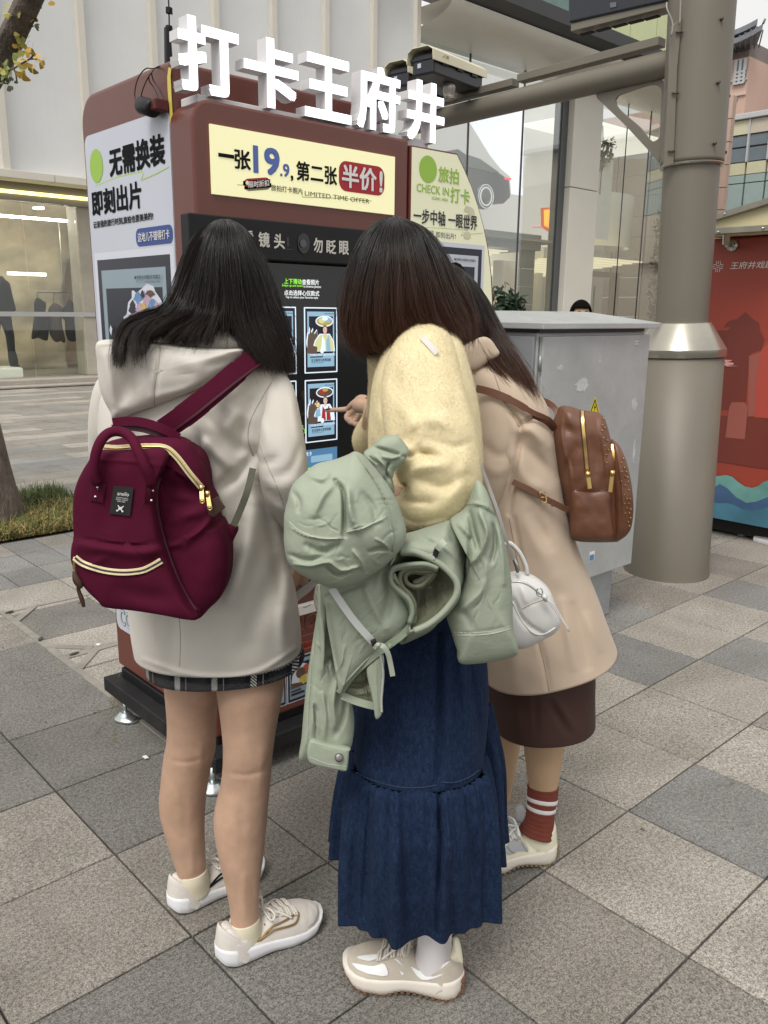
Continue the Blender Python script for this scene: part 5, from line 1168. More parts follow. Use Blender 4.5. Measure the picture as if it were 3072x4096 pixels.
# two traffic cameras
CRM = M('camera_cream_plastic', (0.62, 0.58, 0.42), 0.35, var=0.03); CNV = M('camera_navy_plastic', (0.018, 0.020, 0.027), 0.35, var=0.1)
def hexa(name, P8, mat, parent, bev=0.0):
 F = [(0, 1, 2, 3), (4, 7, 6, 5), (0, 4, 5, 1), (1, 5, 6, 2), (2, 6, 7, 3), (3, 7, 4, 0)]; o = recalc(mk(name, P8, F, mat, parent))
 if bev: bevel(o, bev, 3)
 return o
def c6b(x, y): return F_(1560+.42194*x, .42194*y)
def tcam(label, dxp, dyp, D0, partial=False):
 t = thing('traffic_camera', label, 'camera', tuple(at(*c6b(560+dxp, 900+dyp), D0)), group='traffic cameras on the pole arm')
 A = lambda x, y, D: at(*c6b(x+dxp, y+dyp), D0+D)
 ln = 0.40
 # dark case: near end face then far end
 hexa('case', [A(222, 600, 0), A(262, 690, 0), A(560, 800, .0), A(375, 560, 0), A(632, 800, ln), A(690, 900, ln), A(860, 870, ln), A(866, 700, ln)], CNV, t, 0.008) if False else None
 f0 = [A(235, 590, .0), A(395, 505, .05), A(398, 600, .05), A(245, 700, .0)]
 # case as a box: width w across, axis along v
 p0 = A(310, 610, 0.0); p1 = A(780, 790, ln); ax_ = p1-p0
 obox('case', p0, p1, 0.155, 0.115, CNV, t, 0.012, up=(0, 0, 1))
 ctr = (p0+p1)/2; d = ax_/np.linalg.norm(ax_); s = np.cross(d, [0, 0, 1]); s /= np.linalg.norm(s); up = np.cross(s, d)
 obox('case_rim', p0+up*.028-d*.006, p1+up*.028+d*.006, 0.170, 0.018, CNV, t, 0.004)
 # sun hood: folded cream sheet
 V = []; F = []; prof = [(-.094, .018), (-.090, .062), (-.055, .084), (.055, .084), (.090, .062), (.094, .018)]
 q0 = p0-d*.030; q1 = p1+d*.020
 for pp in (q0, q1):
  for (a_, b_) in prof: V.append(pp+s*a_+up*(b_ - (.012 if pp is q0 and b_ < .03 else 0)))
 for k in range(5): F.append((k, k+1, 7+k, 6+k))
 o = mk('sun_hood', V, F, CRM, t); m = o.modifiers.new('th', 'SOLIDIFY'); m.thickness = 0.006; m.offset = 0; bevel(o, 0.002)
 b = p0-d*.001-up*.005
 o = prism('label_plate', [b-s*.035-up*.012-d*.0005, b-s*.010-up*.012-d*.0005, b-s*.010+up*.012-d*.0005, b-s*.035+up*.012-d*.0005], tuple(-d*.002), PWHITE, t)
 sd = s if ((CP-ctr) @ s) > 0 else -s
 # small hinge clips along the near long side
 for f_ in (.2, .5, .8): c_ = p0+ax_*f_+sd*.083+up*.012; obox('clip', c_-d*.03, c_+d*.03, 0.010, 0.02, CNV, t, 0.002)
 # printed maker mark on the hood side
 O_ = p0+d*.06+sd*.0985+up*.042;
 dd = d if (d @ RH) > 0 else -d
 flats('hood_mark', O_, dd, up, sd, [(s_, M('mark_gold', (0.30, 0.22, 0.12), 0.5, var=0)) for s_ in stroke2d([(0, -.004), (.008, -.008), (.014, .002), (.020, .006), (.030, .002)], .004)]+[(rrect(.036, .058, -.006, .008), bpy.data.materials['mark_gold'])], t, 0.0003)
 # ball mount
 m0 = A(560, 830, .18); tube('mount', [m0+up*.03, m0, m0-np.array([0, 0, .05]), A(560, 945, .18)], [.030, .040, .032, .045], M('mount_metal', (0.40, 0.37, 0.33), 0.35, 0.6, var=0.15, vscale=20) if 'mount_metal' not in bpy.data.materials else bpy.data.materials['mount_metal'], t, 14, 20)
 return t
tcam('cream-hooded black traffic camera standing fully visible on the pole arm above the last lit letter', 0, 0, 5.25)
tcam('cream-hooded black traffic camera partly hidden behind the fourth and fifth lit letters', -228, 122, 5.55)

# ================================================================== grey cabinet, booth, litter things
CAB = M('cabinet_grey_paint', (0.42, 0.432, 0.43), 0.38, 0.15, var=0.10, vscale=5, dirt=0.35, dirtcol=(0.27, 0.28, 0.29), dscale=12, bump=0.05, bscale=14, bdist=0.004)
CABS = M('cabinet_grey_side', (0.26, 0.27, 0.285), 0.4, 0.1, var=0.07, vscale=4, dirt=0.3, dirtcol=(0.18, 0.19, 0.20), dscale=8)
CABB = M('cabinet_base_grey', (0.31, 0.325, 0.335), 0.5, 0.1, var=0.12, vscale=6, dirt=0.4, dirtcol=(0.16, 0.16, 0.15), dscale=9)
rb_ = random.Random(4)
cabt = thing('utility_cabinet', 'weathered light grey metal utility cabinet with sloped lid and yellow warning triangle', 'utility cabinet', (3.05, 2.3, 0))
QX0, QX1, QY0, QY1, QZ0, QZ1 = 2.652, 3.440, 2.000, 2.50, 0.250, 1.335
box('body', QX0, QX1-0.012, QY0+0.016, QY1, QZ0, QZ1, CAB, cabt, 0.006)
bb = box('base', QX0+0.05, QX1-0.06, QY0+0.055, QY1-0.04, 0.0, QZ0-0.003, CABB, cabt, 0.008)
dr_ = box('door', QX0+0.008, QX1, QY0-0.006, QY0+0.014, QZ0+0.006, 1.322, CAB, cabt, 0.005)
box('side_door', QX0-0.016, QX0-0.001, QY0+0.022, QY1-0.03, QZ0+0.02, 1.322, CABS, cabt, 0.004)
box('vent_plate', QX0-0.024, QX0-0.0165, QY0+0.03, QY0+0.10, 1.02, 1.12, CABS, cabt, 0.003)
HNG = M('hinge_grey', (.30, .31, .32), .4, .4, var=.1)
for zz in (.42, .82, 1.22): tube('hinge', [(QX0-.004, QY0-.004, zz-.03), (QX0-.004, QY0-.004, zz+.03)], .006, HNG, cabt, 10)
STR = M('poster_residue', (.50, .52, .52), .6, var=.2, vscale=40, dirt=.5, dirtcol=(.34, .35, .35), dscale=50)
for (x_, z_, w_, h_) in ((2.78, 1.20, .05, .03), (2.93, 1.12, .10, .07), (2.86, .98, .06, .10), (3.05, 1.23, .03, .05), (3.10, .92, .12, .03), (3.28, .62, .04, .09), (3.33, .50, .03, .07), (3.35, 1.02, .05, .06), (2.75, .80, .05, .08), (3.38, .80, .02, .10)):
 pts = [(x_+w_*math.cos(t)*rb_.uniform(.25, .6), QY0-.0062, z_+h_*math.sin(t)*rb_.uniform(.25, .6)) for t in np.linspace(0, 6.283, 17)[:-1]]; prism('tape_residue', pts, (0, -.0006, 0), STR, cabt)
# lid: chamfered pyramid top
lx0, lx1, ly0, ly1 = QX0-0.035, QX1+0.032, QY0-0.035, QY1+0.06
zA, zB, zC = 1.350, 1.374, 1.418
V = [(lx0, ly0, zA), (lx1, ly0, zA), (lx1, ly1, zA), (lx0, ly1, zA), (lx0, ly0, zB), (lx1, ly0, zB), (lx1, ly1, zB), (lx0, ly1, zB), (lx0+.16, ly0+.28, zC), (lx1-.16, ly0+.28, zC), (lx1-.16, ly1-.20, zC), (lx0+.16, ly1-.20, zC)]
F = [(0, 3, 2, 1), (0, 1, 5, 4), (1, 2, 6, 5), (2, 3, 7, 6), (3, 0, 4, 7), (4, 5, 9, 8), (5, 6, 10, 9), (6, 7, 11, 10), (7, 4, 8, 11), (8, 9, 10, 11)]
bevel(mk('lid', V, F, CAB, cabt), 0.003)
box('lid_neck', QX0+0.01, QX1-0.01, QY0+0.02, QY1-0.01, QZ1+.001, 1.349, DKMET, cabt)
def cB(x, y): return F_(1900+.63291*x, 1160+.63291*y)
DY = QY0-0.006
tri = [(onY(*cB(*p), DY)[0], onY(*cB(*p), DY)[2]) for p in ((760, 668), (722, 778), (790, 778))]
cx_, zt_ = tri[0]; w_ = (tri[2][0]-tri[1][0]); h_ = tri[0][1]-tri[1][1]; hh = h_*1.02
T0 = [(cx_, zt_), (cx_-w_/2-.004, zt_-hh-.012), (cx_+w_/2+.004, zt_-hh-.012)]
def shrink(P, f): c = (sum(p[0] for p in P)/3, sum(p[1] for p in P)/3); return [(c[0]+(p[0]-c[0])*f, c[1]+(p[1]-c[1])*f) for p in P]
YW = M('warning_yellow', (0.72, 0.58, 0.03), 0.4, var=0.03)
bolt_ = [(cx_+.004, zt_-.030), (cx_-.007, zt_-.052), (cx_+.001, zt_-.050), (cx_-.004, zt_-.070), (cx_+.010, zt_-.046), (cx_+.002, zt_-.047)]
flats('warning_triangle', (0, DY, 0), KU, KW, KN, [(T0, YW), (shrink(T0, .80), INK), (shrink(T0, .58), YW), (bolt_, INK)], cabt, 0.0004)
p = onY(*cB(1020, 333), DY); q = prism('name_plate', [(p[0]+a_, DY-0.003, p[2]+b_) for a_, b_ in ((-.017, -.008), (.017, -.008), (.017, .008), (-.017, .008))], (0, .0028, 0), M('plate_white', (0.66, 0.66, 0.62), 0.3, var=0), cabt)
flats('plate_rivet', (p[0], DY-.003, p[2]), KU, KW, KN, [(ell(-.012, 0, .0035, .0035, 10), INK), (ell(.012, 0, .0035, .0035, 10), INK)], q, 0.0004)
text('lettering', '01', (p[0], DY-.003, p[2]), KU, KW, KN, (-.004, .004, -.003, .003), INK, q, 0.0, lift=0.0006)
p = onY(*cB(740, 1680), DY); flats('service_sticker', (0, DY, 0), KU, KW, KN, [(rrect(p[0]-.022, p[0]+.018, p[2]-.022, p[2]+.022), WINK), (rrect(p[0]-.020, p[0]+.014, p[2]-.020, p[2]+.006), M('sticker_blue', (0.10, 0.22, 0.42), 0.4, var=.1))], cabt, 0.0005)
# red booth panel with wave print
BX = 5.20
def bX(x, y): return F_(2500+.58787*x, 900+.58787*y)
BRED = M('booth_red_print', (0.30, 0.045, 0.025), 0.45, var=0.05, vscale=1)
BRD = M('booth_dark_red', (0.155, 0.028, 0.018), 0.45, var=0.05); BRL = M('booth_light_red', (0.40, 0.06, 0.04), 0.45, var=0.03); BPK = M('booth_pink', (0.62, 0.30, 0.27), 0.45, var=0); BRM = M('booth_faded', (0.30, 0.085, 0.065), 0.45, var=0.03)
WV1 = M('wave_teal', (0.14, 0.33, 0.30), 0.45, var=0.35, vscale=2.5, sx=(1, 1, 3)); WV2 = M('wave_blue', (0.045, 0.10, 0.20), 0.45, var=0.45, vscale=1.5); WV3 = M('wave_mid', (0.06, 0.19, 0.27), 0.45, var=0.35, vscale=2)
booth = thing('red_booth', 'red booth wall with white writing, pagoda silhouette and blue waves right of the pole', 'booth', (BX, 2.3, 0))
bz0 = onX(*bX(700, 2010), BX)[2]; bz1 = onX(*bX(800, 82), BX)[2]; by1 = 2.78; by0 = 0.9
box('booth_wall', BX, BX+0.9, by0, by1, bz0, bz1, BRED, booth, 0.01)
box('booth_under_shadow', BX+0.08, BX+0.85, by0, by1-0.1, 0.02, bz0-.002, HOLE, booth)  # near-black block stands in for the shadow under the booth wall
for (yy, xx) in ((by1-.2, BX+.1), (by0+.2, BX+.1), (2.3, BX+.12)): tube('booth_leg', [(xx, yy, 0), (xx, yy, 0.05)], .03, ZINC, booth, 10)
BU, BW, BN = (0, -1, 0), (0, 0, 1), (-1, 0, 0); BO_ = (BX, 0, 0)
B2 = lambda x, y: (-onX(*bX(x, y), BX)[1], onX(*bX(x, y), BX)[2])
e = -by0-.001
wave_t = [(-by1+.001, B2(640, 1715)[1])]+[B2(x, y) for x, y in ((640, 1708), (690, 1700), (735, 1712), (770, 1745), (820, 1778), (870, 1788), (910, 1775), (945, 1748), (973, 1738))]
def closed_to(pts, zb): return pts+[(e, pts[-1][1]-.01), (e, zb), (-by1+.001, zb)]
wave_b = [(-by1+.001, B2(640, 1800)[1])]+[B2(x, y) for x, y in ((600, 1790), (650, 1760), (700, 1790), (760, 1850), (830, 1890), (900, 1880), (973, 1850))]
wave_c = [(-by1+.001, B2(640, 1895)[1])]+[B2(x, y) for x, y in ((640, 1892), (700, 1890), (750, 1905), (810, 1935), (870, 1945), (930, 1935), (973, 1918))]
lay = [([B2(640, 716), B2(700, 716), B2(720, 690), B2(670, 700), B2(700, 655), B2(760, 640), B2(820, 592), B2(870, 640), B2(912, 665), B2(920, 720), B2(950, 780), B2(930, 850), B2(860, 870), B2(840, 1000), B2(822, 1200), B2(700, 1260), (-by1+.01, B2(640, 1260)[1]), (-by1+.01, B2(640, 716)[1])], BRD),
 ([B2(845, 890), B2(940, 860), B2(900, 1000), B2(880, 1300), B2(835, 1305)], BRM), ([B2(930, 850), B2(973, 800), (e, B2(973, 800)[1]), (e, B2(973, 1315)[1]), B2(973, 1315), B2(880, 1308), B2(900, 1000)], BRL),
 ([(-by1+.01, B2(640, 1300)[1]), B2(690, 1300), B2(835, 1305), B2(973, 1318), (e, B2(973, 1318)[1]), (e, B2(973, 1600)[1]), B2(900, 1650), (-by1+.01, B2(640, 1600)[1])], BRD),
 ([B2(712, 1240), B2(730, 1205), B2(810, 1205), B2(840, 1230), B2(818, 1457), B2(686, 1445)], BRM),
 ([B2(640, 915), B2(730, 918), B2(730, 925), B2(700, 930), B2(745, 938), B2(742, 950), B2(700, 955), B2(778, 959), B2(700, 962), B2(665, 950), B2(690, 935), B2(655, 930)], BPK),
 (closed_to(wave_t, bz0+.002), WV1), (closed_to(wave_b, bz0+.002), WV2), (closed_to(wave_c, bz0+.002), WV3)]
flats('wall_print', BO_, BU, BW, BN, lay, booth, 0.0012)
def bq(L, R, T_, B_): return (B2(*L)[0], B2(*R)[0], B2(*B_)[1], B2(*T_)[1])
BWH = M('booth_white', (0.66, 0.60, 0.58), 0.5, var=0)
text('lettering', '王府井戏剧', BO_, BU, BW, BN, bq((718, 275), (1015, 270), (780, 250), (780, 300)), BWH, booth, 0.012, shear=0.12, lift=0.002)
em = bq((600, 280), (670, 280), (635, 245), (635, 320)); eu, ew = em[1]-em[0], em[3]-em[2]; lay = []
for (a0, a1, b0_, b1) in ((.28, .34, .6, 1), (.66, .72, .6, 1), (.28, .34, 0, .4), (.66, .72, 0, .4), (0, .26, .64, .70), (.74, 1, .64, .70), (0, .26, .30, .36), (.74, 1, .30, .36), (.38, .62, .58, .62), (.38, .62, .38, .42), (.38, .42, .42, .58), (.58, .62, .42, .58), (.47, .53, .72, 1), (.47, .53, 0, .28), (.0, .2, .47, .53), (.8, 1, .47, .53)):
 lay.append((rrect(em[0]+eu*a0, em[0]+eu*a1, em[2]+ew*b0_, em[2]+ew*b1), BWH))
flats('emblem', BO_, BU, BW, BN, lay, booth, 0.00012).location = (-0.002, 0, 0)
# awning with two bars and a hook bolt
CANV = M('awning_cream', (0.62, 0.56, 0.34), 0.7, var=0.06, vscale=3, bump=0.1, bscale=8, bdist=0.01); BARM = M('awning_bar_aluminium', (0.33, 0.31, 0.26), 0.35, 0.6, var=0.12, vscale=10)
aw = thing('booth_awning', 'cream canvas awning with grey aluminium bars over the red booth', 'awning', (BX-.2, 2.3, 2.0))
a0 = onX(*F_(2760, 932), BX-.25); a1 = onX(*F_(3120, 910), BX-.25); obox('front_bar', a0, a1, .04, .035, BARM, aw, .003)
c0 = onX(*F_(2760, 900), BX-.25); c1 = onX(*F_(3120, 792), BX+.10)
obox('rafter_bar', onX(*F_(2760, 903), BX-.25), onX(*F_(3120, 790), BX-.25), .035, .035, BARM, aw, .003)
pb = [a0+np.array([0, 0, .02]), a1+np.array([0, 0, .02]), onX(*F_(3120, 800), BX-.24), onX(*F_(2760, 905), BX-.24)]
prism('canvas_side', [p+np.array([.012, 0, 0]) for p in pb], (.006, 0, 0), CANV, aw)
prism('canvas_under', [a0+np.array([.02, 0, -.022]), a1+np.array([.02, 0, -.022]), a1+np.array([.9, 0, .02]), a0+np.array([.9, 0, .02])], (0, 0, .006), CANV, aw)
pr = [onX(*F_(2760, 905), BX-.24), onX(*F_(3120, 792), BX-.24)]
prism('canvas_roof', [pr[0], pr[1], pr[1]+np.array([1.0, 0, .25]), pr[0]+np.array([1.0, 0, .12])], (0, 0, .006), CANV, aw)
for x, y, X_o in ((2898, 856, -.27), (2872, 928, -.275), (3051, 913, -.275)): p = onX(*F_(x, y), BX+X_o); tube('rivet', [p+np.array([.02, 0, 0]), p-np.array([.006, 0, 0])], .007, ZINC, aw, 8)
h0 = onX(*bX(672, 60), BX-.24); h1 = onX(*bX(669, 135), BX-.24); hk = thing('eye_bolt', 'steel eye bolt with tan webbing strap at the booth wall top', 'bolt', tuple(h1))
obox('plate', h0, h1, .012, .006, ZINC, hk, .002)
s0 = onX(*bX(698, 62), BX-.20); s1 = onX(*bX(692, 135), BX-.12); obox('strap', s0, s1, .030, .004, M('strap_tan', (0.42, 0.36, 0.26), .7, var=.1), hk, .001)
w0 = onX(*bX(705, 145), BX-.12); w1 = onX(*bX(735, 140), BX); tube('bolt_shaft', [w0+np.array([-.03, 0, 0]), w1], .009, ZINC, hk, 10)
tube('washer', [w1+np.array([-.014, 0, 0]), w1+np.array([-.004, 0, 0])], .034, ZINC, hk, 22); tube('nut', [w1+np.array([-.03, 0, 0]), w1+np.array([-.014, 0, 0])], .020, ZINC, hk, 6)
# white steel foot plate at the right edge
ft = thing('steel_stand', 'sloped white steel foot with a round hole, standing below the blue waves', 'base', tuple(onG(*F_(3050, 2170))))
g0 = onG(*F_(3012, 2162));
P8 = [onG(*F_(3012, 2165)), onG(*F_(3100, 2190)), onG(*F_(3140, 2140)), onG(*F_(3060, 2115))]; up = [at(*F_(x, y), P @ FH) for (x, y), P in zip(((3012, 2150), (3100, 2176), (3150, 2085), (3052, 2072)), P8)]
V = [*P8, *up]; F = [(0, 3, 2, 1), (4, 5, 6, 7), (0, 1, 5, 4), (1, 2, 6, 5), (2, 3, 7, 6), (3, 0, 4, 7)]
hexo = recalc(mk('plate', V, F, M('foot_white', (0.62, 0.63, 0.64), 0.4, var=0.04, dirt=.3, dscale=20), ft)); bevel(hexo, .004)
c_ = (up[0]+up[1]+up[2]+up[3])/4; n_ = np.cross(up[1]-up[0], up[3]-up[0]); n_ /= np.linalg.norm(n_); n_ *= np.sign(n_[2])
u_ = (up[1]-up[0])/np.linalg.norm(up[1]-up[0]); v_ = np.cross(n_, u_); c_ = up[0]*.55+up[1]*.25+up[3]*.1+up[2]*.1
prism('bolt_hole', [c_+n_*.001+u_*.009*math.cos(t)+v_*.009*math.sin(t) for t in np.linspace(0, 6.283, 15)[:-1]], tuple(n_*.0008), HOLE, ft)
# ================================================================== ginkgo tree at the left edge
BARK = M('ginkgo_bark', (0.13, 0.105, 0.085), 0.92, var=0.45, vscale=9, sx=(3, 3, .5), bump=1.0, bscale=18, bdist=0.03)
tree = thing('ginkgo_tree', 'ginkgo tree with leaning rough brown trunk and green-yellow fan leaves at the left edge', 'tree', (1.7, 5.7, 0))
tb = onG(*F_(0, 2095)); DT = tb @ FH
def bark(name, pts, rad, par, seed=0, n=40, res=60):
 P = np.array(pts, float); PR = crom(np.hstack([P, np.array(rad)[:, None]]), res); V = []; F = []
 T_ = np.gradient(PR[:, :3], axis=0); T_ /= np.linalg.norm(T_, axis=1)[:, None]
 for i in range(res):
  s = np.cross(T_[i], [0.3, 1, 0.1]); s /= np.linalg.norm(s); b = np.cross(T_[i], s)
  for k in range(n):
   a = 2*math.pi*k/n; rg = 1+0.10*mnoise.noise(Vector((3.5*math.cos(a), 3.5*math.sin(a), PR[i, 2]*2.2+seed)))+0.10*abs(mnoise.noise(Vector((9*math.cos(a), 9*math.sin(a), PR[i, 2]*3+seed))))
   V.append(PR[i, :3]+PR[i, 3]*rg*(math.cos(a)*s+math.sin(a)*b))
 for i in range(res-1):
  for k in range(n): F.append((i*n+k, i*n+(k+1) % n, (i+1)*n+(k+1) % n, (i+1)*n+k))
 return recalc(mk(name, V, F, BARK, par, smooth=True))
tp_ = [at(*F_(-30, 2110), DT), at(*F_(-75, 1900), DT), at(*F_(-120, 1640), DT), at(*F_(-260, 900), DT), at(*F_(-300, 300), DT-.2)]; tp_[0][2] = -0.02
bark('trunk', tp_, [.205, .18, .165, .15, .14], tree)
bp_ = [at(*F_(-330, 700), DT-.3), at(*F_(-120, 420), DT-.6), at(*F_(10, 215), DT-.9), at(*F_(75, 90), DT-1.05), at(*F_(150, -70), DT-1.2), at(*F_(230, -260), DT-1.4)]
bark('branch', bp_, [.10, .075, .062, .055, .05, .045], tree, 4, 28, 40)
DB = DT-.95
TWG = M('twig_brown', (0.10, 0.075, 0.05), .9, var=.2)
def c6(x, y): return F_(x*.42194, y*.42194)
for pts in ([(0, 700), (60, 680), (130, 650), (200, 605), (280, 560), (320, 520)], [(130, 650), (150, 700), (160, 770)], [(40, 610), (60, 690), (75, 800)], [(230, 200), (280, 195), (320, 190)], [(280, 560), (340, 560), (400, 590)]):
 tube('twig', [at(*c6(x, y), DB-.05) for x, y in pts], .004, TWG, tree, 6, 16)
LG = [M('leaf_green', (0.16, 0.20, 0.045), .6, var=.2, vscale=25), M('leaf_yellow_green', (0.32, 0.29, 0.06), .6, var=.2, vscale=25), M('leaf_yellow', (0.50, 0.32, 0.045), .6, var=.2, vscale=25), M('leaf_dark', (0.075, 0.085, 0.03), .6, var=.2, vscale=25)]
leafme = []
for m in LG:
 V = [(0, 0, 0), (0.001, -.0, 0)]; n = 10
 V = [(0, 0, 0)]
 for k in range(n+1):
  a = math.radians(-62+124*k/n); r = 1.0*(1-0.10*abs(math.sin(4*a)))*(0.70 if k == n//2 else 1); V.append((r*math.sin(a), r*math.cos(a), 0.16*math.cos(2.2*a)*(1 if k % 2 else .8)))
 V.append((0.03, -0.75, .12)); V.append((-0.03, -0.75, .12))
 F = [(0, k+1, k+2) for k in range(n)]+[(0, n+2, n+3)]
 me = bpy.data.meshes.new('leaf'); me.from_pydata(V, [], F); me.materials.append(m); me.update(); leafme.append(me)
rr = random.Random(11)
lf = [(110, 20, 1, 0), (60, 30, 1, 1), (100, 130, 1.3, 1), (150, 90, 1.2, 1), (260, 90, 1.4, 2), (290, 140, 1.2, 2), (320, 60, 1, 1), (365, 20, 1, 2), (340, 150, 1, 1), (350, 220, 1, 3), (320, 240, 1.1, 3), (290, 230, .8, 3), (75, 150, .9, 3),
 (190, 330, 1.1, 1), (230, 380, 1.4, 1), (160, 400, 1.0, 1), (250, 420, 1.2, 1), (120, 410, .9, 2), (120, 500, 1.2, 0), (180, 470, 1.2, 1), (230, 480, 1.3, 2), (260, 480, 1.1, 2), (200, 550, 1.5, 2), (230, 580, 1.4, 2), (190, 590, 1, 1), (310, 460, 1.2, 2), (350, 510, 1.2, 2),
 (220, 690, 1.5, 2), (235, 660, 1.2, 1), (300, 640, 1.3, 2), (325, 650, 1.2, 1), (370, 600, 1, 2), (400, 575, 1, 2), (30, 600, 1.2, 0), (70, 620, 1.2, 0), (100, 640, 1, 3), (40, 660, 1.2, 1), (20, 700, 1.1, 0), (60, 730, 1.1, 3), (90, 720, 1, 3), (30, 770, 1, 3), (75, 810, 1, 3), (10, 640, 1.1, 1), (55, 700, 1, 0), (480, 2, .9, 2), (90, 690, .9, 0), (150, 760, .6, 3), (210, 340, .9, 0), (175, 440, .9, 0)]
for (x, y, s, k) in lf:
 o = bpy.data.objects.new('leaf', leafme[k]); link(o); o.parent = tree; o.matrix_parent_inverse = PINV(tree)
 o.location = at(*c6(x, y), DB-.08+rr.uniform(-.12, .08)); sc = 0.030*s; o.scale = (sc*rr.uniform(.6, 1.1), sc, sc)
 # fans hang down, roughly facing the street
 base_r = Matrix((tuple(RH), (0, 0, 1), tuple(-FH))).transposed().to_euler()
 m = Matrix((tuple(RH), (0, 0, 1), tuple(-FH))).transposed().to_3x3() @ Matrix.Rotation(math.pi+rr.uniform(-1.3, 1.3), 3, 'Z') @ Matrix.Rotation(rr.uniform(-.8, .8), 3, 'X') @ Matrix.Rotation(rr.uniform(-.8, .8), 3, 'Y')
 o.rotation_euler = m.to_euler()

# ================================================================== people and what they carry
cJ = lambda x, y: (594+.3418*x, 918+.3418*y)
cBk = lambda x, y: (151.2+.3661*x, 702+.3661*y)
cK = lambda x, y: (669.6+.3898*x, 1350+.3898*y)
cSM = lambda x, y: (702+.2083*x, 1965.7+.2083*y)
cSR = lambda x, y: (1026+.14323*x, 1663.3+.14323*y)
cSL = lambda x, y: (324+.22786*x, 1803.7+.22786*y)
c3 = lambda x, y: (.5*x, 553+.5*y)
c4 = lambda x, y: (829.4+.5*x, 553+.5*y)
c5 = lambda x, y: (.5*x, 1106+.5*y)
c6_ = lambda x, y: (829.4+.5*x, 1106+.5*y)
cB2 = lambda x, y: (1026+.3418*x, 626.4+.3418*y)
def mpd(x, y, D): return np.linalg.norm(at(x+1, y, D)-at(x, y, D))   # metres per display unit there
SKIN = M('skin_warm', (0.47, 0.305, 0.215), 0.55, var=0.10, vscale=17, bump=0.12, bscale=130, dirt=.28, dirtcol=(.36, .18, .13), dscale=24, spec=.35)
_b = SKIN.node_tree.nodes['Principled BSDF']; _b.inputs['Subsurface Weight'].default_value = 0.12; _b.inputs['Subsurface Radius'].default_value = (0.012, 0.005, 0.003); _b.inputs['Subsurface Scale'].default_value = 0.5
TIGHTS = M('skin_sheer_tights', (0.46, 0.31, 0.19), 0.5, var=0.03)
LIPS = M('lip_red', (0.4, 0.08, 0.07), 0.4, var=0); EYEM = M('eye_dark', (0.03, 0.02, 0.015), 0.2, var=0)
WOOL = M('wool_offwhite', (0.585, 0.55, 0.495), 0.92, var=0.035, vscale=9, bump=0.4, bscale=300, bdist=0.0009, sheen=0.12)
WOOL_D = M('wool_seam', (0.36, 0.335, 0.30), 0.95, var=0)
CAMEL = M('wool_beige', (0.50, 0.395, 0.30), 0.92, var=0.04, vscale=9, bump=0.4, bscale=300, bdist=0.0009, sheen=0.12)
CAMEL_D = M('wool_beige_seam', (0.30, 0.22, 0.16), 0.95, var=0)
FLEE = M('fleece_butter', (0.73, 0.635, 0.405), 0.98, var=0.05, vscale=26, bump=0.5, bscale=130, bdist=0.0016, sheen=0.2)
JKT = M('jacket_sage', (0.315, 0.355, 0.275), 0.8, var=0.04, vscale=6, bump=0.5, bscale=38, bdist=0.0035, spec=.25)
JKT_D = M('jacket_seam', (0.235, 0.28, 0.20), 0.6, var=0); JKT_S = M('jacket_stitch', (0.42, 0.46, 0.37), 0.6, var=0)
LIN = M('jacket_lining_olive', (0.165, 0.17, 0.115), 0.45, var=0.10, vscale=18, bump=0.7, bscale=38, bdist=0.006, sx=(1, 1, .4))
BURG = M('nylon_burgundy', (0.074, 0.0045, 0.021), 0.85, var=0.10, vscale=9, bump=0.4, bscale=520, bdist=.0006, spec=.15)
BURG_D = M('nylon_burgundy_dark', (0.045, 0.004, 0.015), 0.6, var=0.05)
BRNL = M('leather_brown', (0.135, 0.056, 0.030), 0.42, var=0.16, vscale=8, bump=0.35, bscale=230, bdist=0.0012)
BRNL_D = M('leather_brown_edge', (0.085, 0.032, 0.020), 0.5, var=0.1)
GOLD = M('gold_metal', (0.75, 0.52, 0.20), 0.28, 0.95, var=0.05); CRZIP = M('zip_cream', (0.62, 0.56, 0.34), 0.5, 0.2, var=0.1, vscale=300)
WLEA = M('leather_white', (0.62, 0.61, 0.59), 0.42, var=0.02, bump=0.05, bscale=180)
DKBR = M('leather_dark_brown', (0.05, 0.022, 0.014), 0.5, var=0.2); OLIVE = M('webbing_olive', (0.075, 0.075, 0.052), 0.8, var=0.1, bump=0.3, bscale=600)
BSK = M('skirt_brown', (0.044, 0.016, 0.011), 0.6, var=0.06, vscale=5)
def denim():
 m, nt, b = nmat('denim_dark')
 n1 = noise(nt, 110, 6, 0.75, sx=(1.3, 1.3, .6)); n2 = noise(nt, 420, 2, 0.5)
 r1 = ramp(nt, n1.outputs['Fac'], 0.35, 0.72, (0.0042, 0.0108, 0.032, 1), (0.0145, 0.0315, 0.076, 1)); r2 = ramp(nt, n2.outputs['Fac'], 0.35, 0.7, (0.75, 0.75, 0.75, 1), (1.35, 1.35, 1.35, 1))
 mx = mixrgb(nt, 1.0, r1.outputs[0], r2.outputs[0], 'MULTIPLY'); nt.links.new(mx.outputs[0], b.inputs['Base Color']); b.inputs['Roughness'].default_value = 0.9; b.inputs['Specular IOR Level'].default_value = 0.2
 add_bump(nt, b, n1.outputs['Fac'], 0.35, 0.003); add_bump(nt, b, n2.outputs['Fac'], 0.3, 0.0006); return m
DEN = denim(); DEN_S = M('denim_stitch', (0.012, 0.025, 0.06), 0.8, var=0)
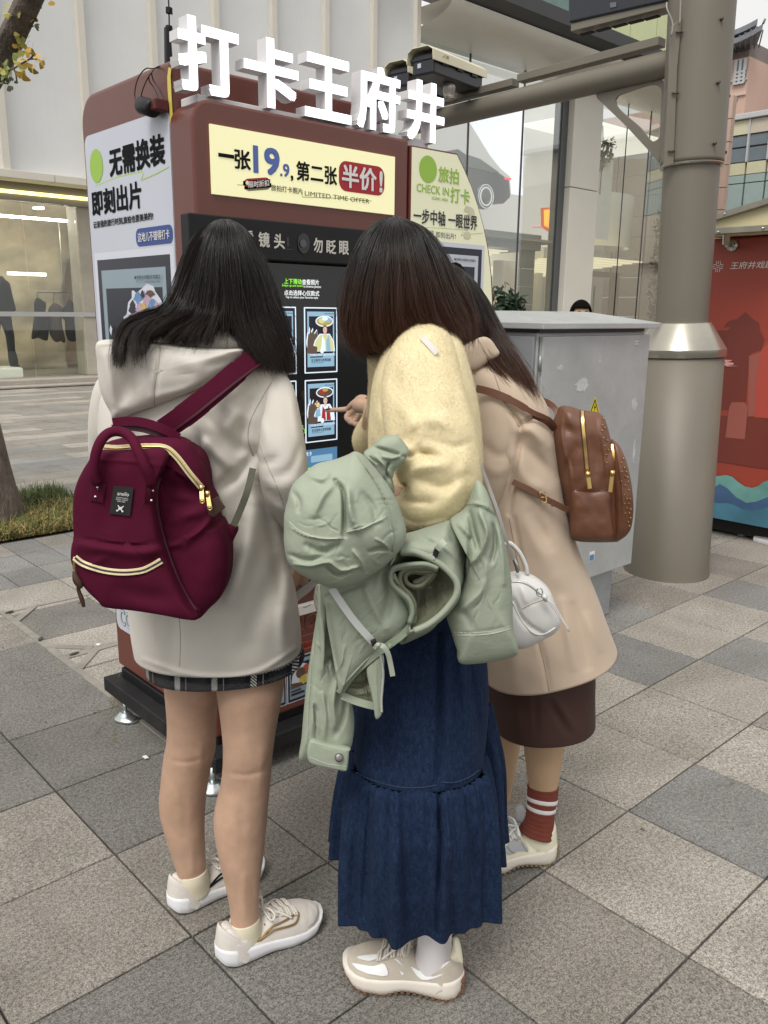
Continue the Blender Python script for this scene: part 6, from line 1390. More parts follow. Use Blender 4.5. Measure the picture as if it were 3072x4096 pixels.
def plaid():
 m, nt, b = nmat('plaid_wool'); geo = nt.nodes.new('ShaderNodeNewGeometry'); L = nt.links
 def lin(vec, sc):
  d = nt.nodes.new('ShaderNodeVectorMath'); d.operation = 'DOT_PRODUCT'; d.inputs[1].default_value = vec; L.new(geo.outputs['Position'], d.inputs[0])
  k = nt.nodes.new('ShaderNodeMath'); k.operation = 'MULTIPLY'; k.inputs[1].default_value = sc; L.new(d.outputs['Value'], k.inputs[0]); return k.outputs[0]
 def band(src, a, bb):
  fr_ = nt.nodes.new('ShaderNodeMath'); fr_.operation = 'FRACT'; L.new(src, fr_.inputs[0])
  g = nt.nodes.new('ShaderNodeMath'); g.operation = 'GREATER_THAN'; g.inputs[1].default_value = a; L.new(fr_.outputs[0], g.inputs[0])
  l_ = nt.nodes.new('ShaderNodeMath'); l_.operation = 'LESS_THAN'; l_.inputs[1].default_value = bb; L.new(fr_.outputs[0], l_.inputs[0])
  mm = nt.nodes.new('ShaderNodeMath'); mm.operation = 'MULTIPLY'; L.new(g.outputs[0], mm.inputs[0]); L.new(l_.outputs[0], mm.inputs[1]); return mm.outputs[0]
 def mul(a, c):
  mm = nt.nodes.new('ShaderNodeMath'); mm.operation = 'MULTIPLY'; L.new(a, mm.inputs[0]); L.new(c, mm.inputs[1]); return mm.outputs[0]
 u = lin(tuple(RH), 13.0); v = lin((0, 0, 1), 17.0); tw = lin(tuple(RH*1.0+np.array([0, 0, 1.0])), 170.0)
 twb = band(tw, .0, .55)
 base = mixrgb(nt, band(u, .0, .42), (0.005, 0.006, 0.015), (0.020, 0.021, 0.025))
 c1 = mixrgb(nt, mul(band(v, .1, .5), twb), base.outputs[0], (0.05, 0.05, 0.05))
 c2 = mixrgb(nt, mul(band(u, .55, .70), twb), c1.outputs[0], (0.55, 0.54, 0.50)); c3_ = mixrgb(nt, mul(band(v, .72, .80), twb), c2.outputs[0], (0.42, 0.41, 0.38))
 c4_ = mixrgb(nt, band(u, .85, .87), c3_.outputs[0], (0.30, 0.20, 0.15))
 n = noise(nt, 260, 3); r = ramp(nt, n.outputs['Fac'], .35, .65, (.5, .5, .5, 1), (1.4, 1.4, 1.4, 1)); c5_ = mixrgb(nt, 1, c4_.outputs[0], r.outputs[0], 'MULTIPLY')
 L.new(c5_.outputs[0], b.inputs['Base Color']); b.inputs['Roughness'].default_value = 0.95; add_bump(nt, b, n.outputs['Fac'], 0.8, 0.002); return m
PLAID = plaid()
def loft(name, secs, mat, parent, n=96, res=90, p=2.3, strokes=(), wob=0.0, wobs=10.0, caps=(True, True), fn=None, yaw=0.0, thick=0.0):
 """garment body: secs = (y px, left px, right px, D, half depth m [, tilt]); rings lie level, facing the viewer"""
 A = []
 for s in secs:
  y, xl, xr, D, hd = s[:5]; tl = s[5] if len(s) > 5 else 0.0; xc = (xl+xr)/2
  c = at(xc, y, D); hw = (xr-xl)/2*mpd(xc, y, D); A.append([*c, hw, hd, tl])
 A = crom(np.array(A, float), res); V = []; F = []
 cy_, sy_ = math.cos(yaw), math.sin(yaw); u_ = RH*cy_+FH*sy_; v_ = -RH*sy_+FH*cy_
 for i in range(res):
  c = A[i, :3]; hw, hd, tl = A[i, 3:]
  for k in range(n):
   t = 2*math.pi*k/n; ct, st = math.cos(t), math.sin(t)
   r = (abs(ct)**p+abs(st)**p)**(-1/p)
   dr, dz = fn(i/(res-1), t) if fn else (0, 0)
   V.append(c+u_*(hw+dr)*r*ct+v_*(hd+dr)*r*st+np.array([0, 0, tl*ct+dz]))
 for i in range(res-1):
  for k in range(n): F.append((i*n+k, i*n+(k+1) % n, (i+1)*n+(k+1) % n, (i+1)*n+k))
 if caps[0]: F.append(tuple(range(n-1, -1, -1)))
 if caps[1]: F.append(tuple((res-1)*n+k for k in range(n)))
 V = np.array(V)
 if len(strokes) or wob: V = deform(V, strokes, wob, wobs)
 o = recalc(mk(name, V, F, mat, parent, smooth=True))
 if thick: m = o.modifiers.new('cloth', 'SOLIDIFY'); m.thickness = thick; m.offset = -1
 return o
def limbm(pts, mat=None, n=28, res=40, flat=1.0):
 """(x, y, D, radius px) -> tapered closed limb mesh object"""
 P = [at(x, y, D) for (x, y, D, r) in pts]; R = [r*mpd(x, y, D) for (x, y, D, r) in pts]
 return tube('limb', P, R, mat, None, n, res, flat=flat)
def limb(name, pts, mat, parent, n=40, res=60, strokes=(), wob=0.0, wobs=12, flat=1.0, sq=0.0):
 o = limbm(pts, mat, n, res, flat); V = np.array([v.co[:] for v in o.data.vertices])
 if sq:
  C_ = V[:len(V)//n*n].reshape(-1, n, 3).mean(1); k = np.arange(len(V))//n; k = np.minimum(k, len(C_)-1); dd = ((V-C_[k]) @ FH)[:, None]; V = V-FH*dd*sq
 if len(strokes) or wob: V = deform(V, strokes, wob, wobs)
 o.data.vertices.foreach_set('co', V.ravel()); o.name = name; o.parent = parent; o.matrix_parent_inverse = PINV(parent) if parent else Matrix.Identity(4); return o
def fuse(name, objs, mat, parent, vox=0.006, sm=6):
 o = join_mesh(name, objs, None); m = o.modifiers.new('r', 'REMESH'); m.mode = 'VOXEL'; m.voxel_size = vox; s = o.modifiers.new('s', 'SMOOTH'); s.iterations = sm; s.factor = 0.5
 dg = bpy.context.evaluated_depsgraph_get(); me = bpy.data.meshes.new_from_object(o.evaluated_get(dg)); old = o.data
 o.modifiers.clear(); o.data = me; bpy.data.meshes.remove(old); me.materials.clear()
 for m_ in (mat if isinstance(mat, list) else [mat]): me.materials.append(m_)
 me.polygons.foreach_set('use_smooth', [True]*len(me.polygons)); me.polygons.foreach_set('material_index', [0]*len(me.polygons)); o.parent = parent; o.matrix_parent_inverse = PINV(parent); me.update(); return o
def headm(c, R, face):
 """skull + jaw + nose + ears as limbs to be fused; c centre, R half height, face = level facing direction"""
 c = np.array(c, float); f = np.array(face, float); f /= np.linalg.norm(f); s = np.cross(f, [0, 0, 1]); s /= np.linalg.norm(s); u = np.cross(s, f)
 V = []; F = []; n, m = 28, 20
 for i in range(m+1):
  a = math.pi*i/m
  for k in range(n):
   b = 2*math.pi*k/n; x, y, z = math.sin(a)*math.cos(b), math.sin(a)*math.sin(b), math.cos(a)
   wid = 0.70*(1-0.22*max(0, -z)); dep = 0.84*(1-0.12*max(0, -z)); V.append(c+s*x*R*wid+f*(y*R*dep+(0.10*R if z < -.2 else 0))+u*z*R)
 for i in range(m):
  for k in range(n): F.append((i*n+k, i*n+(k+1) % n, (i+1)*n+(k+1) % n, (i+1)*n+k))
 out = [recalc(mk('skull', V, F, None))]
 out.append(tube('nose', [c+f*R*.80+u*R*.08, c+f*R*.98-u*R*.20, c+f*R*.80-u*R*.27], [R*.07, R*.13, R*.10], None, None, 10, 10))
 for sg_ in (1, -1): out.append(tube('ear', [c+s*sg_*R*.68+u*.12*R, c+s*sg_*R*.76-u*.02*R-f*.04*R, c+s*sg_*R*.67-u*.22*R], [R*.06, R*.10, R*.06], None, None, 8, 10))
 return out, f, s, u
def face_parts(c, R, f, s, u, parent):
 for sg_ in (1, -1): tube('eye', [c+f*R*.76+s*sg_*R*.27+u*.04*R, c+f*R*.83+s*sg_*R*.27+u*.04*R], [R*.09, R*.06], EYEM, parent, 12, 6)
 for sg_ in (1, -1): tube('eyebrow', [c+f*R*.80+s*sg_*R*.14+u*.22*R, c+f*R*.81+s*sg_*R*.28+u*.26*R, c+f*R*.74+s*sg_*R*.42+u*.20*R], R*.028, HAIRB, parent, 6, 10)
 tube('mouth', [c+f*R*.84-s*R*.20-u*.50*R, c+f*R*.91-u*.50*R, c+f*R*.84+s*R*.20-u*.50*R], [R*.03, R*.055, R*.03], LIPS, parent, 8, 12)
def hairmat(name, root, tip, p0=0.45, p1=0.95, rough=0.38):
 m, nt, b = nmat(name); hi = nt.nodes.new('ShaderNodeHairInfo'); r = ramp(nt, hi.outputs['Intercept'], p0, p1, (*root, 1), (*tip, 1))
 rr = nt.nodes.new('ShaderNodeMapRange'); rr.inputs['To Min'].default_value = 0.6; rr.inputs['To Max'].default_value = 1.5; nt.links.new(hi.outputs['Random'], rr.inputs['Value'])
 cx = nt.nodes.new('ShaderNodeCombineXYZ'); [nt.links.new(rr.outputs[0], cx.inputs[k]) for k in range(3)]
 mx = mixrgb(nt, 1, r.outputs[0], cx.outputs[0], 'MULTIPLY'); nt.links.new(mx.outputs[0], b.inputs['Base Color']); b.inputs['Roughness'].default_value = rough; b.inputs['Specular IOR Level'].default_value = 0.38; return m
HAIRB = M('hair_under', (0.006, 0.0045, 0.004), 1.0, var=0.1, spec=.05)
HM1 = hairmat('hair_black', (0.0085, 0.0065, 0.006), (0.020, 0.012, 0.009), .5, 1.0)
HM2 = hairmat('hair_black_to_brown', (0.009, 0.0065, 0.0055), (0.062, 0.025, 0.013), .42, 1.0)
HM3 = hairmat('hair_brown_ends', (0.014, 0.009, 0.007), (0.075, 0.030, 0.015), .4, 1.0)
def hair(name, guides, D0, n, mat, parent, K=18, depth=0.03, jit=0.006, end=(0.86, 1.0), rad=0.00042, seed=0, clump=60, ulim=(0, 1), cl=0.55):
 r = np.random.default_rng(seed); G = len(guides)
 GP = np.array([crom(np.array([at(x, y, D0+d) for (x, y, d) in g]), K) for g in guides])    # G,K,3
 def gp(u):
  u = np.clip(u, 0, G-1.0001); i = int(u); f = u-i
  a, b, c, d = GP[max(i-1, 0)], GP[i], GP[i+1], GP[min(i+2, G-1)]
  return 0.5*((2*b)+(-a+c)*f+(2*a-5*b+4*c-d)*f*f+(-a+3*b-3*c+d)*f**3)
 cu = r.uniform(0, G-1, clump); coff = r.normal(0, 1, (clump, 3)); P = np.zeros((n, K, 3)); t = np.linspace(0, 1, K)[:, None]
 cphase = r.uniform(0, 6.28, (clump, 3))
 for q in range(n):
  u = r.uniform(ulim[0]*(G-1), ulim[1]*(G-1)); k = np.argmin(np.abs(cu-u)+r.uniform(0, .25, clump)); ut = u*(1-cl)+cu[k]*cl
  a = gp(u); b = gp(ut); path = a*(1-t)+b*t
  s = r.uniform(0, 1)**1.5; e = r.uniform(*end)
  path = path+FH*(depth*s)*np.minimum(1, t*4+.15)+r.normal(0, 1, 3)*jit*(0.25+t)+coff[k]*jit*1.4*t+jit*.9*np.sin(t*7+cphase[k])*t
  if r.uniform() < .09: path = path+r.normal(0, 1, 3)*jit*r.uniform(2, 7)*t**1.4*(1-.3*t)+RH*jit*2*np.sin(t*9+r.uniform(0, 6))*t
  P[q] = np.stack([np.interp(np.linspace(0, e, K), t[:, 0], path[:, j]) for j in range(3)], -1)
 hc_ = bpy.data.hair_curves.new(name); hc_.add_curves([K]*n)
 hc_.attributes['position'].data.foreach_set('vector', P.astype(np.float32).ravel())
 at_ = hc_.attributes.get('radius') or hc_.attributes.new('radius', 'FLOAT', 'POINT')
 at_.data.foreach_set('value', np.tile(rad*(1-0.75*np.linspace(0, 1, K)**3), n).astype(np.float32))
 hc_.materials.append(mat); o = bpy.data.objects.new(name, hc_); link(o); o.parent = parent; o.matrix_parent_inverse = PINV(parent); return o
def onsurf(o, pts, off=0.002):
 """drop picture points onto the visible side of a mesh"""
 bpy.context.view_layer.update(); dg = bpy.context.evaluated_depsgraph_get(); out = []
 ev = o.evaluated_get(dg); mi = o.matrix_world.inverted()
 last = None
 for (x, y) in pts:
  d = Vector(ray(x, y)).normalized(); ok, loc, nrm, _ = ev.ray_cast(mi @ Vector(CP), (mi.to_3x3() @ d))
  if ok: p = np.array(o.matrix_world @ loc)-np.array(d)*off; last = p; out.append(p)
  elif last is not None: v = ray(x, y); out.append(CP+v*(((last-CP) @ FH)/(v @ FH)))
  else: out.append(None)
 f = next((p for p in out if p is not None), None)
 res_ = []
 for (x, y), p in zip(pts, out):
  if p is None and f is not None: v = ray(x, y); p = CP+v*(((f-CP) @ FH)/(v @ FH))
  res_.append(p)
 return res_
def seam(name, base, pts, r, mat, parent, off=0.0004, res=40, sm=True):
 p2 = crom(np.array(pts, float), res) if sm and len(pts) > 2 else np.array(pts, float)
 if len(pts) == 2: p2 = crom(np.array(pts, float), res//2)
 P = onsurf(base, [tuple(q) for q in p2], off)
 if any(p is None for p in P): return None
 P = np.array(P); P[1:-1] = (P[:-2]+2*P[1:-1]+P[2:])/4
 return tube(name, P, r, mat, parent, 6)
def ribbon(name, base, pts, w, mat, parent, off=0.004, th=0.002, res=40):
 """flat strap of width w metres following the surface"""
 p2 = crom(np.array(pts, float), res); P = np.array(onsurf(base, [tuple(q) for q in p2], off)) if base else np.array([at(*q) for q in crom(np.array(pts, float), res)])
 for _ in range(4): P[1:-1] = (P[:-2]+2*P[1:-1]+P[2:])/4
 T_ = np.gradient(P, axis=0); T_ /= np.linalg.norm(T_, axis=1)[:, None]; V = []; F = []
 for i in range(len(P)):
  vd = CP-P[i]; vd /= np.linalg.norm(vd); s = np.cross(T_[i], vd); s /= np.linalg.norm(s); nn = np.cross(s, T_[i])
  ww = w[min(int(i/len(P)*len(w)), len(w)-1)] if isinstance(w, (list, tuple)) else w
  V += [P[i]-s*ww/2, P[i]+s*ww/2, P[i]+s*ww/2+nn*th, P[i]-s*ww/2+nn*th]
 for i in range(len(P)-1):
  q = 4*i
  for a, b in ((0, 1), (1, 2), (2, 3), (3, 0)): F.append((q+a, q+b, q+4+b, q+4+a))
 F += [(0, 3, 2, 1), tuple(4*(len(P)-1)+k for k in range(4))]
 return bevel(recalc(mk(name, V, F, mat, parent)), 0.0006)
def decal(name, base, pts, mat, parent, off=0.0012, rings=4):
 """patch of another material lying on the surface"""
 pts = [tuple(p) for p in pts]; c = np.mean(pts, 0); V2 = []
 fs = [1-k/rings for k in range(rings)]
 for f in fs: V2 += [tuple(c+(np.array(p)-c)*f) for p in pts]
 V2.append(tuple(c)); n = len(pts); P = onsurf(base, V2, off); F = []
 for k in range(rings-1):
  for i in range(n): F.append((k*n+i, k*n+(i+1) % n, (k+1)*n+(i+1) % n, (k+1)*n+i))
 for i in range(n): F.append(((rings-1)*n+i, (rings-1)*n+(i+1) % n, rings*n))
 return recalc(mk(name, P, F, mat, parent, smooth=True))
# ------------------------------------------------------------------ shoes
def shoe(parent, heel, toe, W, sty):
 """heel, toe: ground points; sty: dict of colours and heights. toe axis local frame."""
 H0 = np.array([heel[0], heel[1], 0.0]); T0 = np.array([toe[0], toe[1], 0.0]); L = np.linalg.norm(T0-H0); a = (T0-H0)/L; b = np.array([-a[1], a[0], 0])
 if ((CP-H0) @ b) < 0: b = -b           # b points to the visible side
 up = np.array([0, 0, 1.0]); sh_ = bpy.data.objects.new('shoe', None); link(sh_); sh_.parent = parent; sh_.matrix_parent_inverse = PINV(parent)
 hw = lambda s: W/2*np.interp(s, [0, .02, .06, .12, .3, .45, .65, .78, .88, .95, .985, 1], [0, .34, .58, .72, .78, .80, .98, 1.0, .88, .62, .36, 0])
 zb = lambda s: np.interp(s, [0, .05, .15, .38, .5, .62, .85, 1], sty['zb'])
 zt = lambda s: np.interp(s, [0, .1, .25, .5, .75, .92, 1], sty['zt'])
 zh = lambda s: np.interp(s, [0, .03, .09, .18, .28, .36, .44, .55, .7, .85, .95, 1], sty['zh'])
 # sole
 ns, V, F = 48, [], []; prof = [(0.84, 0.0), (0.98, 0.08), (1.035, 0.45), (1.02, 0.8), (0.985, 1.0)]; ss = [0.5-0.5*math.cos(math.pi*i/ns) for i in range(ns+1)]
 for s in ss:
  row = []
  for sd in (1, -1):
   seq = prof if sd == 1 else prof[::-1]
   for (wf, zf) in seq:
    z0_, z1_ = zb(s), zt(s); e = 1.0 if 0.03 < s < .97 else 0.9; row.append(H0+a*(0.5*L+(s-0.5)*L*(1+0.05*(wf-.9)))+b*(sd*hw(s)*wf)+up*(z0_+(z1_-z0_)*zf))
  V += row
 m = 10
 for i in range(ns):
  for k in range(m): F.append((i*m+k, i*m+(k+1) % m, (i+1)*m+(k+1) % m, (i+1)*m+k))
 sole = recalc(mk('sole', V, F, sty['sole'], sh_, smooth=True))
 # outsole
 V = []; F = []
 for s in ss:
  for (wf, dz) in ((0.86, 0.0005), (-0.86, .0005), (-.98, .006), (.98, .006)): V.append(H0+a*(0.5*L+(s-0.5)*L*1.0)+b*(hw(s)*wf)+up*(zb(s)+dz-.0005))
 for i in range(ns):
  for k in range(4): F.append((i*4+k, i*4+(k+1) % 4, (i+1)*4+(k+1) % 4, (i+1)*4+k))
 outs = recalc(mk('outsole', V, F, sty['out'], sh_))
 if sty.get('lugs'):
  L_l = []
  for s in np.linspace(0.03, .97, 20):
   for sd in (1, -1): p = H0+a*(s*L)+b*(sd*hw(s)*.955)+up*(max(zb(s), 0)+.0025); L_l.append(obox('lug', p-a*.0036, p+a*.0036, .007, .006, sty['out']))
  for z in (.014, .027, .040):
   for o_ in (-.012, .012): p = H0+a*.002+b*o_+up*z; L_l.append(obox('lug', p-a*.005, p+a*.003, .010, .007, sty['out']))
  lg = join_mesh('tread', L_l, sh_); tag(lg, kind='stuff')
 # upper
 mth = 26; V = []; F = []
 def surf(s, ph, off=0.0):
  hgt = zh(s)-zt(s)+.006; c_, s_ = math.cos(ph), math.sin(ph); w_ = hw(s)*(0.985); pin = 1-.18*s_*np.interp(s, [0, .35, .6, 1], [.6, 1, .6, .2])
  return H0+a*(0.012+s*(L-.022))+b*((w_*pin+off)*np.sign(c_)*abs(c_)**.72)+up*(zt(s)-.006+(hgt+off)*s_**.82)
 for s in ss:
  for k in range(mth+1): V.append(surf(s, math.pi*k/mth))
 m = mth+1
 for i in range(ns):
  for k in range(mth): F.append((i*m+k, i*m+k+1, (i+1)*m+k+1, (i+1)*m+k))
 upo = recalc(mk('upper', V, F, sty['upper'], sh_, smooth=True))
 # collar roll round the ankle opening
 cs_ = sty['collar']  # s from, s to, z heights
 ring = []
 for t in np.linspace(0, 2*math.pi, 29)[:-1]:
  s = (cs_[0]+cs_[1])/2+(cs_[1]-cs_[0])/2*math.cos(t); z = np.interp(s, [cs_[0], (cs_[0]+cs_[1])/2, cs_[1]], cs_[2]); ring.append(H0+a*(s*L)+b*(W*cs_[3]*math.sin(t))+up*z)
 rc_ = np.mean(ring, 0); V = []; F = []
 for (f, dz) in ((.84, -.022), (.88, -.004), (.95, .0015), (1.0, 0), (1.05, -.007), (1.10, -.020), (1.15, -.036), (1.18, -.050)):
  for q in ring: V.append(rc_*[1, 1, 0]+(q-rc_)*[f, f, 0]+up*(q[2]+dz))
 for k in range(7):
  for i in range(28): F.append((k*28+i, k*28+(i+1) % 28, (k+1)*28+(i+1) % 28, (k+1)*28+i))
 recalc(mk('collar', V, F, sty['collarmat'], sh_, smooth=True))
 def patch(name, pts, mat, off=.0030, rings=9, both=False):
  if len(pts) > 4: pts = [tuple(q) for q in crom(np.array(pts, float), 30, True)]
  c = np.mean(pts, 0); VV = []; FF = []; n = len(pts)
  for k in range(rings):
   f = 1-k/rings; VV += [surf(*(c+(np.array(p)-c)*f), off=off) for p in pts]
  VV.append(surf(*c, off=off+.0003))
  for k in range(rings-1):
   for i in range(n): FF.append((k*n+i, k*n+(i+1) % n, (k+1)*n+(i+1) % n, (k+1)*n+i))
  for i in range(n): FF.append(((rings-1)*n+i, (rings-1)*n+(i+1) % n, rings*n))
  return recalc(mk(name, VV, FF, mat, sh_, smooth=True))
 def line(name, pts, r, mat, off=.0022): return tube(name, [surf(s, p, off) for s, p in crom(np.array(pts, float), 24)], r, mat, sh_, 6)
 # laces: bars across the instep, a bow
 l0 = sty['lace']; lm = sty['lacemat']; LL = []
 for k in range(5):
  s = l0[0]+(l0[1]-l0[0])*k/4; w_ = .62+.10*k/4
  for dd in (0.0, .022): LL.append(tube('bar', [surf(s+dd*(1 if q < .5 else -1)*(1 if dd else 0), math.pi/2+(q-.5)*w_*1.7, .0035) for q in np.linspace(0, 1, 9)], .0026, lm, None, 6))
 k0 = surf(l0[0]-.01, math.pi/2, .010)
 for sd in (1, -1):
  LL.append(tube('loop', [k0, k0+b*sd*.016+up*.012+a*.006, k0+b*sd*.036+up*.006+a*.012, k0+b*sd*.034-up*.006+a*.004, k0], .0026, lm, None, 6, 26))
  LL.append(tube('end', [k0, k0+b*sd*.014-up*.002+a*.02, k0+b*sd*.030-up*.012+a*.042, k0+b*sd*.036-up*.022+a*.055], .0026, lm, None, 6, 16))
 join_mesh('laces', LL, sh_)
 return sh_, surf, patch, line, (H0, a, b, up, L)
OFFW = M('shoe_mesh_offwhite', (0.60, 0.56, 0.515), 0.8, var=0.05, vscale=60, bump=0.3, bscale=500); WSOLE = M('sole_white', (0.72, 0.73, 0.75), 0.5, var=0.02); WSOLE2 = M('sole_cream', (0.68, 0.63, 0.56), 0.55, var=0.03)
RUB = M('rubber_tan', (0.15, 0.078, 0.04), 0.7, var=0.2, vscale=30); LACE = M('lace_cream', (0.64, 0.60, 0.54), 0.85, var=0.03); SUED = M('suede_sand', (0.46, 0.41, 0.345), 0.9, var=0.06, vscale=40, bump=0.3, bscale=300)
SHW = M('shoe_white_leather', (0.72, 0.73, 0.73), 0.5, var=0.02); CRM2 = M('shoe_cream_leather', (0.68, 0.64, 0.49), 0.5, var=0.03); GRYP2 = M('shoe_grey_panel', (0.34, 0.355, 0.365), 0.5, var=0.03); GLDP = M('shoe_gold_line', (0.26, 0.165, 0.055), 0.4, 0.3, var=0.1)
SOCKC = M('sock_cream', (0.70, 0.64, 0.49), 0.95, var=0.03, bump=0.4, bscale=400); SOCKW = M('sock_white', (0.66, 0.63, 0.64), 0.95, var=0.02, bump=0.4, bscale=300)
RUN = dict(zb=[.022, .008, .001, .004, .004, .001, .004, .034], zt=[.050, .047, .040, .033, .028, .030, .042], zh=[.084, .097, .094, .068, .054, .060, .084, .084, .074, .064, .054, .048], sole=WSOLE, out=RUB, upper=OFFW, collar=(.035, .38, (.097, .058, .094), .345), collarmat=OFFW, lace=(.44, .70), lacemat=LACE)
NBS = dict(zb=[.020, .004, .001, .012, .012, .001, .004, .036], zt=[.052, .048, .044, .042, .040, .040, .050], zh=[.088, .103, .104, .082, .066, .074, .096, .088, .076, .066, .058, .054], sole=WSOLE2, out=RUB, upper=SUED, collar=(.035, .37, (.104, .070, .100), .33), collarmat=SUED, lace=(.44, .68), lacemat=LACE, lugs=True)

# ================================================================== woman on the left
D1 = 1.66
w1 = thing('person', 'woman seen from behind in off-white hooded coat and short plaid skirt with long black hair', 'person', tuple(onG(500, 2000)))
hd1 = at(484, 598, D1+.03); hR = 0.104
parts, f_, s_, u_ = headm(hd1, hR, FH*.9+RH*.35-np.array([0, 0, .25]))
LG_ = [limbm([(541, 1330, 1.65, 78), (541, 1440, 1.64, 75), (540, 1490, 1.63, 72), (538, 1560, 1.62, 61), (536, 1620, 1.61, 54), (531, 1690, 1.612, 53), (520, 1760, 1.61, 57.5), (519, 1800, 1.607, 55), (521, 1850, 1.60, 48), (525, 1920, 1.592, 35.5), (528, 1965, 1.589, 31), (530, 1995, 1.589, 31.5), (535, 2015, 1.597, 31)]),
 limbm([(412, 1330, 1.70, 66), (413, 1440, 1.715, 62), (414, 1490, 1.72, 58), (414, 1560, 1.73, 52.5), (413, 1610, 1.74, 53), (406, 1640, 1.745, 52), (397, 1700, 1.75, 50), (394, 1745, 1.755, 49), (400, 1800, 1.75, 42), (409, 1850, 1.746, 35), (416, 1893, 1.743, 30), (422, 1912, 1.75, 30)])]
TR = [limbm([(480, 640, 1.69, 38), (480, 720, 1.69, 40), (470, 800, 1.68, 90), (440, 900, 1.68, 120), (430, 1050, 1.68, 115), (440, 1200, 1.68, 125), (470, 1320, 1.69, 135), (480, 1400, 1.69, 120)], flat=.6)]
ARMS = [limbm([(590, 850, 1.66, 34), (612, 960, 1.62, 36), (622, 1070, 1.62, 32), (640, 1120, 1.76, 26), (655, 1180, 1.92, 20), (650, 1225, 1.96, 22), (645, 1250, 1.96, 18)]), limbm([(250, 850, 1.70, 34), (235, 960, 1.74, 34), (255, 1080, 1.85, 28), (300, 1150, 2.0, 22), (340, 1180, 2.1, 20)])]
fing = []
for k in range(4): fing.append(limbm([(652-5*k, 1235, 1.95-.01*k, 7), (642-5*k, 1255, 1.93-.01*k, 6.5), (634-3*k, 1268, 1.94-.01*k, 6), (636-3*k, 1278, 1.965-.01*k, 5)], None, 10, 10))
fing.append(limbm([(660, 1225, 1.93, 8), (662, 1250, 1.92, 7), (655, 1268, 1.925, 6)], None, 10, 10))
body = fuse('body', parts+LG_+TR+ARMS+fing, SKIN, w1, 0.005, 5)
V = deform(np.array([v.co[:] for v in body.data.vertices]), [([(490, 1668), (530, 1674), (578, 1664)], 5, -.003), ([(498, 1630), (499, 1700)], 7, .003), ([(568, 1620), (564, 1695)], 8, .003), ([(532, 1640), (533, 1690)], 16, -.003), ([(521, 1730), (524, 1840)], 9, -.0022), ([(527, 1890), (529, 1985)], 6, .0028), ([(512, 1900), (513, 1980)], 5, -.002), ([(546, 1900), (548, 1980)], 5, -.002),
 ([(362, 1640), (400, 1647), (444, 1637)], 5, -.003), ([(372, 1600), (370, 1670)], 7, .003), ([(436, 1600), (432, 1670)], 7, .003), ([(396, 1700), (402, 1800)], 8, -.002), ([(414, 1830), (416, 1885)], 5, .0025), ([(545, 1540), (555, 1620)], 14, -.002), ([(500, 1560), (500, 1620)], 9, .002)], .0012, 30)
body.data.vertices.foreach_set('co', V.ravel())
face_parts(hd1, hR, f_, s_, u_, w1)
# plaid skirt
loft('skirt', [(1250, 300, 612, 1.68, .11), (1340, 308, 636, 1.68, .12), (1430, 322, 657, 1.685, .145, .010)], PLAID, w1, res=30, wob=.003, caps=(True, False), thick=.003, strokes=[([(360, 1440), (365, 1480)], 8, .006), ([(580, 1420), (590, 1480)], 8, -.006)])
# coat
st1 = [([(545, 985), (520, 1015), (470, 1060)], 12, -.018), ([(545, 975), (500, 960), (440, 900)], 14, -.012), ([(500, 1010), (450, 960), (420, 905)], 12, .012), ([(520, 900), (470, 930), (420, 980)], 20, .010), ([(420, 960), (440, 1040), (470, 1120)], 12, -.012), ([(400, 940), (410, 1000), (430, 1060)], 12, .010),
 ([(550, 1090), (535, 1180), (500, 1290)], 22, .016), ([(515, 1130), (500, 1200), (470, 1300)], 14, -.010), ([(590, 1130), (600, 1200), (610, 1300)], 16, -.012), ([(560, 1040), (575, 1110), (590, 1180)], 12, -.014), ([(600, 1220), (570, 1300), (540, 1380)], 22, -.008), ([(620, 1250), (610, 1330), (612, 1400)], 14, .010),
 ([(380, 1290), (375, 1370), (372, 1440)], 16, -.005), ([(325, 1300), (330, 1380), (345, 1430)], 14, .006), ([(310, 1425), (400, 1455), (480, 1462), (560, 1450), (640, 1400)], 5, .006), ([(540, 870), (520, 930), (510, 990)], 14, -.012), ([(470, 850), (500, 880), (530, 900)], 22, .012)]
st1 = [(a_, b_, c_*1.35) for a_, b_, c_ in st1]
coat = loft('coat', [(745, 400, 545, 1.68, .05), (775, 330, 592, 1.675, .085), (806, 262, 618, 1.67, .115), (850, 228, 624, 1.665, .135), (920, 222, 618, 1.66, .15), (1000, 228, 606, 1.66, .15), (1100, 243, 608, 1.66, .145), (1200, 262, 620, 1.665, .145), (1300, 284, 640, 1.67, .15), (1360, 291, 648, 1.672, .15), (1400, 298, 650, 1.675, .15)],
   WOOL, w1, n=160, res=170, strokes=st1, wob=.004, wobs=9, caps=(True, False), thick=.005)
sl1 = limb('sleeve', [(575, 815, 1.66, 26), (592, 845, 1.63, 42), (602, 920, 1.60, 50), (610, 1000, 1.585, 54), (618, 1060, 1.60, 50), (628, 1105, 1.68, 44), (645, 1150, 1.82, 36), (655, 1190, 1.92, 32)], WOOL, w1, 56, 90,
  strokes=[([(545, 990), (570, 1000), (600, 990)], 7, -.010), ([(560, 1030), (600, 1050), (640, 1040)], 8, .007), ([(575, 1060), (610, 1085), (650, 1080)], 6, -.008), ([(650, 960), (630, 1010), (600, 1030)], 8, -.006), ([(630, 850), (640, 920), (650, 960)], 10, .006), ([(560, 900), (575, 940), (580, 970)], 10, .006)], wob=.003)
limb('sleeve', [(262, 815, 1.69, 30), (236, 850, 1.69, 34), (228, 940, 1.71, 36), (240, 1040, 1.78, 36), (280, 1130, 1.98, 34)], WOOL, w1, 40, 60, strokes=[([(222, 860), (226, 940), (230, 1000)], 5, -.006), ([(215, 900), (218, 980)], 4, .004)], wob=.003)
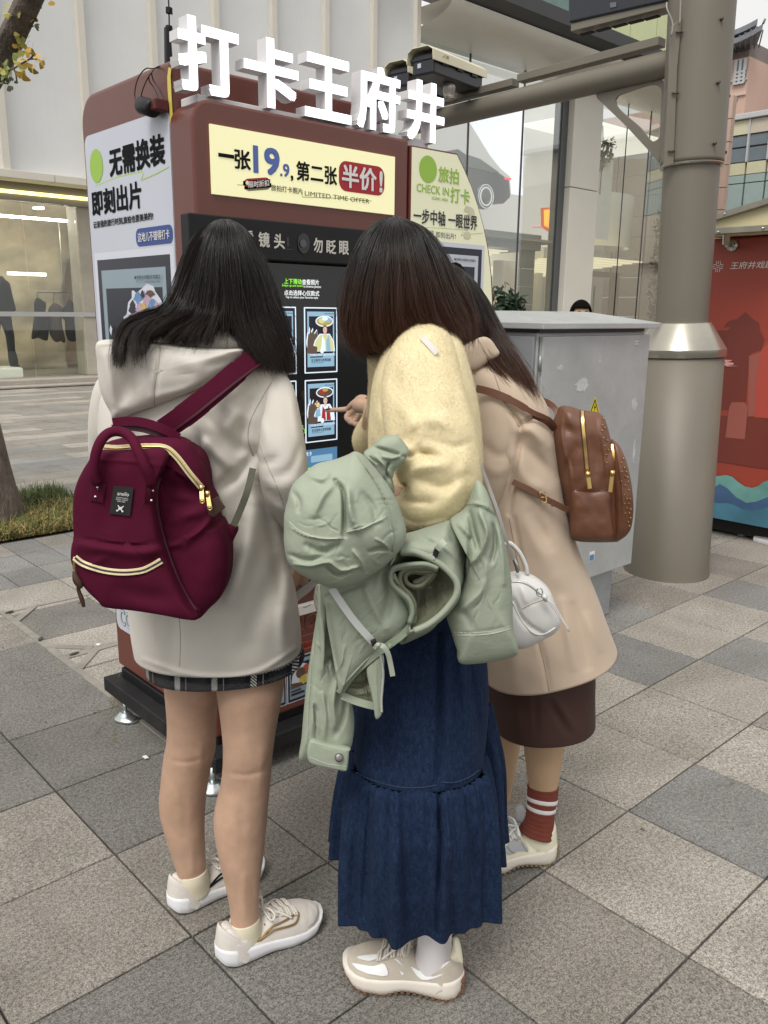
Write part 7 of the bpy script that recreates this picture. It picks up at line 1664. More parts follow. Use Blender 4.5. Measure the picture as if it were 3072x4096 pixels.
for pts in ([(617, 806), (590, 822), (560, 870), (540, 912), (536, 950), (547, 985)], ): seam('seam', coat, pts, .0011, WOOL_D, w1, -.0002)
seam('seam', sl1, [(546, 915), (570, 985), (598, 1050), (612, 1090)], .0010, WOOL_D, w1, -.0003)
seam('seam', coat, [(386, 1315), (390, 1380), (388, 1440)], .0009, WOOL_D, w1, -.0002)
# hood lying on the back: outer bag, standing neck part, dark gap
hoodst = [([(347, 745), (340, 800), (333, 878)], 5, -.005), ([(228, 770), (240, 830), (250, 890)], 10, .010), ([(300, 780), (280, 830), (262, 880)], 26, -.016), ([(380, 760), (430, 800), (410, 840)], 26, .010), ([(215, 742), (300, 740), (420, 755), (525, 756)], 5, .008), ([(450, 790), (500, 775), (530, 762)], 10, -.006), ([(330, 860), (400, 845), (450, 820)], 12, .008)]
hood = pillow('hood', [(214, 738), (260, 734), (300, 735), (360, 742), (420, 750), (480, 754), (528, 755), (512, 778), (480, 808), (440, 834), (400, 852), (340, 876), (290, 892), (251, 906), (243, 890), (228, 862), (218, 830), (214, 780)], 1.535, .050, .06, WOOL, w1, 120, 30, strokes=hoodst, p=2.8, wob=.003, dfun=lambda x, y: 0.0002*(x-330)+.00025*max(0, 900-y)*0)
seam('seam', hood, [(347, 745), (343, 790), (333, 840), (334, 877)], .0010, WOOL_D, w1, -.0002)
pillow('hood_neck', [(318, 738), (322, 716), (345, 705), (372, 703), (395, 712), (425, 697), (460, 692), (495, 700), (520, 722), (530, 752), (470, 765), (400, 760), (340, 752)], 1.62, .045, .05, WOOL, w1, 90, 20, strokes=[([(390, 712), (380, 735), (372, 750)], 7, -.016), ([(470, 700), (500, 730), (520, 750)], 10, .010), ([(430, 705), (440, 740)], 8, -.008)], wob=.003)
# hair
gL = [[(462, 482, .03), (430, 498, .03), (398, 540, .03), (372, 618, .02), (350, 662, -.04), (300, 680, -.13), (256, 704, -.19), (240, 745, -.222), (238, 786, -.228)],
 [(464, 480, .02), (438, 496, -.01), (405, 545, -.01), (380, 620, -.02), (356, 668, -.06), (312, 692, -.14), (268, 716, -.195), (253, 752, -.228), (250, 792, -.235)],
 [(467, 478, .0), (447, 496, -.05), (418, 550, -.06), (398, 620, -.06), (372, 676, -.08), (330, 700, -.15), (296, 718, -.205), (280, 752, -.232), (288, 798, -.240)],
 [(472, 477, -.01), (458, 498, -.075), (438, 560, -.095), (425, 630, -.10), (412, 680, -.11), (380, 700, -.15), (352, 708, -.18), (334, 718, -.20), (322, 730, -.215)],
 [(478, 476, -.02), (470, 498, -.09), (462, 560, -.115), (458, 630, -.12), (452, 680, -.12), (440, 700, -.14), (425, 718, -.165), (416, 736, -.18), (412, 752, -.195)],
 [(482, 477, -.02), (484, 500, -.09), (484, 560, -.12), (486, 630, -.125), (486, 670, -.125), (486, 690, -.12), (486, 700, -.12), (487, 712, -.12), (488, 722, -.12)],
 [(489, 476, -.02), (500, 498, -.085), (508, 560, -.115), (515, 630, -.12), (520, 690, -.12), (530, 726, -.125), (545, 752, -.13), (560, 775, -.13), (574, 796, -.13)],
 [(495, 477, -.01), (514, 498, -.06), (530, 555, -.085), (548, 625, -.09), (560, 690, -.095), (575, 730, -.10), (588, 760, -.10), (597, 785, -.10), (604, 806, -.10)],
 [(501, 479, .0), (526, 499, -.03), (548, 550, -.04), (566, 610, -.05), (582, 680, -.06), (596, 725, -.06), (606, 760, -.06), (613, 785, -.06), (618, 808, -.06)],
 [(506, 481, .02), (532, 503, .02), (560, 550, .02), (580, 605, .01), (594, 660, 0), (606, 705, 0), (616, 745, 0), (622, 780, 0), (623, 810, 0)]]
hair('hair', gL[2:], D1+.03, 13500, HM1, w1, depth=.05, jit=.0036, end=(.82, 1.0), seed=1, clump=70, cl=.6)
hair('hair', gL[:5], D1+.032, 5200, HM1, w1, depth=.04, jit=.0022, end=(.80, 1.0), seed=7, clump=7, cl=.86)
pillow('hair_base', [(480, 479), (438, 492), (408, 538), (385, 615), (362, 665), (395, 690), (440, 685), (490, 695), (530, 720), (575, 760), (604, 778), (600, 700), (583, 620), (556, 545), (522, 495)], D1+.03, .108, .115, HAIRB, w1, 80, 16, p=2.0)
# ------ burgundy backpack
bp = thing('backpack', 'burgundy nylon backpack with round top handles, cream zips and a black label patch', 'backpack', tuple(at(330, 1320, 1.44)))
DB1 = 1.40
bfold = [([cBk(560, 880), cBk(520, 940), cBk(515, 1060), cBk(550, 1230), cBk(610, 1400), cBk(650, 1520), cBk(740, 1700)], 4, .007)]
side = pillow('side_panel', [cBk(*p) for p in ((520, 700), (600, 690), (690, 700), (770, 760), (805, 860), (818, 960), (860, 1050), (875, 1160), (900, 1180), (940, 1290), (942, 1460), (905, 1580), (830, 1660), (770, 1716), (700, 1700), (560, 1500), (480, 1200), (500, 900))], DB1+.055, .046, .075, BURG, bp, 120, 28, p=4.2,
   strokes=[([cBk(570, 1305), cBk(650, 1290), cBk(760, 1220), cBk(860, 1120)], 5, .010), ([cBk(560, 960), cBk(640, 960), cBk(740, 1000)], 10, -.012), ([cBk(560, 900), cBk(620, 840), cBk(600, 780)], 10, .012), ([cBk(640, 870), cBk(700, 950), cBk(760, 1010)], 9, -.010), ([cBk(600, 1150), cBk(700, 1120), cBk(780, 1100)], 12, .008), ([cBk(700, 720), cBk(760, 820), cBk(780, 900)], 9, -.010), ([cBk(590, 1040), cBk(680, 1060), cBk(760, 1050)], 12, -.008), ([cBk(640, 1620), cBk(610, 1560)], 5, -.008), ([cBk(760, 1300), cBk(820, 1400), cBk(800, 1550)], 30, .010)], wob=.003)
front = pillow('front_panel', [cBk(*p) for p in ((125, 800), (180, 740), (300, 735), (430, 728), (540, 722), (590, 760), (560, 840), (520, 920), (512, 1040), (540, 1210), (590, 1370), (640, 1500), (700, 1620), (765, 1712), (700, 1716), (560, 1690), (400, 1665), (230, 1645), (190, 1610), (110, 1530), (55, 1430), (30, 1370), (32, 1290), (45, 1230), (42, 1100), (45, 1000), (70, 900))], DB1, .036, .085, BURG, bp, 140, 36, p=6.0,
   strokes=[([cBk(60, 1258), cBk(250, 1290), cBk(400, 1300), cBk(530, 1290)], 3, -.007), ([cBk(60, 1300), cBk(250, 1330), cBk(400, 1345), cBk(540, 1330)], 12, .012), ([cBk(45, 1400), cBk(200, 1450), cBk(380, 1465), cBk(540, 1400)], 5, -.005), ([cBk(130, 800), cBk(300, 800), cBk(560, 830)], 3, .004), ([cBk(300, 1560), cBk(450, 1600), cBk(600, 1600)], 20, -.008), ([cBk(240, 860), cBk(230, 1100), cBk(220, 1240)], 30, -.005), ([cBk(470, 860), cBk(480, 1000), cBk(500, 1200)], 16, .005), ([cBk(120, 1420), cBk(200, 1380), cBk(280, 1400)], 8, .004), ([cBk(440, 1420), cBk(500, 1380), cBk(540, 1350)], 8, -.005)], wob=.003)
top = pillow('top_flap', [cBk(*p) for p in ((150, 745), (200, 700), (260, 680), (330, 668), (480, 655), (600, 660), (690, 690), (745, 760), (790, 850), (812, 950), (790, 940), (740, 900), (680, 830), (600, 760), (540, 725), (400, 735), (250, 738))], DB1+.035, .035, .06, BURG, bp, 90, 14, p=3)
seam('piping', front, [cBk(*p) for p in ((575, 850), (520, 930), (512, 1050), (540, 1210), (590, 1370), (640, 1500), (700, 1615), (750, 1690))], .0030, BURG_D, bp, .001)
zp = [cBk(*p) for p in ((185, 722), (280, 728), (360, 722), (450, 718), (545, 720), (590, 740), (640, 790), (700, 870), (750, 930), (780, 965))]
ribbon('zip', top, zp, .011, CRZIP, bp, .004, .003, 60); seam('zip_teeth', top, zp, .0016, GOLD, bp, .008, 70)
zp2 = [cBk(*p) for p in ((28, 1372), (70, 1405), (140, 1432), (220, 1452), (320, 1460), (420, 1450), (480, 1425), (540, 1390))]
ribbon('pocket_zip', front, zp2, .011, CRZIP, bp, .003, .003, 60); seam('pocket_zip_teeth', front, zp2, .0016, BURG_D, bp, .0065, 60)
# handles
def hnd(pts, r, dd): return tube('handle', [at(*cBk(x, y), DB1+d) for (x, y, d) in pts], r, BURG, bp, 14, 60)
hnd([(158, 930, -.045), (140, 880, -.05), (150, 770, -.05), (185, 680, -.045), (235, 635, -.035), (300, 630, -.03), (360, 665, -.035), (400, 740, -.045), (440, 830, -.05), (470, 900, -.045), (480, 935, -.04)], .0085, 0)
ribbon('carry_band', None, [(*cBk(265, 575), DB1+.04), (*cBk(330, 568), DB1+.03), (*cBk(430, 575), DB1+.03), (*cBk(540, 610), DB1+.03), (*cBk(640, 665), DB1+.04)], .016, BURG, bp, 0, .006, 40)
ribbon('carry_band', None, [(*cBk(262, 610), DB1+.045), (*cBk(330, 600), DB1+.035), (*cBk(430, 610), DB1+.035), (*cBk(520, 640), DB1+.035), (*cBk(600, 680), DB1+.045)], .014, BURG_D, bp, 0, .006, 40)
for q in (((128, 925), (210, 940), (195, 1050), (112, 1035)), ((450, 930), (520, 935), (508, 1065), (440, 1055))):
 decal('handle_tab', front, [cBk(*p) for p in q], BURG_D, bp, .004); decal('handle_tab_face', front, [cBk(np.mean([a_[0] for a_ in q])+(x-np.mean([a_[0] for a_ in q]))*.9, np.mean([a_[1] for a_ in q])+(y-np.mean([a_[1] for a_ in q]))*.92) for x, y in q], BURG, bp, .0052)
for p in ((162, 958), (150, 1013), (488, 978), (480, 1035)):
 g = onsurf(front, [cBk(*p)], .006)[0]; vd = (CP-g)/np.linalg.norm(CP-g); tube('rivet', [g-vd*.002, g+vd*.0015], [.0028, .0018], M('rivet_silver', (.75, .75, .75), .25, .9, var=0) if 'rivet_silver' not in bpy.data.materials else bpy.data.materials['rivet_silver'], bp, 10)
lbq = [cBk(*p) for p in ((258, 950), (375, 957), (353, 1128), (231, 1112))]
lb_ = decal('label_patch', front, lbq, M('patch_black', (.012, .012, .012), .7, var=0), bp, .004, 2)
q = onsurf(front, lbq, .0055); LO_ = q[3]; LUx = (q[2]-q[3]); LWy = (q[0]-q[3]); lu, lw_ = np.linalg.norm(LUx), np.linalg.norm(LWy); LUx /= lu; LWy /= lw_; LNz = np.cross(LUx, LWy)
if (CP-LO_) @ LNz < 0: LNz = -LNz
text('lettering', 'anello', LO_, LUx, LWy, LNz, (lu*.24, lu*.80, lw_*.70, lw_*.84), WINK, lb_, 0.0, lift=.0012)
for k, s_t in enumerate(('CONTACT ANELLO.', 'DESIGN CARROT.', 'SINCE 2005')): text('lettering', s_t, LO_, LUx, LWy, LNz, (lu*(.22 if k < 2 else .3), lu*(.80 if k < 2 else .68), lw_*(.60-.065*k), lw_*(.64-.065*k)), WINK, lb_, 0.0, lift=.0012)
lay = [(ell(lu*.5, lw_*.24, lu*.10, lw_*.055, 12), WINK)]+[(s__, WINK) for s__ in stroke2d([(lu*.36, lw_*.34), (lu*.62, lw_*.14)], .0016)]+[(s__, WINK) for s__ in stroke2d([(lu*.64, lw_*.34), (lu*.38, lw_*.14)], .0016)]+[(ell(lu*x, lw_*.15, lu*.05, lw_*.035, 8), WINK) for x in (.37, .63)]
flats('patch_emblem', LO_+LNz*.0008, LUx, LWy, LNz, lay, lb_, .0002)
# zip pulls and leather tag
for a_, b_ in (((775, 965), (780, 1040)), ((812, 1000), (825, 1080))):
 p0 = at(*cBk(*a_), DB1-.02); p1 = at(*cBk(*b_), DB1-.03); pl1 = obox('zip_pull', p0, p1, .008, .002, GOLD, bp, .0008, up=tuple(FH)); tube('pull_ring', [p1+RH*.0035*math.cos(t)+np.array([0, 0, .0035*math.sin(t)]) for t in np.linspace(0, 6.28, 13)[:-1]], .0012, GOLD, bp, 6, closed=True)
 tube('zip_slider', [p0+np.array([0, 0, .006]), p0-np.array([0, 0, .004])], .0042, GOLD, bp, 8)
prism('leather_tag', [at(*cBk(x, y), DB1-.015) for x, y in ((795, 1060), (870, 1012), (915, 1080), (845, 1135), (820, 1120))], tuple(FH*.006), DKBR, bp, .001)
cord = [at(*cBk(x, y), DB1-.03) for x, y in ((28, 1368), (26, 1400), (25, 1440))]; tube('cord', cord, .0028, GOLD, bp, 8, 12); tube('cord', [at(*cBk(x, y), DB1-.03) for x, y in ((30, 1385), (35, 1440), (45, 1500))], .0020, DKBR, bp, 6, 14)
tube('cord_knot', [at(*cBk(x, y), DB1-.03) for x, y in ((25, 1450), (40, 1500), (58, 1535), (50, 1560), (70, 1620), (82, 1662))], [.003, .0072, .0065, .0035, .004, .003], DKBR, bp, 10, 30)
# straps
strap = ribbon('shoulder_strap', None, [(*cBk(560, 615), DB1+.08), (*cBk(700, 515), 1.475), (*cBk(860, 385), 1.50), (*cBk(1000, 265), 1.54), (*cBk(1090, 195), 1.58), (*cBk(1150, 200), 1.63), (*cBk(1215, 240), 1.70)], [.040, .042, .040, .040, .036, .030], BURG, bp, 0, .007, 60)
ribbon('strap_edge', None, [(*cBk(590, 640), DB1+.075), (*cBk(740, 530), 1.472), (*cBk(900, 400), 1.497), (*cBk(1040, 290), 1.537), (*cBk(1110, 240), 1.57)], .004, BURG_D, bp, 0, .008, 50)
ribbon('lower_strap', None, [(*cBk(965, 1185), 1.47), (*cBk(1010, 1080), 1.478), (*cBk(1050, 970), 1.485), (*cBk(1078, 850), 1.52)], .0125, OLIVE, bp, 0, .003, 30)
pillow('strap_gusset', [cBk(*p) for p in ((870, 1160), (920, 1175), (992, 1195), (965, 1270), (935, 1335), (900, 1260))], DB1+.09, .012, .012, BURG, bp, 40, 8, p=4)
# shoes
lsh = np.array([.787, 1.386, 0]); lto = np.array([1.048, 1.346, 0])
sh, surf, patch, line, fr_ = shoe(w1, lsh, lto, .100, RUN)
line('logo_line', [(.30, 0.50), (.42, .62), (.55, .72), (.68, .98), (.735, 1.12), (.725, .88), (.67, .58), (.55, .48), (.42, .47), (.32, .47)], .0024, GLDP)
patch('heel_counter', [(.03, .30), (.10, .24), (.17, .30), (.19, .60), (.15, .95), (.08, 1.05), (.03, .9)], M('shoe_heel_panel', (.66, .63, .60), .6, var=.02)); patch('toe_cap', [(.80, .30), (.90, .40), (.95, .7), (.95, 1.2), (.90, 1.57), (.86, 1.2), (.83, .7)], bpy.data.materials['shoe_heel_panel'])
for s in (.40, .46, .52): patch('eyelet', [(s, 1.0), (s+.008, 1.0), (s+.008, 1.10), (s, 1.10)], INK, .0016, 2)
rsh = np.array([.788, 1.602, 0]); d_ = lto-lsh; ang = .12
d_ = np.array([d_[0]*math.cos(ang)-d_[1]*math.sin(ang), d_[0]*math.sin(ang)+d_[1]*math.cos(ang), 0])
sh, surf, patch, line, fr_ = shoe(w1, rsh, rsh+d_, .100, RUN)
line('logo_line', [(.30, 0.50), (.42, .62), (.55, .72), (.68, .98), (.735, 1.12), (.725, .88), (.67, .58), (.55, .48), (.42, .47), (.32, .47)], .0024, INK)
for (pp) in ([(528, 1984, 1.589, 32.6), (530, 1996, 1.589, 33.2), (534, 2012, 1.595, 34), (538, 2028, 1.605, 34)], [(415, 1880, 1.743, 31.6), (417, 1893, 1.743, 32), (421, 1908, 1.75, 32.5), (425, 1920, 1.755, 32)]):
 P = [at(x, y, D) for x, y, D, r in pp]; tube('sock', P, [r*mpd(x, y, D) for x, y, D, r in pp], SOCKC, w1, 28, 20)
# things in her hand: curled paper sheets, clear card case
pap = thing('paper_sheets', 'curled white paper sheets held by the woman in the off-white coat', 'paper', tuple(at(*cJ(150, 1100), 1.9)))
V = []; F = []
for i in range(15):
 u = i/14; a0 = np.array([(30, 1250), (38, 1180), (70, 1110), (130, 1060), (200, 1010), (260, 985)][0]);
 pth1 = crom(np.array([(30, 1250), (34, 1170), (80, 1100), (150, 1050), (215, 1000), (262, 960)], float), 15)[i]; pth2 = crom(np.array([(45, 1255), (90, 1190), (150, 1110), (200, 1070), (245, 1030), (285, 980)], float), 15)[i]
 V += [at(*cJ(*pth1), 1.86-.03*u), at(*cJ(*pth2), 1.90-.01*u)]
for i in range(14): F.append((2*i, 2*i+1, 2*i+3, 2*i+2))
o = mk('sheet', V, F, M('paper_white', (.62, .62, .62), .7, var=.02), pap, smooth=True); m = o.modifiers.new('t', 'SOLIDIFY'); m.thickness = .0012
o2 = prism('printed_sheet', [at(*cJ(x, y), 1.895) for x, y in ((90, 1090), (150, 1040), (240, 975), (262, 985), (215, 1035), (150, 1085))], tuple(FH*.002), M('print_grey', (.22, .23, .26), .5, var=.5, vscale=120), pap)
cc = thing('card_case', 'small clear plastic card case hanging behind the white papers', 'card case', tuple(at(*cJ(135, 960), 1.93)))
obox('case', at(*cJ(125, 925), 1.93), at(*cJ(150, 990), 1.93), .022, .004, M('clear_plastic', (.5, .47, .52), .15, var=.05, alpha=None), cc, .002, up=tuple(FH))
ti = pillow('tissue', [cJ(*p) for p in ((262, 1010), (285, 1015), (290, 1100), (296, 1170), (262, 1168), (245, 1110), (248, 1060))], 1.78, .012, .012, M('tissue_white', (.68, .64, .58), .9, var=.04), None, 40, 8, wob=.004, wobs=60); tag(ti, 'crumpled off-white tissue pack showing beside the hanging green sleeve', 'tissue')

# ================================================================== woman in the middle
D2 = 1.56
w2 = thing('person', 'woman in butter-yellow fleece and long dark denim skirt pointing at the touch screen', 'person', tuple(onG(900, 2080)))
hd2 = at(862, 596, 1.665)
tipP = onY(703, 887, 2.0); DT_ = tipP @ FH - .008
parts, f_, s_, u_ = headm(hd2, .103, FH*.9-RH*.45-np.array([0, 0, .25]))
TR = [limbm([(880, 650, 1.67, 40), (895, 730, 1.66, 42), (910, 800, 1.62, 80), (920, 900, 1.60, 95), (915, 1050, 1.60, 95), (915, 1200, 1.60, 105), (915, 1350, 1.60, 110)], flat=.7),
 limbm([(970, 1350, 1.60, 60), (970, 1500, 1.56, 55), (960, 1700, 1.53, 42), (945, 1850, 1.51, 36), (940, 1980, 1.50, 30), (938, 2040, 1.50, 31), (935, 2075, 1.50, 32)]), limbm([(860, 1350, 1.64, 60), (880, 1500, 1.66, 55), (910, 1700, 1.69, 40), (945, 1830, 1.70, 32), (965, 1900, 1.71, 28), (968, 1925, 1.715, 28)]),
 limbm([(850, 810, 1.72, 34), (815, 900, 1.85, 30), (798, 950, 2.0, 24), (800, 915, 2.2, 19), (799, 884, 2.36, 15.5), (792, 879, 2.40, 16), (780, 876, 2.425, 18), (768, 876, 2.44, 15)]), limbm([(905, 800, 1.55, 30), (930, 950, 1.475, 30), (945, 1050, 1.45, 28), (900, 1080, 1.42, 26), (850, 1070, 1.46, 22), (815, 1060, 1.48, 22)])]
Dh = DT_
fing = [limbm([(703, 887, Dh, 3.6), (710, 886.5, Dh-.004, 4.6), (726, 885, Dh-.010, 5.0), (738, 885, Dh-.015, 5.8), (752, 883, Dh-.022, 6.4), (766, 877, Dh-.035, 9.5), (778, 873, Dh-.055, 12)], None, 14, 30),
  limbm([(772, 884, Dh-.04, 8), (756, 893, Dh-.03, 6.8), (749, 900, Dh-.035, 6.4), (753, 907, Dh-.055, 6.2), (762, 906, Dh-.065, 5.8)], None, 14, 24),
  limbm([(776, 890, Dh-.055, 8), (762, 900, Dh-.045, 6.6), (755, 907, Dh-.05, 6.2), (759, 913, Dh-.068, 5.8), (768, 911, Dh-.075, 5.4)], None, 14, 24),
  limbm([(782, 893, Dh-.07, 7.5), (770, 906, Dh-.06, 6), (764, 912, Dh-.065, 5.6), (768, 917, Dh-.08, 5.2), (776, 914, Dh-.085, 4.8)], None, 14, 24),
  limbm([(786, 866, Dh-.07, 9), (772, 866, Dh-.075, 7.4), (760, 874, Dh-.07, 6.4), (750, 884, Dh-.06, 5.4)], None, 14, 24),
  limbm([(792, 862, Dh-.05, 8), (780, 860, Dh-.045, 8), (770, 866, Dh-.04, 8)], None, 12, 12)]
fing += [limbm([(820-6*k, 1055+3*k, 1.46, 8), (806-5*k, 1066+3*k, 1.45, 7), (800-5*k, 1078+2*k, 1.46, 6.5), (806-5*k, 1086+2*k, 1.48, 6)], None, 10, 12) for k in range(4)]+[limbm([(825, 1050, 1.44, 8), (812, 1040, 1.43, 7), (800, 1044, 1.44, 6)], None, 10, 12)]
body2 = fuse('body', parts+TR, SKIN, w2, 0.006, 5)
hnd2 = fuse('hand_detail', fing, SKIN, w2, .0022, 3)
b1 = join_mesh('body', [body2, hnd2], w2); b1.name = 'body'; b1.data.polygons.foreach_set('use_smooth', [True]*len(b1.data.polygons))
tube('nail', [at(702, 884.5, Dh-.0055), at(708, 883.3, Dh-.009), at(713, 882.6, Dh-.011)], [.0028, .0044, .0036], M('nail_dark_red', (.035, .006, .006), .2, var=0, coat=.6), w2, 8, 10, flat=.5)
face_parts(hd2, .103, f_, s_, u_, w2)
fl_st = [([(829, 745), (870, 735), (930, 715)], 6, -.006), ([(1004, 860), (1016, 920), (1030, 990)], 4, -.012), ([(985, 800), (1000, 870), (1012, 930)], 8, -.008), ([(800, 870), (830, 920), (850, 960)], 14, .008), ([(770, 930), (800, 960), (840, 985)], 12, -.012)]
torso = loft('fleece', [(700, 880, 968, 1.64, .045), (722, 852, 988, 1.63, .075), (760, 828, 1003, 1.61, .105), (820, 808, 1020, 1.595, .125), (890, 800, 1033, 1.59, .135), (970, 798, 1039, 1.585, .14), (1050, 810, 1036, 1.585, .14), (1120, 830, 1012, 1.59, .13)], FLEE, w2, n=140, res=130, strokes=fl_st, wob=.006, wobs=14, thick=.006)
sl_st = [([(886, 984), (905, 975), (940, 985)], 9, -.020), ([(870, 960), (892, 975), (915, 970)], 7, .012), ([(862, 1035), (900, 1010), (960, 1005)], 14, .014), ([(852, 1062), (880, 1080), (940, 1085)], 8, -.010), ([(860, 1110), (900, 1125), (960, 1115)], 8, -.008), ([(850, 830), (870, 880), (900, 930)], 20, .010), ([(870, 770), (850, 820), (850, 870)], 16, -.006), ([(1005, 1000), (985, 1060), (950, 1100)], 14, .008), ([(838, 790), (866, 860), (858, 940)], 20, -.010), ([(960, 750), (982, 830), (1000, 920)], 20, -.007), ([(880, 925), (930, 905), (990, 925)], 18, .010), ([(905, 1035), (955, 1050), (1010, 1025)], 12, -.010), ([(895, 870), (905, 910), (890, 950)], 12, -.006), ([(930, 950), (980, 965), (1015, 955)], 10, -.006)]
sleeve2 = limb('sleeve', [(932, 722, 1.60, 34), (924, 745, 1.575, 56), (914, 785, 1.53, 76), (912, 840, 1.49, 88), (922, 905, 1.455, 94), (938, 970, 1.43, 94), (948, 1030, 1.41, 88), (940, 1074, 1.40, 74), (905, 1097, 1.42, 52), (870, 1097, 1.46, 46), (845, 1085, 1.49, 42)], FLEE, w2, 96, 150, strokes=[(a_, b_, c_*.9) for a_, b_, c_ in sl_st], wob=.005, wobs=9, sq=.26)
sl22 = limb('sleeve', [(838, 770, 1.66, 44), (838, 840, 1.72, 42), (830, 900, 1.85, 42), (808, 950, 1.97, 46), (813, 934, 2.10, 37), (823, 902, 2.24, 29), (828, 882, 2.31, 25), (828, 878, 2.305, 19)], FLEE, w2, 48, 90, wob=.004, strokes=[([(780, 900), (790, 940), (800, 970)], 10, -.010)])
# short fleece pile
def pile(name, objs, n, length, rad, mat, parent, seed=0):
 r = np.random.default_rng(seed); P = []
 for o in objs:
  V = np.array([v.co[:] for v in o.data.vertices]); T = [];
  o.data.calc_loop_triangles(); tri = np.array([t.vertices[:] for t in o.data.loop_triangles]); A = V[tri[:, 0]]; B = V[tri[:, 1]]; C_ = V[tri[:, 2]]; N_ = np.cross(B-A, C_-A); ar = np.linalg.norm(N_, axis=1); Nn = N_/(ar[:, None]+1e-12)
  face = ((CP-A)*Nn).sum(1) > -.1; w = ar*face; w /= w.sum(); m = n//len(objs); k = r.choice(len(tri), m, p=w); u = r.random((m, 2)); s = u.sum(1) > 1; u[s] = 1-u[s]
  p = A[k]+(B-A)[k]*u[:, :1]+(C_-A)[k]*u[:, 1:]; nrm = Nn[k]; tl = r.normal(0, .9, (m, 3)); tl[:, 2] -= .5; d = nrm+tl; d /= np.linalg.norm(d, axis=1)[:, None]; ln = length*r.uniform(.5, 1.2, (m, 1)); cv = r.normal(0, .35, (m, 3))
  P.append(np.stack([p-nrm*.001, p+d*ln*.5, p+(d+cv*.6)*ln], 1))
 P = np.concatenate(P); n = len(P); hc_ = bpy.data.hair_curves.new(name); hc_.add_curves([3]*n); hc_.attributes['position'].data.foreach_set('vector', P.astype(np.float32).ravel())
 a = hc_.attributes.get('radius') or hc_.attributes.new('radius', 'FLOAT', 'POINT'); a.data.foreach_set('value', np.tile([rad, rad*.8, rad*.3], n).astype(np.float32)); hc_.materials.append(mat)
 o = bpy.data.objects.new(name, hc_); link(o); o.parent = parent; o.matrix_parent_inverse = PINV(parent); tag(o, kind='stuff'); return o
pile('fleece_pile', [torso, sleeve2, sl22], 150000, .0030, .00013, FLEE, w2, 4)
# denim skirt
def ruf(u, t):
 a = min(1, u*1.6); return (a*(.010*math.sin(11*t+.6)+.008*math.sin(17*t+2)+.005*math.sin(29*t)), 0)
up_st = [([(948, 1370), (950, 1500), (947, 1690)], 5, -.022), ([(962, 1400), (968, 1550), (972, 1690)], 9, .010), ([(990, 1400), (1010, 1560), (1030, 1680)], 8, .012), ([(1012, 1420), (1030, 1530), (1045, 1640)], 7, -.010), ([(830, 1480), (820, 1600), (812, 1700)], 18, -.008), ([(880, 1450), (870, 1580), (868, 1700)], 22, .006), ([(1050, 1420), (1055, 1500), (1052, 1560)], 7, .008), ([(790, 1530), (780, 1620), (772, 1680)], 9, .006)]
sk1 = loft('skirt_upper_tier', [(1150, 830, 1000, 1.60, .12), (1280, 805, 1028, 1.58, .13), (1380, 792, 1046, 1.56, .13), (1480, 778, 1054, 1.545, .13), (1570, 768, 1050, 1.53, .13), (1634, 764, 1042, 1.52, .132)], DEN, w2, n=140, res=110, strokes=up_st, wob=.004, wobs=12, caps=(True, False), thick=.003)
def gath(u, t):
 a = min(1, .35+u*1.0); fine = max(0, 1-u*2.2); return (a*(.009*math.sin(9*t+.4)+.008*math.sin(14*t+2)+.005*math.sin(23*t+1))+fine*.0035*math.sin(70*t+3*math.sin(5*t)), (.005*math.sin(5*t+1.0)+.002*math.sin(9*t+2.2))*u**3)
lo_st = [([(948, 1700), (950, 1850), (944, 2015)], 4, -.045), ([(966, 1700), (975, 1850), (990, 2000)], 10, .014), ([(1000, 1690), (1020, 1800), (1040, 1960)], 9, -.014), ([(800, 1720), (795, 1850), (785, 1980)], 10, -.018), ([(830, 1720), (828, 1850), (835, 2010)], 13, .014), ([(870, 1720), (875, 1850), (880, 2010)], 10, -.012), ([(905, 1720), (915, 1850), (925, 2010)], 12, .012), ([(760, 1740), (752, 1850), (750, 1940)], 8, .010)]
sk2 = loft('skirt_lower_tier', [(1630, 763, 1043, 1.52, .134), (1656, 757, 1052, 1.515, .142), (1740, 750, 1064, 1.508, .148), (1850, 748, 1064, 1.502, .130, .006), (1946, 747, 1067, 1.50, .112, .014)], DEN, w2, n=260, res=110, p=2.7, strokes=lo_st, wob=.004, wobs=14, fn=gath, caps=(False, False), thick=.003)
loft('skirt_back_tier', [(1520, 775, 1056, 1.60, .11), (1560, 770, 1064, 1.605, .11), (1650, 745, 1080, 1.61, .115), (1750, 728, 1080, 1.615, .115), (1822, 720, 1086, 1.62, .115)], DEN, w2, n=220, res=90, strokes=[([(1062, 1580), (1075, 1700), (1080, 1830)], 6, .010), ([(1085, 1680), (1092, 1800)], 5, -.008), ([(730, 1720), (728, 1850)], 6, -.008)], wob=.003, fn=gath, caps=(False, False), thick=.003)
seam('tier_seam', sk1, [(768, 1668), (800, 1684), (850, 1698), (900, 1702), (946, 1696)], .0014, DEN_S, w2, .0005); seam('tier_seam', sk1, [(952, 1690), (985, 1690), (1015, 1678), (1035, 1664)], .0014, DEN_S, w2, .0005)
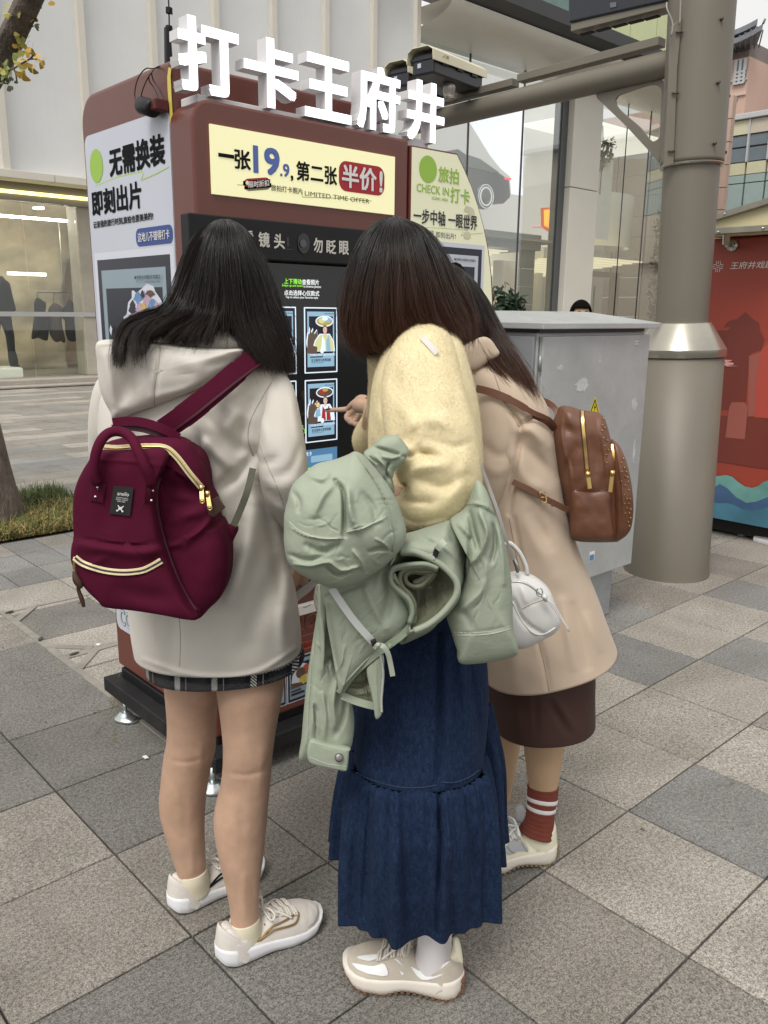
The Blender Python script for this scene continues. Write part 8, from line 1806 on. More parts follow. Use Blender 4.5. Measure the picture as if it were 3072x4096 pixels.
# near shoe, sock
mh = np.array([1.140, .972, 0]); mt = np.array([.983, 1.183, 0])
sh, surf, patch, line, fr_ = shoe(w2, mh, mt, .104, NBS)
patch('toe_white', [(.60, .30), (.70, .34), (.80, .44), (.88, .56), (.93, .74), (.88, .84), (.80, .80), (.72, .76), (.65, .84), (.61, .60)], SHW); patch('toe_white', [(.70, 1.12), (.78, 1.02), (.87, 1.12), (.89, 1.25), (.80, 1.32), (.71, 1.30)], SHW)
patch('heel_white', [(.04, .42), (.10, .40), (.20, .32), (.30, .30), (.36, .50), (.40, .70), (.30, .72), (.20, .74), (.10, .82), (.04, .80)], SHW); line('heel_line', [(.37, .60), (.28, .52), (.18, .52), (.06, .62)], .0008, SUED)
patch('side_mark', [(.52, .88), (.56, .98), (.50, .70), (.47, .58)], SHW, .0016, 3); patch('side_mark', [(.455, .30), (.50, .44), (.475, .24)], SHW, .0016, 2)
H0, a_, b_, up_, L_s = fr_
pillow('heel_tab', [cSM(*p) for p in ((1335, 285), (1385, 300), (1415, 400), (1432, 540), (1400, 540), (1330, 525), (1300, 490), (1325, 400))], (H0 @ FH)-.035, .012, .010, CRM2, sh, 40, 8)
pp = [(943, 1985, 1.498, 35), (940, 2020, 1.498, 36), (937, 2055, 1.500, 38), (932, 2085, 1.505, 42)]
tube('sock', [at(x, y, D) for x, y, D, r in pp], [r*mpd(x, y, D) for x, y, D, r in pp], SOCKW, w2, 28, 20)
mh2 = onG(1018, 1950); shoe(w2, mh2, mh2+(np.array(mt)-np.array(mh))*.96, .10, NBS)
# hair: bob
gM = [[(850, 470, .03), (805, 488, .03), (775, 535, .02), (757, 600, .01), (748, 660, .0), (748, 710, .0), (764, 745, 0), (800, 758, 0)],
 [(851, 470, .01), (815, 490, -.02), (788, 540, -.04), (770, 610, -.05), (762, 670, -.05), (765, 715, -.05), (785, 748, -.05), (822, 758, -.05)],
 [(852, 470, 0), (828, 492, -.06), (808, 550, -.09), (795, 620, -.10), (790, 680, -.10), (795, 722, -.095), (812, 750, -.09), (835, 754, -.09)],
 [(853, 470, -.01), (843, 495, -.08), (835, 550, -.115), (830, 620, -.125), (828, 680, -.125), (832, 715, -.12), (838, 738, -.115), (845, 742, -.11)],
 [(855, 470, -.01), (860, 495, -.085), (865, 550, -.12), (870, 620, -.13), (874, 670, -.13), (880, 700, -.125), (888, 712, -.12), (896, 714, -.12)],
 [(857, 470, -.01), (878, 495, -.075), (893, 550, -.105), (908, 620, -.12), (918, 670, -.12), (930, 698, -.115), (942, 712, -.11), (952, 718, -.11)],
 [(858, 470, 0), (895, 495, -.05), (918, 545, -.075), (940, 615, -.09), (958, 670, -.09), (972, 705, -.085), (984, 730, -.08), (990, 744, -.08)],
 [(859, 470, .02), (905, 492, -.0), (935, 535, -.03), (958, 590, -.05), (980, 645, -.055), (998, 690, -.05), (1006, 722, -.05), (1004, 745, -.05)],
 [(860, 470, .04), (912, 492, .04), (945, 530, .03), (968, 580, .02), (990, 630, .01), (1008, 672, .01), (1020, 705, .01), (1022, 735, .01)]]
hair('hair', gM, 1.665, 13000, HM2, w2, depth=.05, jit=.0036, end=(.83, 1.0), seed=2, clump=60, cl=.4)
pillow('hair_base', [(852, 474), (812, 490), (782, 540), (764, 605), (756, 670), (762, 725), (800, 745), (840, 738), (890, 708), (945, 712), (985, 730), (1002, 720), (990, 660), (964, 590), (936, 528), (902, 490)], 1.665, .112, .115, HAIRB, w2, 80, 16, p=2.0)
def crz(cx, cy, rx, ry, n, seed, ang=None, ln=(18, 46), w=(1.4, 3.4), a=.0019):
 r = random.Random(seed); out = []
 for _ in range(n):
  x, y = cx+r.uniform(-rx, rx), cy+r.uniform(-ry, ry); t = (ang if ang is not None else r.uniform(0, 3.14))+r.gauss(0, .45); l = r.uniform(*ln)/2; k = r.uniform(-.3, .3)*l
  out.append(([(x-l*math.cos(t), y-l*math.sin(t)), (x+k*math.sin(t), y-k*math.cos(t)), (x+l*math.cos(t), y+l*math.sin(t))], r.uniform(*w), r.choice((-1, -1, 1))*a*r.uniform(.5, 1.3)))
 return out
# ------ green jacket over her arm
jk = thing('jacket', 'sage green shell jacket folded inside out over the arm of the woman in yellow fleece', 'jacket', tuple(at(850, 1400, 1.3)))
DJ = 1.27
def JP(name, pts, D, hf, hb, mat=JKT, st=(), p=2.6, n=110, rg=24, wob=.004, ws=11, df=None, xs_=()): return pillow(name, [cJ(*q) for q in pts], D, hf, hb, mat, jk, n, rg, strokes=[([cJ(*a) for a in s[0]], s[1]*.3418*.8, s[2]) for s in st]+list(xs_), p=p, wob=wob, wobs=ws, dfun=df)
# flap behind: left hanging panel and sleeve
JP('hanging_sleeve', [(290, 960), (330, 1060), (330, 1250), (400, 1500), (470, 1720), (500, 1860), (490, 2000), (470, 2050), (455, 2170), (380, 2160), (215, 2115), (155, 2100), (170, 1960), (185, 1780), (210, 1550), (240, 1350), (270, 1150), (275, 1020)], DJ+.12, .040, .035,
st=[([(262, 1150), (240, 1500), (222, 1780), (215, 1980)], 9, -.006), ([(330, 1500), (360, 1480), (400, 1540)], 20, -.014), ([(400, 1600), (370, 1750), (380, 1900)], 26, .014), ([(460, 1700), (430, 1850), (380, 1960)], 20, -.012), ([(250, 1780), (255, 1900), (252, 2000)], 8, -.012), ([(300, 1250), (310, 1400), (300, 1550)], 22, .008), ([(300, 1700), (320, 1850), (310, 1980)], 18, .008), ([(220, 2000), (330, 2030), (470, 2060)], 8, -.004), ([(240, 2110), (340, 2150), (455, 2165)], 8, .004)], n=170, rg=46, xs_=crz(710, 1480, 36, 120, 18, 8, 1.2))
cuff = JP('cuff', [(222, 1990), (330, 2015), (468, 2042), (470, 2060), (455, 2165), (445, 2178), (340, 2160), (215, 2118)], DJ+.080, .008, .010, p=5, n=80, rg=10, wob=.001)
for pts in ([(228, 2006), (330, 2030), (462, 2058)], [(222, 2100), (330, 2142), (450, 2160)]): seam('stitch', cuff, [cJ(*q) for q in pts], .0006, JKT_S, jk, .0003)
g = onsurf(cuff, [cJ(405, 2102)], .002)[0]; vd = (CP-g)/np.linalg.norm(CP-g)
tube('snap_button', [g-vd*.002, g+vd*.002, g+vd*.003], [.0078, .0078, .005], M('snap_metal', (.16, .15, .15), .35, .7, var=.3, vscale=200), jk, 20)
prism('triangle_rivet', [at(*cJ(x, y), DJ+.075) for x, y in ((245, 1755), (266, 1782), (236, 1784))], tuple(FH*.002), ZINC, jk)
# main folded body (left of the roll)
main = JP('body_panel', [(290, 1000), (450, 940), (640, 860), (720, 800), (760, 860), (780, 1000), (850, 1140), (850, 1220), (800, 1290), (700, 1360), (640, 1420), (560, 1500), (440, 1640), (410, 1690), (390, 1600), (360, 1420), (330, 1250), (320, 1150)], DJ+.045, .040, .04,
 st=[([(360, 1030), (480, 1200), (620, 1360)], 14, .006), ([(340, 1150), (360, 1350), (410, 1600)], 18, -.010), ([(700, 900), (720, 1100), (680, 1250)], 40, -.012), ([(560, 1000), (620, 1150), (700, 1280)], 30, .010), ([(440, 1400), (420, 1500), (390, 1560)], 14, .006), ([(300, 1100), (400, 1060), (560, 1000)], 24, -.010), ([(430, 1650), (560, 1510), (650, 1430), (800, 1300)], 8, .008)], n=170, rg=46, xs_=crz(790, 1330, 60, 80, 20, 6, 2.2))
low = JP('lower_fold', [(415, 1690), (470, 1590), (560, 1500), (640, 1430), (700, 1400), (690, 1440), (672, 1600), (668, 1760), (600, 1775), (500, 1750), (440, 1720)], DJ+.065, .018, .02, LIN, st=[([(470, 1640), (560, 1640), (640, 1560)], 22, -.014), ([(520, 1700), (600, 1690)], 10, .008), ([(560, 1560), (570, 1650), (590, 1740)], 8, .008), ([(610, 1520), (620, 1620), (630, 1720)], 8, -.008)], p=3.5)
ribbon('hem_edge', None, [(*cJ(412, 1688), DJ+.04), (*cJ(480, 1590), DJ+.035), (*cJ(560, 1510), DJ+.03), (*cJ(660, 1430), DJ+.028), (*cJ(760, 1360), DJ+.025), (*cJ(860, 1270), DJ+.03), (*cJ(872, 1180), DJ+.03), (*cJ(835, 1090), DJ+.025), (*cJ(770, 1020), DJ+.02), (*cJ(735, 940), DJ+.02)], .013, JKT_D, jk, 0, .006, 60)
ribbon('hem_edge', None, [(*cJ(425, 1710), DJ+.045), (*cJ(500, 1742), DJ+.045), (*cJ(580, 1766), DJ+.045), (*cJ(650, 1782), DJ+.05)], .013, JKT, jk, 0, .004, 30)
tongue = JP('zip_flap', [(580, 1540), (620, 1490), (672, 1450), (690, 1480), (682, 1650), (672, 1760), (676, 1820), (648, 1856), (632, 1840), (618, 1740), (595, 1640)], DJ+.028, .007, .008, st=[([(640, 1480), (640, 1650), (650, 1800)], 10, .003)], p=4, n=70, rg=10, wob=.002)
TEETH = M('zip_teeth_silver', (.48, .50, .46), .35, .6, var=.1)
zz_ = crom(np.array([(668, 1460), (683, 1560), (678, 1660), (672, 1740), (674, 1812)], float), 46); boxes_ = []
for k, (x, y) in enumerate(zz_): p = at(*cJ(x, y), DJ+.017); boxes_.append(tube('t', [p-RH*.0022, p+RH*.0022], .0013, TEETH, None, 5))
o = join_mesh('zip_teeth', boxes_, jk); tag(o, kind='stuff')
# storm zip: pale taped zip, slider, cord
ribbon('pocket_zip', None, [(*cJ(358, 1032), DJ+.000), (*cJ(430, 1140), DJ-.008), (*cJ(510, 1250), DJ-.008), (*cJ(590, 1340), DJ-.004), (*cJ(615, 1370), DJ+.0)], .012, M('zip_tape_pale', (.52, .53, .51), .6, var=.03), jk, 0, .003, 30)
SLD = M('slider_dark', (.05, .048, .045), .35, .7, var=.2)
for (x, y, x2, y2) in ((618, 1355, 636, 1400), (1030, 772, 1008, 830)):
 obox('zip_slider', at(*cJ(x, y), DJ-.014 if x < 900 else DJ-.0), at(*cJ(x2, y2), DJ-.014 if x < 900 else DJ-.0), .009, .006, SLD, jk, .0015, up=tuple(FH))
ribbon('pull_tab', None, [(*cJ(1025, 785), DJ-.006), (*cJ(1050, 755), DJ-.010), (*cJ(1075, 735), DJ-.008)], .011, JKT_S, jk, 0, .002, 12); ribbon('pocket_zip', None, [(*cJ(1005, 828), DJ-.002), (*cJ(985, 835), DJ+.003), (*cJ(965, 845), DJ+.008)], .010, bpy.data.materials['zip_tape_pale'], jk, 0, .002, 12)
ribbon('pull_cord', None, [(*cJ(640, 1395), DJ-.016), (*cJ(680, 1395), DJ-.02), (*cJ(712, 1440), DJ-.016), (*cJ(728, 1500), DJ-.01), (*cJ(744, 1585), DJ-.005)], .0085, JKT_S, jk, 0, .002, 30)
ribbon('pull_cord', None, [(*cJ(630, 1410), DJ-.018), (*cJ(650, 1385), DJ-.024), (*cJ(665, 1390), DJ-.02)], .006, JKT_S, jk, 0, .002, 14); ribbon('pull_cord', None, [(*cJ(700, 1410), DJ-.004), (*cJ(722, 1395), DJ-.01), (*cJ(732, 1400), DJ-.008)], .008, JKT_D, jk, 0, .002, 14)
# right hanging sleeve with wide cuff
rs = JP('wide_sleeve', [(1270, 360), (1330, 400), (1390, 560), (1440, 700), (1480, 900), (1495, 1080), (1500, 1260), (1532, 1410), (1500, 1450), (1360, 1482), (1172, 1494), (1150, 1420), (1115, 1310), (1080, 1180), (1130, 1100), (1195, 1000), (1205, 880), (1215, 740), (1130, 640), (1110, 600), (1210, 520)], DJ+.075, .055, .05,
 st=[([(1230, 560), (1260, 700), (1290, 790)], 22, -.020), ([(1300, 560), (1340, 680), (1310, 800)], 20, .018), ([(1240, 870), (1280, 830), (1300, 760)], 14, .014), ([(1380, 640), (1390, 760), (1370, 860)], 18, -.016), ([(1210, 490), (1320, 510), (1390, 560)], 8, .008), ([(1230, 720), (1225, 860), (1200, 990)], 14, -.014), ([(1340, 900), (1300, 1050), (1180, 1160)], 40, .008), ([(1410, 600), (1440, 800), (1450, 1000)], 22, .010), ([(1110, 1170), (1200, 1200), (1250, 1300)], 30, -.006), ([(1118, 1312), (1300, 1312), (1498, 1268)], 5, -.004), ([(1160, 620), (1230, 700)], 12, .012)], n=180, rg=50, xs_=crz(1060, 1220, 45, 150, 22, 5, 1.9))
for pts in ([(1120, 1310), (1240, 1314), (1380, 1302), (1496, 1268)], [(1124, 1326), (1240, 1330), (1380, 1318), (1500, 1284)]): seam('stitch', rs, [cJ(*q) for q in pts], .0007, JKT_S, jk, .0003)
seam('stitch', rs, [cJ(*q) for q in ((1205, 505), (1280, 502), (1350, 522), (1390, 570), (1430, 690))], .0008, JKT_D, jk, .0003)
# roll: outer shell, lining funnel and inner coils
RO = [(700, 800), (800, 700), (900, 665), (1040, 620), (1110, 600), (1180, 680), (1205, 780), (1205, 900), (1190, 1010), (1120, 1100), (1060, 1200), (990, 1290), (880, 1350), (790, 1380), (800, 1310), (850, 1240), (850, 1130), (770, 1020), (720, 900)]
RI = [(790, 800), (880, 800), (980, 840), (1060, 890), (1120, 950), (1150, 1010), (1140, 1080), (1090, 1150), (1030, 1210), (960, 1260), (880, 1290), (845, 1290), (870, 1220), (880, 1150), (850, 1080), (800, 1030), (735, 960), (730, 900), (760, 850)]
def ringsurf(name, outer, inner, cen, Do, Di, bulge, mat, strokes=(), n=120, m=18):
 c = np.array(cJ(*cen))
 def rad(pts):
  q = crom(np.array([cJ(*p) for p in pts], float), 300, True)-c; a = np.arctan2(q[:, 1], q[:, 0]); o_ = np.argsort(a); return np.interp(np.linspace(-math.pi, math.pi, n, endpoint=False), a[o_], np.hypot(q[:, 0], q[:, 1])[o_], period=2*math.pi)
 ro_, ri_ = rad(outer), rad(inner); V = []; F = []; th = np.linspace(-math.pi, math.pi, n, endpoint=False)
 for k in range(m+1):
  t = k/m
  for i in range(n): r = ri_[i]+(max(ro_[i], ri_[i]+3)-ri_[i])*t; V.append(at(c[0]+r*math.cos(th[i]), c[1]+r*math.sin(th[i]), Di+(Do-Di)*t**1.8-bulge*math.sin(math.pi*t)))
 for k in range(m):
  for i in range(n): F.append((k*n+i, k*n+(i+1) % n, (k+1)*n+(i+1) % n, (k+1)*n+i))
 V = deform(np.array(V), [([cJ(*a) for a in s_[0]], s_[1]*.3418, s_[2]) for s_ in strokes], .002, 20); return recalc(mk(name, V, F, mat, jk, smooth=True))
ringsurf('roll_shell', RO, RI, (950, 1010), DJ+.10, DJ+.006, .012, JKT, [([(900, 690), (980, 740), (1100, 740)], 20, -.012), ([(960, 700), (1080, 780), (1170, 860)], 14, .009), ([(820, 720), (860, 740), (900, 730)], 12, .006), ([(1100, 640), (1120, 720), (1160, 780)], 14, -.010)])
JP('roll_back', RO, DJ+.16, .03, .02)
def funnel(name, pts, D, mat, depth, r0=1.0, r1=.35, cen=None, lip=.004, strokes=()):
 O2 = crom(np.array([cJ(*q) for q in pts], float), 72, True); c = np.array(cJ(*cen)) if cen else O2.mean(0); V = []; F = []; R_ = 16
 for k in range(R_+1):
  t = k/R_; f = r0+(r1-r0)*t; dd = depth*(1-(1-t)**1.8)
  for i in range(72): q = c+(O2[i]-c)*f; V.append(at(q[0], q[1], D+dd))
 for k in range(R_):
  for i in range(72): F.append((k*72+i, k*72+(i+1) % 72, (k+1)*72+(i+1) % 72, (k+1)*72+i))
 V = deform(np.array(V), [([cJ(*a) for a in s[0]], s[1]*.3418, s[2]) for s in strokes], .003, 30)
 F.append(tuple(R_*72+i for i in range(72))); return recalc(mk(name, V, F, mat, jk, smooth=True))
rad_st = [([(1020, 1000), (1060, 1080), (1090, 1160)], 7, .008), ([(990, 1020), (1010, 1100), (1020, 1190)], 7, -.008), ([(950, 1040), (960, 1130), (960, 1220)], 7, .008), ([(920, 1060), (910, 1150), (900, 1230)], 7, -.008), ([(1040, 960), (1090, 1010), (1130, 1060)], 7, -.006), ([(1050, 900), (1100, 920), (1150, 960)], 8, .008)]
funnel('lining_opening', [(790, 800), (880, 800), (980, 840), (1060, 890), (1120, 950), (1150, 1010), (1140, 1080), (1090, 1150), (1030, 1210), (960, 1260), (880, 1290), (845, 1290), (870, 1220), (880, 1150), (850, 1080), (800, 1030), (735, 960), (730, 900), (760, 850)], DJ+.006, LIN, .075, 1.0, .25, (900, 960), strokes=rad_st)
ro = [(790, 800), (880, 800), (980, 840), (1060, 890), (1120, 950), (1152, 1010), (1142, 1080), (1090, 1155), (1030, 1215), (960, 1265), (880, 1300)]
tube('roll_rim', [at(*cJ(x, y), DJ+.004) for x, y in ro], .0055, JKT, jk, 8, 50); tube('roll_rim', [at(*cJ(x+6, y+14), DJ+.010) for x, y in ro], .0045, JKT_D, jk, 8, 50)
coil1 = [(1030, 905), (960, 880), (880, 880), (800, 890), (745, 910), (728, 960), (745, 1010), (800, 1060), (850, 1110), (868, 1180), (850, 1250)]
coil2 = [(1010, 900), (930, 900), (850, 905), (800, 930), (790, 980), (810, 1030), (850, 1070), (880, 1130), (880, 1200)]
coil3 = [(1000, 925), (930, 925), (870, 920), (830, 940), (825, 980), (850, 1010), (890, 1020), (930, 1010), (960, 980), (1000, 940)]
for cl_, dd, w_, m_ in ((coil1, .004, .022, JKT), (coil2, .020, .020, LIN), (coil3, .030, .016, LIN)):
 pts = crom(np.array([cJ(*q) for q in cl_], float), 44); V = []; F = []
 for k, q in enumerate(pts):
  for j in range(5): V.append(at(q[0], q[1], DJ+dd+w_*j/4*2.2)+np.array([0, 0, -.004*math.sin(j)]))
 for k in range(43):
  for j in range(4): F.append((5*k+j, 5*k+j+1, 5*k+5+j+1, 5*k+5+j))
 o = mk('roll_fold', V, F, m_, jk, smooth=True); m = o.modifiers.new('t', 'SOLIDIFY'); m.thickness = .007; m.offset = 0
 tube('fold_edge', [at(q[0], q[1], DJ+dd-.001) for q in pts], .0042, m_ if m_ is LIN else JKT_D, jk, 8)
for a, b_ in (((1020, 905), (880, 1000)), ((1010, 930), (930, 1000))): tube('tuck', [at(*cJ(*a), DJ+.03), at(*cJ((a[0]+b_[0])/2, (a[1]+b_[1])/2+15), DJ+.035), at(*cJ(*b_), DJ+.04)], .006, LIN, jk, 8, 14)
# collar strip in the crook of the arm and the hood
JP('collar_strip', [(560, 180), (620, 130), (680, 80), (770, 68), (830, 130), (845, 170), (820, 220), (760, 280), (745, 330), (715, 380), (760, 420), (700, 440), (640, 330), (600, 240)], DJ+.085, .03, .03,
st=[([(620, 140), (700, 160), (820, 200)], 12, -.010), ([(680, 200), (740, 210), (800, 190)], 14, .010), ([(640, 200), (690, 260), (690, 330)], 14, .012), ([(720, 240), (700, 290), (720, 340)], 10, -.012), ([(600, 200), (640, 240)], 8, -.008)])
hoodj = JP('hood', [(505, 170), (560, 195), (620, 260), (660, 310), (720, 390), (770, 480), (800, 560), (825, 640), (828, 700), (810, 750), (770, 800), (700, 870), (600, 940), (500, 990), (420, 1010), (330, 1000), (200, 940), (120, 890), (80, 830), (62, 740), (60, 640), (62, 560), (80, 480), (110, 380), (180, 310), (260, 250), (380, 220), (460, 190)], DJ-.005, .085, .06,
st=[([(380, 350), (430, 420), (440, 560), (435, 700)], 16, -.020), ([(360, 380), (300, 450), (250, 560)], 30, .010), ([(460, 420), (480, 560), (520, 660)], 26, .016), ([(110, 420), (150, 480), (150, 540)], 20, -.010), ([(85, 640), (200, 700), (350, 720), (440, 715)], 5, .007), ([(450, 680), (560, 650), (700, 590)], 5, .007), ([(90, 820), (200, 850), (300, 830)], 16, -.012), ([(120, 880), (230, 890), (340, 870), (420, 920), (520, 900)], 12, .014), ([(330, 900), (400, 950), (470, 930)], 12, -.012), ([(500, 800), (540, 860), (560, 920)], 14, .012), ([(600, 800), (680, 780), (730, 800)], 14, -.010), ([(640, 720), (700, 760), (730, 820)], 8, .008), ([(200, 760), (300, 800), (400, 760)], 26, -.010), ([(560, 440), (620, 520), (640, 620)], 26, -.008), ([(220, 320), (300, 340), (340, 300)], 22, .008), ([(520, 200), (620, 330), (700, 480), (740, 640), (750, 760)], 5, .009)], p=2.3, n=220, rg=60, wob=.006, xs_=crz(745, 1110, 100, 110, 34, 3)+crz(740, 1215, 80, 30, 10, 4, .1))
for pts, m_ in (([(90, 612), (130, 650), (200, 690), (300, 718), (430, 716)], JKT_S), ([(448, 688), (540, 660), (620, 622), (705, 578)], JKT_S), ([(515, 195), (590, 290), (650, 400), (700, 510), (730, 600), (752, 700), (740, 800)], JKT_D)): seam('stitch', hoodj, [cJ(*q) for q in pts], .0008, m_, jk, .0003)
# ------ white crossbody bag
bag = thing('crossbody_bag', 'small white leather crossbody bag on thin strap at the hip behind the green jacket', 'bag', tuple(at(1150, 1390, 1.62)))
DG = 1.60
bb_ = pillow('bag_body', [c6_(*p) for p in ((500, 290), (545, 266), (600, 262), (660, 285), (712, 330), (742, 400), (760, 465), (742, 508), (690, 540), (620, 575), (575, 582), (520, 560), (490, 420))], DG, .045, .045, WLEA, bag, 90, 20, p=2.6, strokes=[([c6_(590, 420), c6_(660, 385), (1170, 1290)], 3, -.003), ([c6_(560, 380), c6_(600, 470), c6_(690, 530)], 5, -.008), ([c6_(600, 330), c6_(620, 400)], 8, .005)])
seam('bag_zip', bb_, [c6_(*p) for p in ((548, 300), (590, 302), (630, 318), (670, 350), (700, 385))], .0022, M('zip_silver', (.5, .5, .5), .35, .7, var=.2), bag, .001); seam('stitch', bb_, [c6_(*p) for p in ((596, 420), (640, 398), (700, 376))], .0007, CAMEL_D, bag, .0002); seam('piping', bb_, [c6_(*p) for p in ((556, 390), (590, 460), (640, 520), (690, 528), (740, 500))], .0022, WLEA, bag, .0005)
tube('handle_loop', [at(*c6_(x, y), DG-.01) for x, y in ((518, 140), (545, 135), (585, 175), (612, 230), (620, 268))], .0045, WLEA, bag, 8, 30)
tube('zip_ring', [at(*c6_(672, 346), DG-.055)+RH*.006*math.cos(t)+np.array([0, 0, .008*math.sin(t)]) for t in np.linspace(0, 6.28, 15)[:-1]], .0013, ZINC, bag, 6, closed=True)
for pts in (((690, 365), (720, 400), (760, 455), (800, 516)), ((694, 370), (735, 405), (770, 462), (798, 512))): tube('tassel_cord', [at(*c6_(x, y), DG-.06) for x, y in pts], .0016, WLEA, bag, 6, 16)
tube('cord_knot', [at(*c6_(685, 358), DG-.058), at(*c6_(700, 374), DG-.060)], [.004, .006], WLEA, bag, 10)
tube('clasp', [at(*c6_(560, 200), DG-.03), at(*c6_(572, 230), DG-.03), at(*c6_(578, 262), DG-.03)], [.003, .004, .003], ZINC, bag, 8, 12)
ribbon('strap', None, [(*c4(335, 655), 1.45), (*c4(365, 750), 1.455), (*c4(410, 880), 1.465), (*c4(450, 990), 1.48), (*c4(490, 1100), 1.49), (*c6_(525, 110), 1.51), (*c6_(560, 205), 1.55)], .0062, WLEA, bag, 0, .002, 60)
ribbon('strap', sleeve2, [c4(165, 352), c4(190, 378), c4(230, 422)], .010, WLEA, bag, .006, .002, 16)

# ================================================================== woman on the right
w3 = thing('person', 'woman in beige wool coat, dark brown skirt and rust sock with white stripes', 'person', tuple(onG(1170, 1850)))
D3 = 1.98
hd3 = at(966, 668, 2.09)
parts, f_, s_, u_ = headm(hd3, .098, FH*.5-RH*.8-np.array([0, 0, .3]))
LG_ = [limbm([(1190, 1400, 1.98, 62), (1185, 1500, 1.97, 56), (1178, 1560, 1.965, 49), (1175, 1610, 1.96, 44.5), (1174, 1660, 1.955, 37), (1173, 1700, 1.955, 31), (1172, 1740, 1.945, 27), (1168, 1775, 1.94, 27), (1164, 1800, 1.94, 27)]), limbm([(1105, 1400, 2.1, 55), (1098, 1500, 2.14, 48), (1092, 1580, 2.18, 38), (1082, 1640, 2.2, 36), (1075, 1720, 2.22, 28), (1070, 1770, 2.23, 28)]),
 limbm([(1010, 690, 2.05, 36), (1040, 760, 2.0, 40), (1085, 850, 1.99, 75), (1110, 980, 1.99, 78), (1125, 1120, 1.99, 85), (1145, 1260, 1.99, 95), (1160, 1400, 1.99, 90)], flat=.7), limbm([(1060, 830, 1.93, 30), (1070, 960, 1.9, 30), (1060, 1080, 1.93, 26), (1020, 1120, 2.1, 20), (985, 1120, 2.25, 18)]), limbm([(1110, 830, 2.1, 30), (1110, 960, 2.2, 28), (1060, 1060, 2.3, 24), (1000, 1080, 2.4, 18)])]
fing = [limbm([(985-4*k, 1118+4*k, 2.25, 7), (970-4*k, 1122+4*k, 2.28, 6), (962-3*k, 1130+4*k, 2.30, 5.5), (966-3*k, 1137+4*k, 2.29, 5)], None, 10, 10) for k in range(4)]+[limbm([(985, 1110, 2.24, 7), (972, 1104, 2.25, 6), (962, 1108, 2.26, 5)], None, 10, 10)]
body3 = fuse('body', parts+LG_+fing, TIGHTS, w3, .006, 5); face_parts(hd3, .098, f_, s_, u_, w3)
loft('skirt', [(1330, 1058, 1270, 1.99, .14), (1430, 1050, 1280, 1.985, .15), (1490, 1052, 1280, 1.985, .15), (1552, 1060, 1280, 1.985, .15, .010)], BSK, w3, n=110, res=60, caps=(True, False), wob=.002, thick=.003, strokes=[([(1158, 1490), (1158, 1600)], 3, -.004), ([(1190, 1520), (1225, 1580)], 8, -.006), ([(1200, 1510), (1240, 1575)], 8, .006), ([(1110, 1520), (1120, 1590)], 12, .005)])
c_st = [([(1122, 922), (1150, 905), (1165, 900)], 6, -.014), ([(1122, 925), (1150, 930), (1180, 960)], 14, .012), ([(1130, 960), (1160, 990), (1195, 1030)], 14, -.010), ([(1115, 990), (1140, 1040), (1180, 1060)], 16, .010), ([(1084, 873), (1112, 900), (1124, 925), (1118, 980), (1109, 1035), (1100, 1110)], 5, -.012), ([(1130, 1080), (1160, 1160), (1200, 1240)], 26, .008), ([(1150, 1110), (1185, 1180)], 14, -.010), ([(1110, 1120), (1125, 1200), (1150, 1330), (1180, 1450), (1187, 1495)], 4, -.007), ([(1215, 1300), (1230, 1380), (1240, 1440)], 10, .007), ([(1240, 1310), (1262, 1390), (1270, 1440)], 9, -.007), ([(1270, 1330), (1295, 1400)], 9, .007), ([(1100, 1250), (1105, 1350), (1110, 1470)], 16, .006)]
c_st = [(a_, b_, c_*1.4) for a_, b_, c_ in c_st]
coat3 = loft('coat', [(735, 1000, 1070, 2.02, .05), (765, 985, 1095, 2.01, .08), (805, 990, 1135, 2.0, .12), (860, 1000, 1172, 1.99, .14), (930, 1010, 1196, 1.985, .15), (1010, 1015, 1208, 1.985, .15), (1100, 1022, 1222, 1.985, .15), (1180, 1028, 1246, 1.985, .155), (1270, 1034, 1282, 1.985, .165), (1350, 1040, 1304, 1.985, .175, .02), (1424, 1046, 1322, 1.985, .18, .048)], CAMEL, w3, n=150, res=160, strokes=c_st, wob=.004, wobs=9, caps=(True, False), thick=.006)
sl3 = limb('sleeve', [(1052, 778, 1.97, 30), (1062, 815, 1.93, 42), (1070, 880, 1.90, 48), (1070, 960, 1.88, 48), (1062, 1040, 1.885, 46), (1052, 1100, 1.93, 42), (1030, 1140, 2.03, 36), (1005, 1150, 2.14, 32)], CAMEL, w3, 48, 80, wob=.003, strokes=[([(1045, 960), (1075, 985), (1110, 975)], 8, -.007), ([(1040, 1000), (1070, 1020), (1100, 1010)], 8, .006)])
seam('seam', coat3, [(1062, 790), (1075, 830), (1095, 880), (1122, 922)], .0011, CAMEL_D, w3, -.0002); seam('seam', coat3, [(1100, 1120), (1120, 1220), (1150, 1330), (1172, 1420), (1186, 1492)], .0011, CAMEL_D, w3, -.0002)
pillow('collar', [(994, 756), (1010, 742), (1040, 728), (1058, 732), (1072, 750), (1078, 766), (1050, 785), (1022, 800), (1002, 790)], 1.90, .014, .03, CAMEL, w3, 60, 10, p=3)
